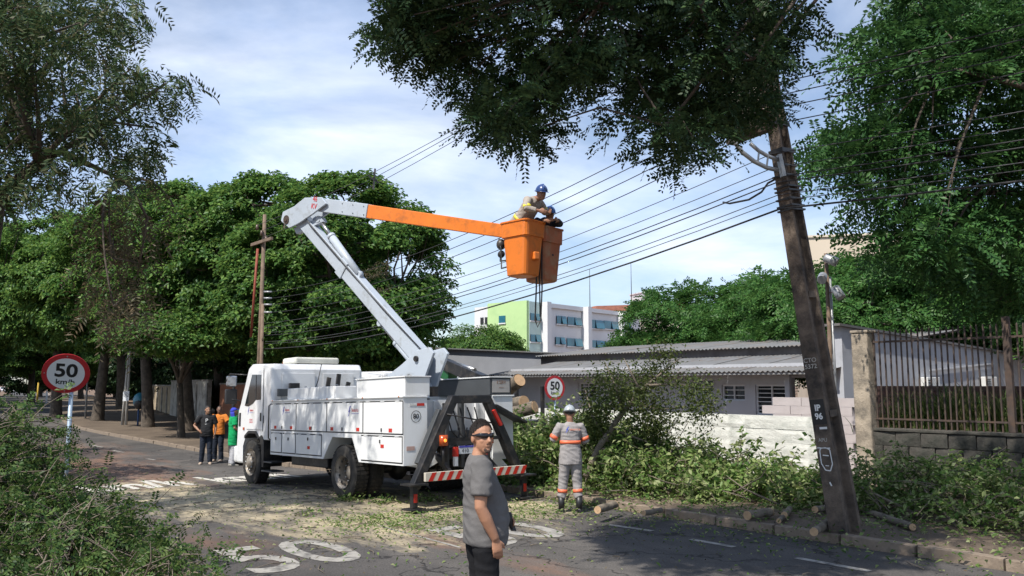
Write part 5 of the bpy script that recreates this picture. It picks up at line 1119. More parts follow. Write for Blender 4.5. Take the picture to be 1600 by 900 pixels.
m.box(q1b, (.3, .35, .3)); m.build('grapple', BLACKM, lt2)
MB().bx(3.55, 4.6, -1.0, .55, 1.0, 2.35).build('tool_cabinet', CABW, lt2, .08, 3)
# logs as things of their own
def log(pa, pb, r, name='log', label='', group=None, bark=BARKL, cut=CUTW, cat='log'):
    a = Vector(pa); b = Vector(pb); e = empty(name, a); tag(e, label, cat, group); rr = random.Random(int(a.x * 1000 + a.z * 77)); n = 6; pts = []; d = b - a
    for i in range(n + 1): pts.append(d * (i / n) + Vector((rr.uniform(-1, 1), rr.uniform(-1, 1), rr.uniform(-1, 1))) * r * .12 * (0 if i in (0, n) else 1))
    m = MB(); m.tube(pts, [r * rr.uniform(.93, 1.06) for _ in range(n + 1)], 14, False); m.build('bark', bark, e)
    dn = d.normalized()
    for s_, c in ((-1, Vector((0, 0, 0))), (1, d)):
        m = MB(); m.cyl(c - dn * .01, c + dn * .012, r * .955, n=14); m.cyl(c + dn * (.013 * s_), c + dn * (.0145 * s_), r * .25, n=10); m.build('cut_end', cut, e)
    return e
dT = Vector((DX, DY, 0))
for (px_, py_, Y_, r, vec, lbl) in ((812, 594, 21.0, .17, (-.55, .75, -.45), 'thick log with pale cut end pointing up at the top of the log truck'), (794, 597, 21.4, .14, (-.6, .8, -.1), 'short log end beside the notice plate on the log truck'), (819, 629, 20.6, .18, (-.62, .75, -.12), 'log with round ringed cut end in the middle of the log truck load'), (836, 636, 20.2, .155, (-.85, .5, -.25), 'lowest log with bright cut end sticking out over the branches')):
    p = at(px_, py_, Y_); log(p, p + Vector(vec).normalized() * 2.2, r, 'log', lbl, 'logs on the log truck')
# green chipper trailer in front of the bucket truck
p = so(25.3, 10.05); gt = empty('green_trailer', p, TRZ); tag(gt, 'dark green trailer standing ahead of the truck cab beside the men', 'trailer')
MB().bx(-.9, .2, -.42, .42, .75, 1.62).build('body', GRN, gt, .03); MB().bx(-1.3, -.9, -.2, .2, .5, .6).build('tow_bar', BLACKM, gt); MB().bx(-.85, .25, -.3, .3, .55, .745).build('frame', BLACKM, gt)
MB().bx(-1.15, -.95, -.42, .42, .30, .42).build('bumper', BLACKM, gt)
for y in (.26, -.26): plain_wheel(-.25, y, gt)
for z in (1.0, 1.3, 1.6): MB().bx(-.935, -.905, -.40, .40, z - .03, z + .03).build('rib', GRN, gt)
# ================================================================ people
TS = bpy.data.scenes.new('scratch')
def skin(name, col, beard=None):
    m = M(name, col, .5, var=.08, scale=14, bump=.15, bscale=60, spec=.4)
    if beard:
        t = m.node_tree; L = t.links.new; b = t.nodes['Principled BSDF']; src = b.inputs['Base Color'].links[0].from_socket
        tcn = t.nodes.new('ShaderNodeTexCoord'); acc = None
        for (c, r) in beard:
            d = t.nodes.new('ShaderNodeVectorMath'); d.operation = 'DISTANCE'; L(tcn.outputs['Object'], d.inputs[0]); d.inputs[1].default_value = c
            k = t.nodes.new('ShaderNodeMapRange'); k.inputs[1].default_value = r; k.inputs[2].default_value = r * .72; k.inputs[3].default_value = 0; k.inputs[4].default_value = .78; L(d.outputs['Value'], k.inputs[0])
            if acc is None: acc = k.outputs[0]
            else:
                mx_ = t.nodes.new('ShaderNodeMath'); mx_.operation = 'MAXIMUM'; L(acc, mx_.inputs[0]); L(k.outputs[0], mx_.inputs[1]); acc = mx_.outputs[0]
        mx = t.nodes.new('ShaderNodeMix'); mx.data_type = 'RGBA'; L(acc, mx.inputs[0]); L(src, mx.inputs[6]); mx.inputs[7].default_value = (.035, .024, .018, 1); L(mx.outputs[2], b.inputs['Base Color'])
    return m
def cloth(name, col, var=.12): return M(name, col, .92, var=var, scale=5, bump=.55, bscale=9, spec=.2)
def remesh(mb, vox, name, mat, parent, smooth=5, disp=0.0, fac=.5):
    me = mb.mesh(name); o = bpy.data.objects.new(name, me); TS.collection.objects.link(o)
    r = o.modifiers.new('r', 'REMESH'); r.mode = 'VOXEL'; r.voxel_size = vox; r.use_smooth_shade = True
    s = o.modifiers.new('s', 'SMOOTH'); s.factor = fac; s.iterations = smooth
    TS.view_layers[0].update(); dg = TS.view_layers[0].depsgraph; dg.update(); ev = o.evaluated_get(dg); m2 = bpy.data.meshes.new_from_object(ev)
    bpy.data.objects.remove(o); bpy.data.meshes.remove(me)
    if disp:
        nrm = [v.normal.copy() for v in m2.vertices]; cos = []
        for v, nv in zip(m2.vertices, nrm):
            p = v.co; a = mnoise.noise(Vector((p.x * 9, p.y * 9, p.z * 5))) + .8 * (1 - 2 * abs(mnoise.noise(Vector((p.x * 8 + 5 + p.z * 6, p.y * 8 + p.z * 3, p.z * 14))))) 
            cos += list(p + nv * a * disp)
        m2.vertices.foreach_set('co', cos); m2.update()
    m2.polygons.foreach_set('use_smooth', [True] * len(m2.polygons))
    return link(name, m2, parent, mat)
def person(loc, fwd, H, label, P, O, vox=.010):
    """P: pose, O: outfit. Local frame: x right, y forward, z up; measures for a 1.75 m figure."""
    e = empty('person', loc, math.atan2(fwd[1], fwd[0]) - math.pi / 2); k = H / 1.75; e.scale = (k, k, k); tag(e, label, 'person')
    lean = P.get('lean', 0.0); side = P.get('side', 0.0); belly = O.get('belly', 0.0); tw = P.get('twist', 0.0); drop = P.get('drop', 0.0); ak = O.get('arm', 1.0)
    cl, sl_ = math.cos(lean), math.sin(lean)
    def U(p):
        x, y, z = p
        f = max(0.0, min(1.0, (z - .9) / .45)); a = tw * f; x, y = x * math.cos(a) - y * math.sin(a), x * math.sin(a) + y * math.cos(a)
        dz = z - .95; y2 = y * cl + dz * sl_; z2 = .95 + dz * cl - y * sl_; return Vector((x + side * dz, y2 - drop * .5, z2 - drop))
    def ringU(z, rx, ry, yc, n=20, p=2.4):
        out = []
        for i in range(n):
            a = 2 * math.pi * i / n; c, s = math.cos(a), math.sin(a); out.append(U((rx * abs(c) ** (2 / p) * (1 if c >= 0 else -1), yc + ry * abs(s) ** (2 / p) * (1 if s >= 0 else -1), z)))
        return out
    hip = {'R': Vector((.088, -drop * .5, .93 - drop)), 'L': Vector((-.088, -drop * .5, .93 - drop))}
    knee = {'R': Vector(P.get('kneeR', (.10, .03, .50))), 'L': Vector(P.get('kneeL', (-.10, .03, .50)))}
    ank = {'R': Vector(P.get('ankR', (.11, -.01, .09))), 'L': Vector(P.get('ankL', (-.11, -.01, .09)))}
    sho = {'R': U((.185, -.005, 1.425)), 'L': U((-.185, -.005, 1.425))}
    elb = {'R': Vector(P.get('elbR', (.235, -.03, 1.14))), 'L': Vector(P.get('elbL', (-.235, -.03, 1.14)))}
    wri = {'R': Vector(P.get('wriR', (.23, .06, .90))), 'L': Vector(P.get('wriL', (-.23, .06, .90)))}
    if not P.get('abs', False):
        elb = {s: U(v) for s, v in elb.items()}; wri = {s: U(v) for s, v in wri.items()}
    # head frame
    hy, hp = P.get('hyaw', 0.0), P.get('hpitch', 0.0)
    hc = U((0, .02, 1.635)); HM = Matrix.Translation(hc) @ Matrix.Rotation(hy, 4, 'Z') @ Matrix.Rotation(-lean * .4 - hp, 4, 'X') @ Matrix.Scale(P.get('hs', 1.0), 4)
    def Hd(p): return HM @ Vector(p)
    def hball(b, c, r, n=14, m=10):
        k0 = len(b.v); b.ball((0, 0, 0), r, n, m)
        for i in range(k0, len(b.v)): b.v[i] = HM @ (b.v[i] + Vector(c))
    b = MB()
    b.loft([ringU(.86, .14, .10, 0), ringU(1.0, .145, .105, .01), ringU(1.2, .15, .10, 0), ringU(1.36, .165, .10, -.01), ringU(1.44, .13, .08, -.01), ringU(1.49, .06, .06, -.01)])
    b.tube([U((0, -.015, 1.42)), U((0, -.005, 1.5)), Hd((0, -.015, -.06)), Hd((0, -.01, 0))], [.068, .058, .056, .05], 14)
    hball(b, (0, -.012, .028), (.076, .096, .100)); hball(b, (0, .028, -.032), (.060, .068, .085)); hball(b, (0, .062, -.088), (.036, .030, .026)); hball(b, (0, .012, -.06), (.056, .06, .045))
    hball(b, (0, .084, -.058), (.026, .014, .014), 10, 6); hball(b, (0, .072, .022), (.054, .022, .014), 10, 6)
    hball(b, (.034, .062, -.022), (.022, .022, .022), 8, 6); hball(b, (-.034, .062, -.022), (.022, .022, .022), 8, 6)
    b.tube([Hd((0, .086, .018)), Hd((0, .098, -.008)), Hd((0, .110, -.026)), Hd((0, .094, -.034))], [.010, .013, .017, .013], 8)
    for s in (-1, 1): hball(b, (.077 * s, -.004, -.006), (.011, .022, .033), 8, 6)
    for s in ('R', 'L'):
        sg = 1 if s == 'R' else -1
        b.tube([U((.10 * sg, -.005, 1.41)), sho[s], sho[s].lerp(elb[s], .5), elb[s], elb[s].lerp(wri[s], .35), wri[s]], [.05, .056 * ak, .047 * ak, .040 * ak, .042 * ak, .028 * ak], 12)
        d = (wri[s] - elb[s]).normalized(); hd = Vector(P['hand' + s]).normalized() if 'hand' + s in P else (d + Vector((0, .12, -.05))).normalized()
        pn = Vector(P.get('palm' + s, (-sg, 0, 0))); pn = (pn - hd * pn.dot(hd)).normalized(); sd = hd.cross(pn).normalized()   # sd: towards thumb side or away
        if sd.y < 0 and 'palm' + s not in P: sd = -sd
        w0 = wri[s]; pc = w0 + hd * .095
        q = MB(); 
        rings = []
        for (t, wd, th) in ((-.01, .026, .022), (.03, .036, .018), (.07, .043, .016), (.098, .042, .013)):
            rings.append([w0 + hd * t + sd * wd * math.cos(2 * math.pi * i / 12) + pn * th * math.sin(2 * math.pi * i / 12) for i in range(12)])
        b.loft(rings)
        cu = P.get('curl' + s, .35)
        for i, (off, ln) in enumerate(((.032, .072), (.011, .080), (-.011, .075), (-.031, .060))):
            p0 = w0 + hd * .085 + sd * off; a1 = cu * .6; a2 = cu * 1.5; p1 = p0 + (hd * math.cos(a1) + pn * math.sin(a1)) * ln * .55; p2 = p1 + (hd * math.cos(a2) + pn * math.sin(a2)) * ln * .5
            b.tube([p0, p1, p2], [.0105, .0098, .008], 8)
        p0 = w0 + hd * .025 + sd * .026; p1 = p0 + (hd * .6 + sd * .55 + pn * .3).normalized() * .045; p2 = p1 + (hd * .9 + sd * .1 + pn * .35).normalized() * .036; b.tube([p0, p1, p2], [.015, .012, .0095], 8)
    for s in ('R', 'L'):
        b.tube([hip[s] + Vector((0, 0, .03)), hip[s].lerp(knee[s], .5), knee[s], knee[s].lerp(ank[s], .4), ank[s]], [.08, .07, .055, .05, .04], 12)
    body = remesh(b, vox, 'body', O['skin'], e, 3)
    # trousers
    b = MB(); b.loft([ringU(.90, .15, .105, 0), ringU(.97, .158, .118 + belly * .3, .01 + belly * .2), ringU(1.03, .155, .115 + belly * .3, .01 + belly * .3)])
    for s in ('R', 'L'):
        f = ank[s] - Vector((0, 0, 0)); kn = knee[s]; end = f + Vector((0, 0, O.get('cuff', -.02)))
        b.tube([hip[s] + Vector((0, 0, .06)), hip[s] + Vector((0, 0, -.06)), hip[s].lerp(kn, .55), kn, kn.lerp(f, .5), end], [.095, .10, .092, .078, .074, .070], 14)
    remesh(b, .012, 'trousers', O['pants'], e, 3, .009)
    # shirt
    hem = O.get('hem', .86); b = MB(); bl = belly
    b.loft([ringU(hem, .196, .138 + bl * .55, .012 + bl * .45), ringU(.95, .192, .138 + bl * .8, .012 + bl * .6), ringU(1.0, .185, .135 + bl, .012 + bl * .75), ringU(1.12, .168, .13 + bl * .9, .01 + bl * .7), ringU(1.25, .178, .128 + bl * .3, .005 + bl * .25), ringU(1.36, .19, .122, -.005), ringU(1.43, .165, .10, -.01), ringU(1.475, .10, .078, -.012), ringU(1.505, .066, .062, -.01)])
    for s in ('R', 'L'):
        sg = 1 if s == 'R' else -1; sv = O.get('sleeve', .75); el = elb[s]
        if sv <= 1: pts = [U((.08 * sg, -.005, 1.40)), sho[s] + Vector((0, 0, .005)), sho[s].lerp(el, .5 * sv), sho[s].lerp(el, sv)]; rr_ = [.075, .083, .082, .084]
        else: pts = [U((.08 * sg, -.005, 1.40)), sho[s] + Vector((0, 0, .005)), sho[s].lerp(el, .5), el, el.lerp(wri[s], (sv - 1) * .5), el.lerp(wri[s], sv - 1)]; rr_ = [.075, .076, .068, .060, .056, .048]
        b.tube(pts, rr_, 14)
    remesh(b, .011, 'shirt', O['shirt'], e, 4, .0085)
    # shoes
    for s in ('R', 'L'):
        a = ank[s]; b = MB(); ft = Vector(P.get('foot' + s, (.12 if s == 'R' else -.12, 1, 0))).normalized(); sx_ = Vector((ft.y, -ft.x, 0)); g0 = Vector((a.x, a.y, a.z - .09))
        rings = []
        for (t, w, h) in ((-.075, .026, .05), (-.055, .038, .075), (0, .041, .085), (.06, .042, .068), (.12, .047, .052), (.175, .042, .040), (.205, .022, .026)):
            rings.append([g0 + ft * t + sx_ * w * math.cos(2 * math.pi * i / 12) + Vector((0, 0, max(.002, h * .5 + h * .52 * math.sin(2 * math.pi * i / 12)))) for i in range(12)])
        b.loft(rings)
        if O.get('boot'): b.tube([g0 + Vector((0, 0, .05)), g0 + Vector((0, 0, .26))], [.050, .060], 12)
        b.build('boot' if O.get('boot') else 'shoe', O['shoes'], e)
    # hair
    def cap_mesh(sc, lim, n=24, m=8, jit=0.0, c=(0, -.012, .028)):
        b = MB(); rings = []; rr = random.Random(3)
        for i in range(m + 1):
            ring = []
            for j in range(n):
                ph = 2 * math.pi * j / n; f = max(0, math.cos(ph - math.pi / 2)); bk = max(0, -math.cos(ph - math.pi / 2)); th = (lim[0] * f + lim[2] * bk + lim[1] * (1 - f - bk)) * (i / m) + .02
                r = (1 + rr.uniform(-jit, jit)); ring.append(Hd((c[0] + sc[0] * r * math.sin(th) * math.cos(ph), c[1] + sc[1] * r * math.sin(th) * math.sin(ph), c[2] + sc[2] * r * math.cos(th))))
            rings.append(ring)
        b.loft(rings, False); b.f.append([len(b.v) - n * (m + 1) + j for j in range(n)]); b.sm.append(True); b.mi.append(0)
        return b
    if O.get('hair'):
        b = cap_mesh((.0775, .0985, .1025), (R(49), R(90), R(126)), jit=.02, n=30, m=10)
        if O.get('spikes'):
            rr = random.Random(9); base_ = [v.copy() for v in b.v[:-1]]; hcv = Hd((0, -.012, .028))
            for _ in range(O['spikes']):
                p0 = rr.choice(base_).lerp(rr.choice(base_), rr.uniform(0, .06)); nn_ = (p0 - hcv).normalized(); tv = Vector((rr.uniform(-1, 1), rr.uniform(-1, 1), rr.uniform(-1, 1))); tv = (tv - nn_ * tv.dot(nn_)).normalized(); q_ = hcv + nn_ * (p0 - hcv).length
                b.add([q_ - tv * .0038, q_ + tv * .0038, q_ + nn_.cross(tv) * .0038, q_ + nn_ * rr.uniform(.005, .012) + tv * rr.uniform(.002, .012)], [(0, 1, 3), (1, 2, 3), (2, 0, 3)])
        h = b.build('hair', O['hair'], e); 
    if O.get('helmet'):
        b = cap_mesh((.105, .128, .125), (R(88), R(92), R(98)), n=28, m=10, c=(0, -.01, .035)); h = b.build('helmet', O['helmet'], e); md = h.modifiers.new('s', 'SOLIDIFY'); md.thickness = .008
        b = MB(); rings = []
        for r_, z_ in ((.98, .042), (1.16, .034), (1.16, .028), (.98, .034)): rings.append([Hd((r_ * .106 * math.cos(2 * math.pi * j / 28), -.01 + (r_ + (.14 if r_ > 1 and math.sin(2 * math.pi * j / 28) > .3 else 0)) * .128 * math.sin(2 * math.pi * j / 28), z_)) for j in range(28)])
        b.loft(rings, False); b.build('brim', O['helmet'], h)
        b = MB(); b.tube([Hd((0, -.13, .06)), Hd((0, -.06, .148)), Hd((0, .03, .158)), Hd((0, .11, .085))], [.012, .014, .014, .012], 8); b.build('ridge', O['helmet'], h)
    if O.get('cap'):
        b = cap_mesh((.086, .108, .108), (R(72), R(84), R(96)), n=24, m=8); h = b.build('cap', O['cap'], e); md = h.modifiers.new('s', 'SOLIDIFY'); md.thickness = .006
        b = MB(); b.add([Hd((x, y, z)) for x, y, z in ((-.06, .085, .055), (.06, .085, .055), (.055, .165, .045), (0, .18, .048), (-.055, .165, .045), (-.06, .085, .048), (.06, .085, .048), (.055, .165, .038), (0, .18, .041), (-.055, .165, .038))], [(0, 1, 2, 3, 4), (9, 8, 7, 6, 5), (0, 5, 6, 1), (1, 6, 7, 2), (2, 7, 8, 3), (3, 8, 9, 4), (4, 9, 5, 0)]); b.build('visor', O['cap'], h)
        if O.get('neckcloth'):
            b = MB(); rings = []
            for (rx, ry, z, yc) in ((.088, .100, .02, -.02), (.092, .10, -.05, -.03), (.10, .10, -.12, -.035), (.12, .11, -.17, -.03)):
                rings.append([Hd((rx * math.cos(a), yc - ry * math.sin(a), z)) for a in [math.pi * i / 14 for i in range(15)]])
            k0 = len(b.v); n = 15
            for r_ in rings: b.v += r_
            for i in range(3):
                for j in range(14): b.f.append([k0 + i * n + j, k0 + i * n + j + 1, k0 + (i + 1) * n + j + 1, k0 + (i + 1) * n + j]); b.sm.append(True); b.mi.append(0)
            q = b.build('neck_cloth', O['cap'], h); md = q.modifiers.new('s', 'SOLIDIFY'); md.thickness = .006
    if O.get('glasses'):
        b = MB(); rings = []
        for i in range(25):
            ph = R(-104 + 208 * i / 24); a = abs(math.degrees(ph)); hh = .019 if a < 38 else max(.005, .019 - (a - 38) * .00042)
            if a < 6: hh = .010
            rx, ry = .083, .103; x, y = rx * math.sin(ph), -.006 + ry * math.cos(ph) * (1.0 if a < 90 else 1); z0 = .016 + (.004 if a > 40 else 0)
            rings.append([Hd((x * k_, (y + .006) * k_ - .006, z0 + dz)) for k_, dz in ((1.0, -hh), (1.05, -hh * .8), (1.05, hh * .8), (1.0, hh))])
        b.loft(rings, True, True); b.build('sunglasses', O['glasses'], e)
    else:
        for s in (-1, 1): b = MB(); hball(b, (.031 * s, .083, .012), (.013, .008, .007), 8, 6); b.build('eye', BLKP, e)
    # reflective bands
    if O.get('band'):
        def bandT(z, ks=1.07, hgt=.028):
            zs_ = [(1.0, .185, .135, .012), (1.12, .168, .13, .01), (1.25, .178, .128, .005), (1.36, .19, .122, -.005)]
            i = 0
            while i < 2 and zs_[i + 1][0] < z: i += 1
            t = (z - zs_[i][0]) / (zs_[i + 1][0] - zs_[i][0]); rx, ry, yc = [zs_[i][j] * (1 - t) + zs_[i + 1][j] * t for j in (1, 2, 3)]
            b = MB(); b.loft([ringU(z - hgt, rx * ks, ry * ks, yc), ringU(z + hgt, rx * ks, ry * ks, yc)], False); q = b.build('reflective_band', O['band'], e); md = q.modifiers.new('s', 'SOLIDIFY'); md.thickness = .006
        bandT(O.get('bandz', 1.17))
        for s in ('R', 'L'):
            p = sho[s].lerp(elb[s], .82); d = (elb[s] - sho[s]).normalized(); b = MB(); b.tube([p - d * .03, p + d * .03], O.get('bandr', .073), 14); b.build('reflective_band', O['band'], e)
            if O.get('legband', True): p = knee[s].lerp(ank[s], .35); d = (ank[s] - knee[s]).normalized(); b = MB(); b.tube([p - d * .028, p + d * .028], .084, 14); b.build('reflective_band', O['band'], e)
    e['_U'] = 0; del e['_U']
    return e, Hd, U
HAIRK = M('dark_hair', (.026, .020, .017), .7, var=.5, scale=40, bump=.8, bscale=60)
# 1 foreground man
sk1 = skin('skin_tan', (.42, .215, .13), None)
mp_ = ray(752, 601); loc1 = Vector((mp_.x / mp_.y * 6.85, 6.85, 0)); loc1.z = gz(loc1.x, loc1.y) + .0
TEE = cloth('grey_tee', (.135, .13, .128), .1)
man, Hd1, U1 = person(loc1, (.95, .30), 1.79, 'man in grey t-shirt and dark sunglasses standing in front, looking back', dict(lean=-.02, hs=1.08, hyaw=R(-74), hpitch=R(-2), elbR=(.235, -.045, 1.13), wriR=(.222, .055, .885), handR=(0.02, .18, -1), palmR=(-1, .1, 0), curlR=.45, elbL=(-.24, -.02, 1.14), wriL=(-.16, .21, 1.0), handL=(.15, .9, -.3), palmL=(.4, 0, -1), curlL=1.1, twist=R(-8), kneeR=(.10, .04, .5), ankR=(.11, .02, .09)),
       dict(skin=skin('skin_bearded', (.40, .205, .125), None), pants=cloth('black_jeans', (.014, .014, .016)), shirt=TEE, shoes=M('black_shoe', (.02, .02, .02), .6), hair=HAIRK, glasses=M('sunglass', (.006, .006, .008), .12, spec=.7), spikes=3500, arm=1.18, belly=.045, sleeve=.72, hem=.82, cuff=-.05), vox=.0075)
BEARD = M('beard', (.085, .052, .038), .9, var=.4, scale=60, bump=.6, bscale=80)
def hpatch(name, cs, parent, mat):
    b = MB()
    for (c, r) in cs:
        k0 = len(b.v); b.ball((0, 0, 0), r, 10, 6)
        for i in range(k0, len(b.v)): b.v[i] = Hd1(b.v[i] + Vector(c))
    return remesh(b, .005, name, mat, parent, 2)
hpatch('beard', [((0, .076, -.096), (.026, .019, .017)), ((.02, .07, -.084), (.013, .02, .016)), ((-.02, .07, -.084), (.013, .02, .016)), ((0, .0935, -.0445), (.025, .007, .0055))], man, BEARD)
# black work gloves held in his left hand
wl_ = man.matrix_basis @ U1((-.13, .27, .965)); gl = empty('work_gloves', wl_); tag(gl, 'black work gloves held by the man in the grey t-shirt', 'gloves')
b = MB(); b.tube([(0, 0, .09), (.01, 0, .02), (.02, .01, -.06), (.03, .0, -.11)], [.03, .042, .04, .02], 10)
for k in range(4): b.tube([(.01 + .012 * k, .0, -.05), (.02 + .016 * k, .01 * k, -.10), (.03 + .02 * k, .0, -.145)], [.013, .012, .009], 7)
b.tube([(-.02, 0, .0), (-.045, 0, .05), (-.04, .01, .12)], [.014, .013, .01], 7)
remesh(b, .007, 'glove_pair', BLACKM, gl, 2); gl.scale = (.65, .65, .65)
# 2 worker in grey uniform seen from behind
UNI = cloth('grey_uniform', (.30, .28, .275), .08); OBAND = M('orange_band', (.75, .16, .07), .5, var=.1)
p = gp(892, 801)
wk, _, Uw = person(p, (-.12, 1), 1.72, 'utility worker in grey uniform with orange bands and grey helmet, seen from behind', dict(lean=.02, hpitch=R(18), hyaw=R(-12), elbR=(.275, .02, 1.19), wriR=(.20, .20, 1.16), elbL=(-.30, .02, 1.22), wriL=(-.24, .22, 1.28), kneeR=(.115, .03, .5), ankR=(.14, -.02, .09), kneeL=(-.12, .05, .5), ankL=(-.15, .05, .09), twist=R(6)),
       dict(skin=skin('skin_brown', (.30, .155, .10)), pants=UNI, shirt=UNI, shoes=M('black_boot', (.02, .02, .021), .45), boot=True, helmet=M('grey_helmet', (.33, .36, .38), .3, coat=.3), band=OBAND, sleeve=1.7, hem=.80, cuff=.16, hair=HAIRK), vox=.010)
txt('back_lettering', 'eletrica', .055, M('orange_print', (.7, .22, .12), .6), wk, frame_mtx(Uw((.045, -.142, 1.385)), (1, 0, 0), (0, 0, 1)), .003, sx=1.1); b = MB(); k_ = [(-.02, .0), (.05, .11), (.02, .11), (.075, .20), (.03, .20), (-.04, .07), (-.005, .07), (-.06, -.03)]
b.add([tuple(Uw((-.095 + u * .5, -.143, 1.34 + v * .45))) for u, v in k_], [(0, 1, 2, 5, 6, 7), (2, 3, 4, 5)]); b.build('back_emblem', M('blue_emblem', (.06, .12, .6), .5), wk)
# 3, 4 men in the buckets
w1 = TM @ (bc1 + Vector((0, 0, .07))); f1 = Vector((-BD.x, -BD.y, 0)); HB = M('blue_helmet', (.025, .06, .19), .3, coat=.4)
p3, _, _ = person(w1 - f1 * .06, f1, 1.72, 'lineman with blue helmet and yellow band leaning over in the near bucket', dict(lean=R(46), drop=.06, abs=True, hpitch=R(-4), hyaw=R(-25), elbR=(.26, .36, 1.06), wriR=(.14, .52, 1.02), elbL=(-.26, .36, 1.08), wriL=(-.12, .55, 1.04), kneeR=(.09, .17, .45), kneeL=(-.09, .17, .45)),
       dict(skin=skin('skin_brown', (.30, .155, .10)), pants=UNI, shirt=cloth('khaki_uniform', (.36, .32, .28), .08), shoes=M('black_boot', (.02, .02, .021), .45), boot=True, helmet=HB, band=M('yellow_band', (.72, .62, .06), .5), sleeve=1.8, hem=.86, bandz=1.05, legband=False, hair=HAIRK), vox=.011)
w2 = TM @ (bc2 + Vector((0, 0, .07))); NAVY = cloth('navy_uniform', (.03, .033, .045))
p4, _, _ = person(w2 - f1 * .02, (f1 + Vector((-.3, -.5, 0))).normalized(), 1.66, 'lineman in dark clothes with blue helmet bending in the far bucket', dict(lean=R(50), drop=.24, kneeR=(.09, .2, .42), kneeL=(-.09, .2, .42), abs=True, hpitch=R(-10), elbR=(.26, .3, .98), wriR=(.12, .5, 1.0), elbL=(-.26, .3, 1.0), wriL=(-.1, .52, 1.02)),
       dict(skin=skin('skin_brown', (.30, .155, .10)), pants=NAVY, shirt=NAVY, shoes=M('black_boot', (.02, .02, .021), .45), boot=True, helmet=M('bright_blue_helmet', (.03, .11, .34), .3, coat=.4), sleeve=1.8, hair=HAIRK), vox=.012)
# 5, 6, 7 the group beside the truck cab
p = gp(321, 725); SHK = M('pale_shoe', (.42, .33, .26), .8)
p5, _, U5 = person(p, (.25, -1), 1.74, 'man in black t-shirt and jeans with one hand on his hip', dict(hyaw=R(30), elbR=(.38, -.06, 1.17), wriR=(.22, .10, 1.02), elbL=(-.26, -.03, 1.13), wriL=(-.24, .06, .9), ankR=(.13, 0, .09), ankL=(-.13, .03, .09)),
       dict(skin=skin('skin_mid', (.33, .18, .115)), pants=cloth('dark_jeans', (.022, .028, .042)), shirt=cloth('black_tee', (.022, .022, .024)), shoes=SHK, hair=HAIRK, belly=.03, sleeve=.7, hem=.84), vox=.011)
txt('shirt_print', 'P\nF.', .16, WHTP, p5, frame_mtx(U5((.0, .165, 1.24)), (-1, 0, 0), (0, 0, 1)), .004)
p = gp(340, 721)
person(p, (-.1, -1), 1.72, 'man in orange shirt standing behind the man in black', dict(hyaw=R(25), hpitch=R(-12), elbL=(-.36, .05, 1.22), wriL=(-.5, .1, 1.3)),
       dict(skin=skin('skin_dark', (.16, .085, .055)), pants=cloth('dark_jeans', (.022, .028, .042)), shirt=cloth('orange_shirt', (.55, .18, .035)), shoes=SHK, hair=HAIRK, sleeve=.75), vox=.012)
p = gp(362, 728)
person(p, (.8, .45), 1.70, 'worker in green tunic with blue cap and neck cloth by the truck cab', dict(hpitch=R(-14), elbR=(.25, .0, 1.15), wriR=(.2, .18, 1.06), ankL=(-.12, .0, .09)),
       dict(skin=skin('skin_mid', (.33, .18, .115)), pants=cloth('pale_trousers', (.40, .40, .42)), shirt=cloth('green_tunic', (.01, .30, .10)), shoes=M('grey_shoe', (.35, .33, .29), .8), cap=cloth('blue_cap', (.045, .06, .42)), neckcloth=True, sleeve=.7, hem=.62), vox=.011)

bpy.data.scenes.remove(TS)
# ================================================================ poles, wires, signs, small things
def put(o, parent): o.parent = parent; o.matrix_parent_inverse = parent.matrix_basis.inverted(); return o
# leaning concrete pole
PB = gp(1322, 832, .12); PT = at(1181, 0, PB.y + .1); ax_ = (PT - PB).normalized(); LEN = (PT - PB).length + .9
PCON = M('pole_concrete', (0.155, 0.118, 0.09), 0.92, var=0.4, scale=4, bump=.6, bscale=30, dirt=(0.035, 0.030, 0.027), dirt_amt=0.68, dscale=2.4)
Xl = Vector((-DX, -DY, 0)); Xl = (Xl - ax_ * Xl.dot(ax_)).normalized(); Yl = ax_.cross(Xl)
PM = Matrix(((Xl.x, Yl.x, ax_.x, PB.x), (Xl.y, Yl.y, ax_.y, PB.y), (Xl.z, Yl.z, ax_.z, PB.z), (0, 0, 0, 1)))
pole = empty('leaning_pole'); pole.matrix_basis = PM; tag(pole, 'dark concrete utility pole leaning over the sidewalk with IP 96 plate', 'utility pole')
def sect(z):
    k = 1 - .50 * z / LEN; w = .13 * k; d = .20 * k; t = .07 * k; wb = .022 * k
    return [Vector(p) + Vector((0, 0, z)) for p in ((-w, -d, 0), (w, -d, 0), (w, -d + t, 0), (wb, -d + t * 1.5, 0), (wb, d - t * 1.5, 0), (w, d - t, 0), (w, d, 0), (-w, d, 0), (-w, d - t, 0), (-wb, d - t * 1.5, 0), (-wb, -d + t * 1.5, 0), (-w, -d + t, 0))]
b = MB(); b.loft([sect(-.3 + (LEN + .3) * i / 12) for i in range(13)], True, False); b.build('shaft', PCON, pole, .008)
for z in (1.55, 3.2, 4.8, 6.2):
    k = 1 - .50 * z / LEN; MB().bx(.024 * k, .125 * k, -.10 * k, .10 * k, z, z + .09).build('stiffener', PCON, pole)
def pz(py): # height along the pole for a picture row
    best = min((abs((lambda q: 450 - F * ((q - cam.location).dot(Vector((0, -math.sin(PITCH), math.cos(PITCH)))) / (q - cam.location).dot(Vector((0, math.cos(PITCH), math.sin(PITCH))))))(PM @ Vector((0, 0, z * .02))) - py), z * .02) for z in range(0, 480)); return best[1]
def ptext(s, py, size, mat=WHTP, x=0.0, **kw):
    z = pz(py); k = 1 - .50 * z / LEN; return txt('painted_mark', s, size, mat, pole, frame_mtx((x, -.20 * k - .004, z), (1, 0, 0), (0, 0, 1)), .0006, **kw)
FADE = M('faded_white', (.42, .40, .36), .8, var=.2)
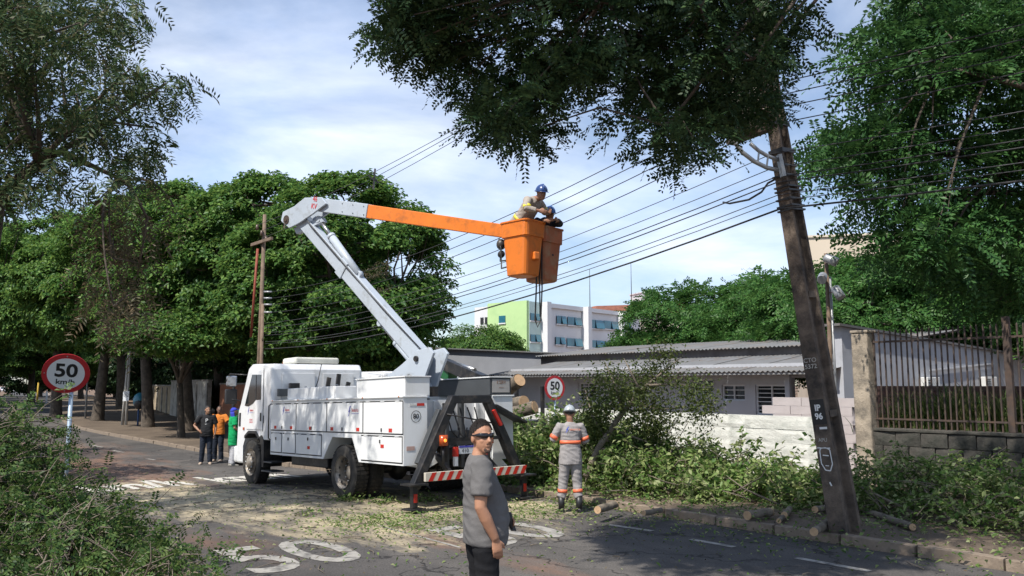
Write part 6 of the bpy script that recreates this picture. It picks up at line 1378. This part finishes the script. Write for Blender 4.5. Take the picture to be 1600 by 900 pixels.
ptext('CTO\n5372', 566, .085, FADE, bold=.001, sx=1.1)
z = pz(641); k = 1 - .50 * z / LEN; MB().bx(-.115 * k, .115 * k, -.20 * k - .006, -.20 * k - .002, z - .17, z + .17).build('number_plate', M('plate_black', (.015, .015, .016), .5), pole)
txt('plate_number', 'IP\n96', .115, WHTP, pole, frame_mtx((0, -.20 * k - .0075, z - .005), (1, 0, 0), (0, 0, 1)), .0006, bold=.004)
MB().bx(-.02, .09, -.20 * k - .004, -.20 * k - .001, z - .235, z - .205).build('painted_mark', WHTP, pole)
ptext('APU', 686, .07, FADE, bold=.001)
z = pz(716); k = 1 - .50 * z / LEN; y_ = -.20 * k - .004
def scr(pts, r=.007):
    b = MB()
    for i in range(len(pts) - 1): b.beam((pts[i][0], y_, z + pts[i][1]), (pts[i + 1][0], y_, z + pts[i + 1][1]), .0015, r * 2, (0, 0, 1) if abs(pts[i][0] - pts[i + 1][0]) > abs(pts[i][1] - pts[i + 1][1]) else (1, 0, 0))
    b.build('scribble', WHTP, pole)
scr([(-.10, .16), (.09, .15)]); scr([(-.07, .12), (-.075, -.05), (-.03, -.14), (.04, -.15), (.085, -.06), (.08, .13), (.02, .16), (-.05, .15), (-.07, .12)]); scr([(-.035, .06), (.05, .05)]); scr([(-.02, -.08), (.03, -.085)], .005); scr([(.0, -.3), (.02, -.35)], .01); scr([(-.03, -.55), (-.02, -.62)], .006)
STEELG = M('galvanised', (.36, .37, .38), .5, metal=.6, var=.15)
for py in (195, 238, 262, 275, 292, 300, 312, 322, 330):
    z = pz(py); k = 1 - .50 * z / LEN; b = MB(); hh = .012 if py not in (195, 238) else .03
    b.bx(-.15 * k - .012, .15 * k + .012, -.21 * k - .012, -.21 * k + .002, z - hh, z + hh); b.bx(-.15 * k - .012, -.15 * k, -.21 * k, .21 * k, z - hh, z + hh); b.bx(.15 * k, .15 * k + .012, -.21 * k, .21 * k, z - hh, z + hh); b.bx(-.15 * k - .012, .15 * k + .012, .21 * k, .21 * k + .012, z - hh, z + hh); b.build('band', BLACKM, pole)
# transformer on the pole
zt_ = pz(165); tr_ = empty('transformer'); tr_.matrix_basis = PM @ Matrix.Translation((-.42, -.1, zt_)); tag(tr_, 'beige pole transformer half hidden in leaves near the pole top', 'transformer')
b = MB(); b.cyl((0, 0, -.28), (0, 0, .42), .27, .29, 20); b.build('tank', M('transformer_beige', (.34, .31, .26), .6, var=.15), tr_); b = MB(); b.cyl((0, 0, .42), (0, 0, .48), .32, .30, 20); b.build('lid', M('transformer_beige', (.34, .31, .26), .6), tr_)
for k in range(3): b = MB(); b.tube([(-.12 + .12 * k, 0, .48), (-.13 + .13 * k, 0, .72)], [.04, .02], 8); b.build('bushing', RUST, tr_)
MB().bx(.1, .42, -.06, .06, -.2, -.12).build('bracket', BLACKM, tr_); MB().bx(-.34, .42, -.09, .09, -.36, -.29).build('support', RUST, tr_)
# street lamp bracket
la = empty('lamp_bracket', PM @ Vector((0, 0, pz(268)))); tag(la, 'curved grey steel lamp bracket on the leaning pole', 'lamp bracket')
pY = PB.y - .25
q = [at(x, y, pY - .02 * i) for i, (x, y) in enumerate(((1216, 266), (1198, 262), (1178, 252), (1160, 238), (1146, 220), (1130, 200)))]
b = MB(); b.tube(q, .032, 8); put(b.build('arm', STEELG), la)
q = [at(x, y, pY - .02 * i) for i, (x, y) in enumerate(((1216, 250), (1200, 244), (1186, 236), (1172, 224)))]
b = MB(); b.tube(q, .028, 8); put(b.build('brace', STEELG), la)
for (xa, ya, xb, yb) in ((1186, 236, 1184, 254), (1200, 244, 1198, 260)): b = MB(); b.beam(at(xa, ya, pY - .03), at(xb, yb, pY - .03), .015, .05, (0, 1, 0)); put(b.build('tie', STEELG), la)
b = MB(); b.beam(at(1217, 242, pY), at(1224, 276, pY), .05, .11, (0, 1, 0)); put(b.build('mount_plate', STEELG), la)
b = MB(); b.ball(at(1120, 192, pY - .12), (.3, .14, .10)); put(b.build('lamp_head', STEELG), la)
# rear pole
RP = so(0, 0); a_ = (408 - 800) / F; t_ = 11.1 / (NXX * a_ + NYY); RP = Vector((a_ * t_, t_, 0)); RP.z = gz(RP.x, RP.y) + .1
rp = empty('utility_pole', RP, RZ); tag(rp, 'brown weathered utility pole behind the truck cab with crossarm and wires', 'utility pole')
POLEW = M('weathered_pole', (.17, .12, .085), .9, var=.3, scale=5, bump=.5)
ZT = at(410, 335, RP.y).z - RP.z
b = MB(); b.tube([(-.12, 0, -.3), (-.05, 0, ZT)], [.085, .06], 10); b.build('shaft', POLEW, rp); b = MB(); b.tube([(.16, 0, -.3), (.05, 0, ZT * .62)], [.07, .055], 10); b.build('shaft', POLEW, rp)
for z in (2.2, 3.0, 3.8): MB().bx(-.09, .14, -.03, .03, z - .03, z + .03).build('rung', POLEW, rp)
MB().bx(-.85, .85, -.14, -.06, ZT - 1.0, ZT - .9).build('crossarm', POLEW, rp)
b = MB(); b.tube([(-.62, -.1, 3.9), (-.36, -.08, 6.9)], .045, 8); b.build('red_conduit', M('red_conduit', (.25, .055, .03), .7), rp)
WIREM = M('wire_black', (.03, .03, .032), .75); WIREG = M('wire_grey', (.065, .065, .07), .75)
INS = M('insulator', (.10, .06, .045), .35)
def wire(pts3, r, label, sag=.25, name='overhead_cable', group='overhead cables between the poles', mat=BLACKM, segs=14, moss=None):
    P = []
    for i in range(len(pts3) - 1):
        a, c = Vector(pts3[i]), Vector(pts3[i + 1]); sg = sag[i] if isinstance(sag, (list, tuple)) else sag
        for k in range(segs + (1 if i == len(pts3) - 2 else 0)):
            t = k / segs; p = a.lerp(c, t); p.z -= sg * 4 * t * (1 - t); P.append(p)
    e = empty(name, P[0]); tag(e, label, 'cable', group); b = MB(); b.tube(P, r, 6); put(b.build('strand', mat), e)
    if moss:
        g = np.random.default_rng(int(r * 1e5) + len(label)); V_ = []; 
        for (t0, t1, dens) in moss:
            i0, i1 = int(t0 * (len(P) - 1)), int(t1 * (len(P) - 1))
            for _ in range(dens):
                f = g.random() * (i1 - i0) + i0; k = int(f); p = P[k].lerp(P[min(k + 1, len(P) - 1)], f - k); clump = .5 + .5 * math.sin(f * 9.0)
                V_.append(np.array(p) + g.normal(size=3) * np.array([.05, .05, .05]) * (.35 + clump))
        V_ = np.array(V_); m = len(V_); v, f = leaf_quads(g, V_, g.normal(size=(m, 3)), .10 * g.uniform(.5, 1.3, m), .022 * g.uniform(.6, 1.2, m)); o = put(link('moss', np_mesh('moss', v, f), None, GDRY), e); o['kind'] = 'stuff'
    return e
def rpt(py, dx=0.0): v = at(410 + dx, py, RP.y - .05); return v
P3 = Vector((17.6, -4.0, 0))
def npt(py, off=-.16): z = pz(py) if py > -10 else LEN - .3; return PM @ Vector((off * .4, off, z))
words_ = ['topmost', 'second', 'third', 'fourth', 'fifth', 'sixth', 'seventh', 'eighth']
tops = [PM @ Vector((dx, -.1, LEN - .35 + dz)) for dx, dz in ((-.35, .1), (0, .12), (.3, .05))]
for k in range(3):
    wire([rpt(352 + k * 9, -8 + 7 * k), tops[k] , P3 + Vector((0, k * .2, 8.6))], .007, '%s of the three high power lines running up from the rear pole into the canopy' % ['upper', 'middle', 'lower'][k], .3, mat=WIREG)
    b = MB(); q = rpt(352 + k * 9, -8 + 7 * k); b.cyl(q - Vector((0, 0, .16)), q + Vector((0, 0, .02)), .05, .04, 10); put(b.build('insulator', INS), rp)
for k, (yn, yr) in enumerate(((136, 456), (154, 466), (173, 476), (196, 488))):
    wire([rpt(yr, 14), npt(yn), P3 + Vector((0, 0, 6.9 - .12 * k))], .0075, '%s of the four mossy secondary lines past the bucket' % words_[k], [.55, .5], mat=WIREM, moss=[(.18, .24, 150)] if k in (0, 1, 3) else None)
    b = MB(); q = rpt(yr, 14); b.cyl(q + Vector((-.25, 0, 0)), q + Vector((.02, 0, 0)), .035, .03, 8); put(b.build('insulator', STEELG), rp)
    for kk in (.03,): 
        b = MB(); q = npt(yn); b.ball(q, (.05, .05, .06)); put(b.build('insulator', INS), pole)
for k, (yn, yr, r) in enumerate(((240, 505, .006), (262, 512, .006), (276, 520, .008), (284, 524, .009), (303, 534, .0065), (312, 537, .006), (326, 545, .014))):
    wire([rpt(yr, 4), npt(yn), P3 + Vector((0, 0, 5.6 - .13 * k))], r, '%s of the low communication cables crossing behind the bucket' % words_[k], [.45, .4], mat=[WIREG, WIREG, WIREM, WIREM, WIREG, WIREG, WIREM][k])
# splice loop and spacers
b = MB(); q = [at(x, y, PB.y + .5 + .25 * i) for i, (x, y) in enumerate(((1215, 278), (1200, 286), (1190, 300), (1170, 312), (1140, 318), (1130, 316)))]; b.tube(q, .016, 6); e = empty('cable_loop', q[0]); tag(e, 'slack black cable loop beside the leaning pole', 'cable'); put(b.build('strand', BLACKM), e)
e = empty('line_spacer', at(752, 208, 18)); tag(e, 'small line spacer on the three high power lines', 'spacer'); b = MB()
def on_top_line(px_):
    best = None
    for i in range(400):
        t = i / 400; p = rpt(361, -1).lerp(tops[1], t); p.z -= .3 * 4 * t * (1 - t); x = 800 + F * p.x / (p.y * math.cos(PITCH) + (p.z - CAMH) * math.sin(PITCH))
        if best is None or abs(x - px_) < best[0]: best = (abs(x - px_), p.copy())
    return best[1]
q = on_top_line(752); e.location = q; b.beam(q + Vector((-.04, 0, -.14)), q + Vector((.04, 0, .16)), .03, .04, (0, 1, 0)); b.beam(q + Vector((-.10, 0, .05)), q + Vector((.10, 0, -.02)), .03, .03); put(b.build('bar', STEELG), e)
q = on_top_line(584); e = empty('line_spacer', q); tag(e, 'line spacer above the grey end of the upper boom', 'spacer'); b = MB(); b.beam(q + Vector((0, 0, -.3)), q + Vector((.04, 0, .25)), .04, .05, (0, 1, 0)); b.beam(q + Vector((-.12, 0, .05)), q + Vector((.14, 0, -.12)), .03, .04); put(b.build('bar', BLACKM), e)
# ---------------------------------------------------------------- signs
SIGNW = M('sign_white', (.66, .68, .70), .45, var=.04); SIGNR = M('sign_red', (.42, .022, .03), .45, var=.08)
def speed_sign(px_, py_, Y_, dia, yaw, tilt, roll, label):
    c = at(px_, py_, Y_); g = gz(c.x, c.y) + .1; e = empty('speed_sign', (c.x, c.y, g)); tag(e, label, 'road sign', 'speed limit signs'); h = c.z - g; Rr = dia / 2
    Mx = Matrix.Translation((0, 0, h)) @ Matrix.Rotation(yaw, 4, 'Z') @ Matrix.Rotation(tilt, 4, 'X') @ Matrix.Rotation(roll, 4, 'Y')
    n = 48
    def disc(r, y0, y1): b = MB(); b.loft([[Vector((r * math.cos(2 * math.pi * k / n), y, r * math.sin(2 * math.pi * k / n))) for k in range(n)] for y in (y0, y1)], True, False); return b
    o = disc(Rr, 0, .012).build('plate', SIGNR, e); o.matrix_local = Mx
    o2 = disc(Rr * .78, -.003, -.0005).build('face', SIGNW, o)
    txt('number', '50', Rr * .92, BLKP, o, frame_mtx((0, -.005, Rr * .14), (1, 0, 0), (0, 0, 1)), .001, bold=Rr * .025, sx=1.05); txt('unit', 'km/h', Rr * .36, BLKP, o, frame_mtx((0, -.005, -Rr * .42), (1, 0, 0), (0, 0, 1)), .001, sx=1.1, bold=Rr * .006)
    for (x, z) in ((0, .88), (0, -.88), (-.88, 0)): b = MB(); b.cyl((x * Rr, -.006, z * Rr), (x * Rr, 0, z * Rr), .009, n=8); b.build('bolt', STEELG, o)
    yp = .06 if tilt == 0 else Rr * math.sin(abs(tilt)) + .035; b = MB(); b.cyl((0, yp, -.2), (0, yp, h + (Rr * .6 if tilt == 0 else Rr * .1)), .028, n=12); b.build('post', M('post_blue_grey', (.34, .42, .50), .5, metal=.3), e)
speed_sign(103, 584, 11.6, .60, R(24), R(27), R(3), 'near round fifty speed sign on its post among the cut branches at left')
speed_sign(867, 606, 22.6, .66, R(33), 0, 0, 'far round fifty speed sign in front of the grey building')
# parking sign and lamp post far left
p = gp(193, 668); lp = empty('lamp_post', p, 0); tag(lp, 'thin double concrete lamp post with curved arm near the phone booth', 'lamp post'); hz_ = at(197, 546, p.y).z - p.z
for dx in (-.1, .12): b = MB(); b.tube([(dx, 0, -.2), (dx * .4 + .12, 0, hz_)], [.085, .06], 8); b.build('shaft', M('pale_concrete', (.42, .40, .36), .9), lp)
b = MB(); b.tube([(.12, 0, hz_), (-.1, 0, hz_ + .1), (-.45, 0, hz_ + .28), (-.65, 0, hz_ + .55)], [.05, .05, .04, .05], 8); b.build('arm', STEELG, lp)
pk = empty('parking_sign', at(197, 619, p.y - .25)); tag(pk, 'small white parking sign on the lamp post', 'road sign'); MB().bx(-.17, .17, -.01, .01, -.27, .27).build('panel', SIGNW, pk); b = MB(); n = 20
b.loft([[Vector((r * math.cos(2 * math.pi * k / n), -.013, .07 + r * math.sin(2 * math.pi * k / n))) for k in range(n)] for r in (.13, .11)], False); b.build('ring', BLKP, pk); txt('letter', 'E', .17, BLKP, pk, frame_mtx((0, -.014, .07), (1, 0, 0), (0, 0, 1)), .001, bold=.004)
# phone booth
p = gp(215, 669); ph = empty('phone_booth', p, 0); tag(ph, 'blue egg shaped public phone booth on a post under the trees', 'phone booth'); b = MB(); b.cyl((0, 0, -.1), (0, 0, 1.1), .05, n=8); b.build('post', M('booth_blue', (.02, .06, .16), .5), ph)
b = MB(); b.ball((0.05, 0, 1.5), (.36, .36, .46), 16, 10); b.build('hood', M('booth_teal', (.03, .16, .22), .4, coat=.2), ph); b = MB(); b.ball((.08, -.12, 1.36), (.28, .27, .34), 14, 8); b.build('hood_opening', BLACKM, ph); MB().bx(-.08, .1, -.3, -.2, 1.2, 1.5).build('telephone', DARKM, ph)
# posts far left
for (px_, py_, top, r, mt_, lb_) in ((133, 657, 590, .07, CONC, 'slim concrete post left of the dark tree trunks'), (58, 628, 598, .11, M('yellow_paint', (.5, .33, .04), .7), 'short yellow post near the parked white cars'), (72, 633, 612, .10, WHTP, 'short white post near the parked white cars')):
    p = gp(px_, py_); e = empty('roadside_post', p); tag(e, lb_, 'post'); b = MB(); h_ = at(px_, top, p.y).z - p.z; b.tube([(0, 0, -.2), (0, 0, h_)], [r, r * .8], 8); b.build('shaft', mt_, e); b = MB(); b.cyl((0, 0, h_), (0, 0, h_ + .04), r, r * .6, 8); b.build('cap', mt_, e)
# cars far left
def car(px_, py_, yaw, label, mat):
    p = gp(px_, py_); e = empty('parked_car', p, yaw); tag(e, label, 'car', 'parked white cars')
    prof = [(-2.1, .35), (-2.15, .75), (-1.9, .95), (-1.5, 1.0), (-1.05, 1.45), (.35, 1.48), (1.05, 1.0), (1.95, .88), (2.1, .6), (2.1, .35)]
    b = MB(); k = len(prof); rings = [[Vector((x * (1 if abs(y) < .8 else .985), y, z if z < 1.0 or abs(y) < .7 else z)) for x, z in prof] for y in (-.82, -.78, .78, .82)]; b.loft(rings, True, False); b.build('body', mat, e, .04, 2)
    g_ = MB(); g_.prism([(-1.4, 1.03), (-1.0, 1.38), (.3, 1.41), (.9, 1.03)], -.832, .832, 'y'); g_.build('side_windows', GLASSD, e)
    g_ = MB(); g_.add([(-1.53, -.68, 1.02), (-1.53, .68, 1.02), (-1.09, .62, 1.43), (-1.09, -.62, 1.43)], [(0, 1, 2, 3)]); g_.build('rear_window', GLASSD, e)
    for x in (-1.3, 1.35):
        for y in (-.74, .74): w = MB(); w.cyl((x, y - .1, .32), (x, y + .1, .32), .32, n=18); wo = w.build('wheel', RUBBER, e); w = MB(); w.cyl((x, y - .105, .32), (x, y + .105, .32), .19, n=14); w.build('rim', STEEL, wo)
    for y in (-.6, .6): MB().bx(-2.17, -2.12, y - .14, y + .14, .72, .9).build('tail_light', REDR, e, .01); MB().bx(2.07, 2.12, y - .15, y + .15, .62, .76).build('headlight', GLASSD, e, .01)
car(24, 617.5, TRZ - R(9), 'white hatchback parked nearest at the left edge of the road', CABW); car(5, 613.5, TRZ - R(10), 'white car parked beyond the nearest white hatchback', CABW); car(272, 640, TRZ + R(40), 'white car half hidden behind the tree trunks by the ochre wall', CABW)
# floodlight post behind the pole
p = so(0, 0); a_ = (1296 - 800) / F; t_ = 19.5 / (NXX * a_ + NYY); p = Vector((a_ * t_, t_, .1)); fl = empty('floodlight_post', p, 0); tag(fl, 'brown post with three silver floodlight cans behind the leaning pole', 'floodlight')
h_ = at(1296, 396, t_).z - .1; b = MB(); b.tube([(0, 0, -.2), (0, 0, h_)], [.06, .05], 8); b.build('post', POLEW, fl); b = MB(); b.tube([(.12, 0, -.2), (.08, 0, h_ - .6)], .03, 6); b.build('conduit', STEELG, fl)
for (px_, py_, dv) in ((1298, 406, (.6, -.3, -.35)), (1285, 434, (-.3, -.6, -.3)), (1309, 457, (.35, -.4, -.85))):
    c = at(px_, py_, t_ - .25) - p; d = Vector(dv).normalized(); b = MB(); b.tube([c - d * .17, c - d * .14, c + d * .16, c + d * .17], [.075, .11, .118, .11], 16); cn = b.build('lamp_can', M('silver_can', (.34, .35, .36), .45, metal=.4, var=.1), fl); b = MB(); b.beam(c, Vector((0, 0, c.z + .02)), .03, .03); b.build('bracket', POLEW, cn)
# ---------------------------------------------------------------- logs and cut ends on the sidewalk
def slog(xa, ya, xb, yb, r, label, lift=.0):
    a = gp(xa, ya, .14); c = gp(xb, yb, .14); r *= .8; a.z += r + lift; c.z += r; log(a, a.lerp(c, .8), r, 'log', label, 'cut logs on the sidewalk')
slog(1168, 813, 1212, 806, .085, 'cut log with pale end lying on the sidewalk edge near the kerb')
slog(1226, 812, 1236, 798, .06, 'short cut log pointing at the road between two others', .02); slog(1217, 818, 1228, 808, .045, 'thin cut stub beside the short logs')
slog(1274, 806, 1300, 798, .065, 'cut log with round pale end just left of the leaning pole', .04); slog(1272, 838, 1312, 812, .07, 'dark branch log hanging over the kerb at the pole foot')
slog(934, 803, 968, 792, .075, 'cut log with pale end in front of the branch heap by the worker'); slog(1006, 806, 1040, 800, .05, 'small cut log in front of the middle of the branch heap'); slog(1345, 800, 1450, 838, .06, 'long dark limb lying on the sidewalk right of the pole')
# ---------------------------------------------------------------- loose leaves and twigs on the ground
def litter(name, seed, areas, n, size, mat, label, zf=None, fn=so, up=.03):
    g = np.random.default_rng(seed); P = []
    w_ = np.array([a[4] for a in areas], float); w_ /= w_.sum()
    for k in g.choice(len(areas), n, p=w_):
        s0, o0, rs, ro, _, zb = areas[k]; s, o = s0 + g.normal() * rs * .5, o0 + g.normal() * ro * .5
        if zb < .05: o = min(max(o, OL + .1), 10.45)
        P.append(tuple(fn(s, o, zb + .012 + abs(g.normal()) * up)))
    P = np.array(P); v, f = leaf_quads(g, P, np.array([0, 0, 1]) + g.normal(size=(n, 3)) * .35, size * g.uniform(.5, 1.5, n), size * .55 * g.uniform(.6, 1.3, n)); o = link(name, np_mesh(name, v, f), None, mat); tag(o, label, 'leaves', kind='stuff'); return o
litter('leaf_litter', 81, [(13, 6.5, 7, 3.5, 1.2, 0), (10.8, 8.6, 1.0, 3.4, 3.0, 0), (11.6, 6.8, .8, 1.0, 1.2, 0), (18, 5.8, 5, 3, .5, 0), (9, 9.6, 4, 1.4, .9, 0), (8.0, 5.5, 4, 2.5, .35, 0), (7, 10.2, 4, .6, .5, 0)], 3800, .06, G5, 'loose green leaves scattered over the road')
litter('leaf_litter', 82, [(9, 12, 5, 2, 2, .14), (5, 12, 4, 2, 1, .14), (12, 11.4, 4, 1, 1.5, .14), (3, 13, 3, 2, .7, .14)], 4200, .075, G5, 'loose leaves covering the sidewalk by the wall', up=.05)
litter('dry_litter', 83, [(12, 7, 7, 4, 1, 0), (10, 12, 6, 2, 1, .14), (24, 5.5, 6, 3, .4, 0)], 2600, .04, GDRY, 'dry brown leaf bits and chips on the road')
g = random.Random(6); b = MB()
for _ in range(90):
    s_, o_ = g.gauss(12.5, 3.5), min(10.3, max(3.6, g.gauss(6.8, 1.8))); p = so(s_, o_, .012); a = g.uniform(0, 6.28); L = g.uniform(.12, .5); d = Vector((math.cos(a), math.sin(a), 0)); sd = Vector((-d.y, d.x, 0)) * g.uniform(-.05, .05)
    b.tube([p, p + d * L * .5 + sd + Vector((0, 0, .01)), p + d * L], [.007, .006, .002], 4)
tag(link('twig_litter', b.mesh('twig_litter'), None, BARKL), 'thin twigs scattered over the road', 'twigs', kind='stuff')
# small green sprigs lying on the road
for k, (px_, py_, n_) in enumerate(((405, 747, 60), (545, 782, 120), (600, 786, 90), (665, 783, 90), (715, 788, 60), (480, 806, 30), (640, 826, 24), (1535, 880, 30))):
    c = gp(px_, py_); g2 = np.random.default_rng(90 + k); P = np.array(c)[None] + g2.normal(size=(n_, 3)) * np.array([.16, .12, .0]) + np.abs(g2.normal(size=(n_, 3))) * np.array([0, 0, .07]); v, f = leaf_quads(g2, P, np.array([0, 0, .8]) + g2.normal(size=(n_, 3)) * .5, .085 * g2.uniform(.6, 1.3, n_), .045 * g2.uniform(.7, 1.2, n_)); v = v - np.array(c)[None]
    e = empty('leafy_sprig', c); tag(e, 'small leafy sprig lying on the road, %s' % ['by the front wheel', 'by the rear wheel', 'just right of the rear wheel', 'by the left outrigger foot', 'under the striped bumper', 'left of the truck in the open road', 'in the middle of the foreground', 'in the right foreground near the kerb'][k], 'sprig', 'leafy sprigs on the road'); link('leaves', np_mesh('leaves', v, f), e, G5); b = MB(); b.tube([(-.2, -.05, .02), (0, 0, .05), (.2, .08, .03)], [.008, .006, .003], 5); b.build('stem', BARKL, e)
# tall weeds behind the fence
def weeds(name, seed, spots, label, mat):
    g = np.random.default_rng(seed); V_ = []; F_ = []; k = 0; ctr = so(spots[0][0], spots[0][1], 1.12)
    for (s0, o0, n, h, r) in spots:
        for _ in range(n):
            p = np.array(so(s0 + g.normal() * r, o0 + abs(g.normal()) * r * .5, 1.12)) - np.array(ctr); a = g.uniform(0, 6.28); ln = h * g.uniform(.5, 1.2); bend = g.uniform(.2, .8); d = np.array([math.cos(a), math.sin(a), 0]); sd = np.array([-d[1], d[0], 0]) * g.uniform(.010, .02)
            pts = [p + d * bend * ln * t ** 2 + np.array([0, 0, ln * (t - .35 * bend * t ** 3)]) for t in (0, .35, .7, 1.0)]
            for i, q in enumerate(pts): w = (1, .95, .6, .05)[i]; V_ += [q - sd * w, q + sd * w]
            F_ += [(k + 2 * i, k + 2 * i + 1, k + 2 * i + 3, k + 2 * i + 2) for i in range(3)]; k += 8
    e = empty(name, ctr); tag(e, label, 'weeds'); link('blades', np_mesh('blades', V_, F_), e, mat)
WEED = leafmat('weed_green', [(.035, .075, .02), (.07, .12, .03), (.13, .16, .06), (.2, .19, .09)], transl=.3)
weeds('weed_clump', 101, [(sx(1440, 16.8), 16.6, 260, 1.0, .35), (sx(1400, 16.6), 16.5, 130, .7, .25)], 'tall arching grass clump behind the bars next to the gate pillar', WEED)
weeds('weed_clump', 102, [(sx(1490, 16.8), 16.6, 240, 1.1, .4), (sx(1520, 17), 16.8, 150, .9, .4)], 'tall grass clump behind the middle of the bar fence', WEED)
weeds('weed_clump', 103, [(sx(1580, 17), 16.8, 240, .9, .4), (sx(1610, 17), 16.8, 150, .8, .4)], 'weeds behind the fence at the right edge', WEED)
# broad brush right of the pole foot
bpy.context.view_layer.update()
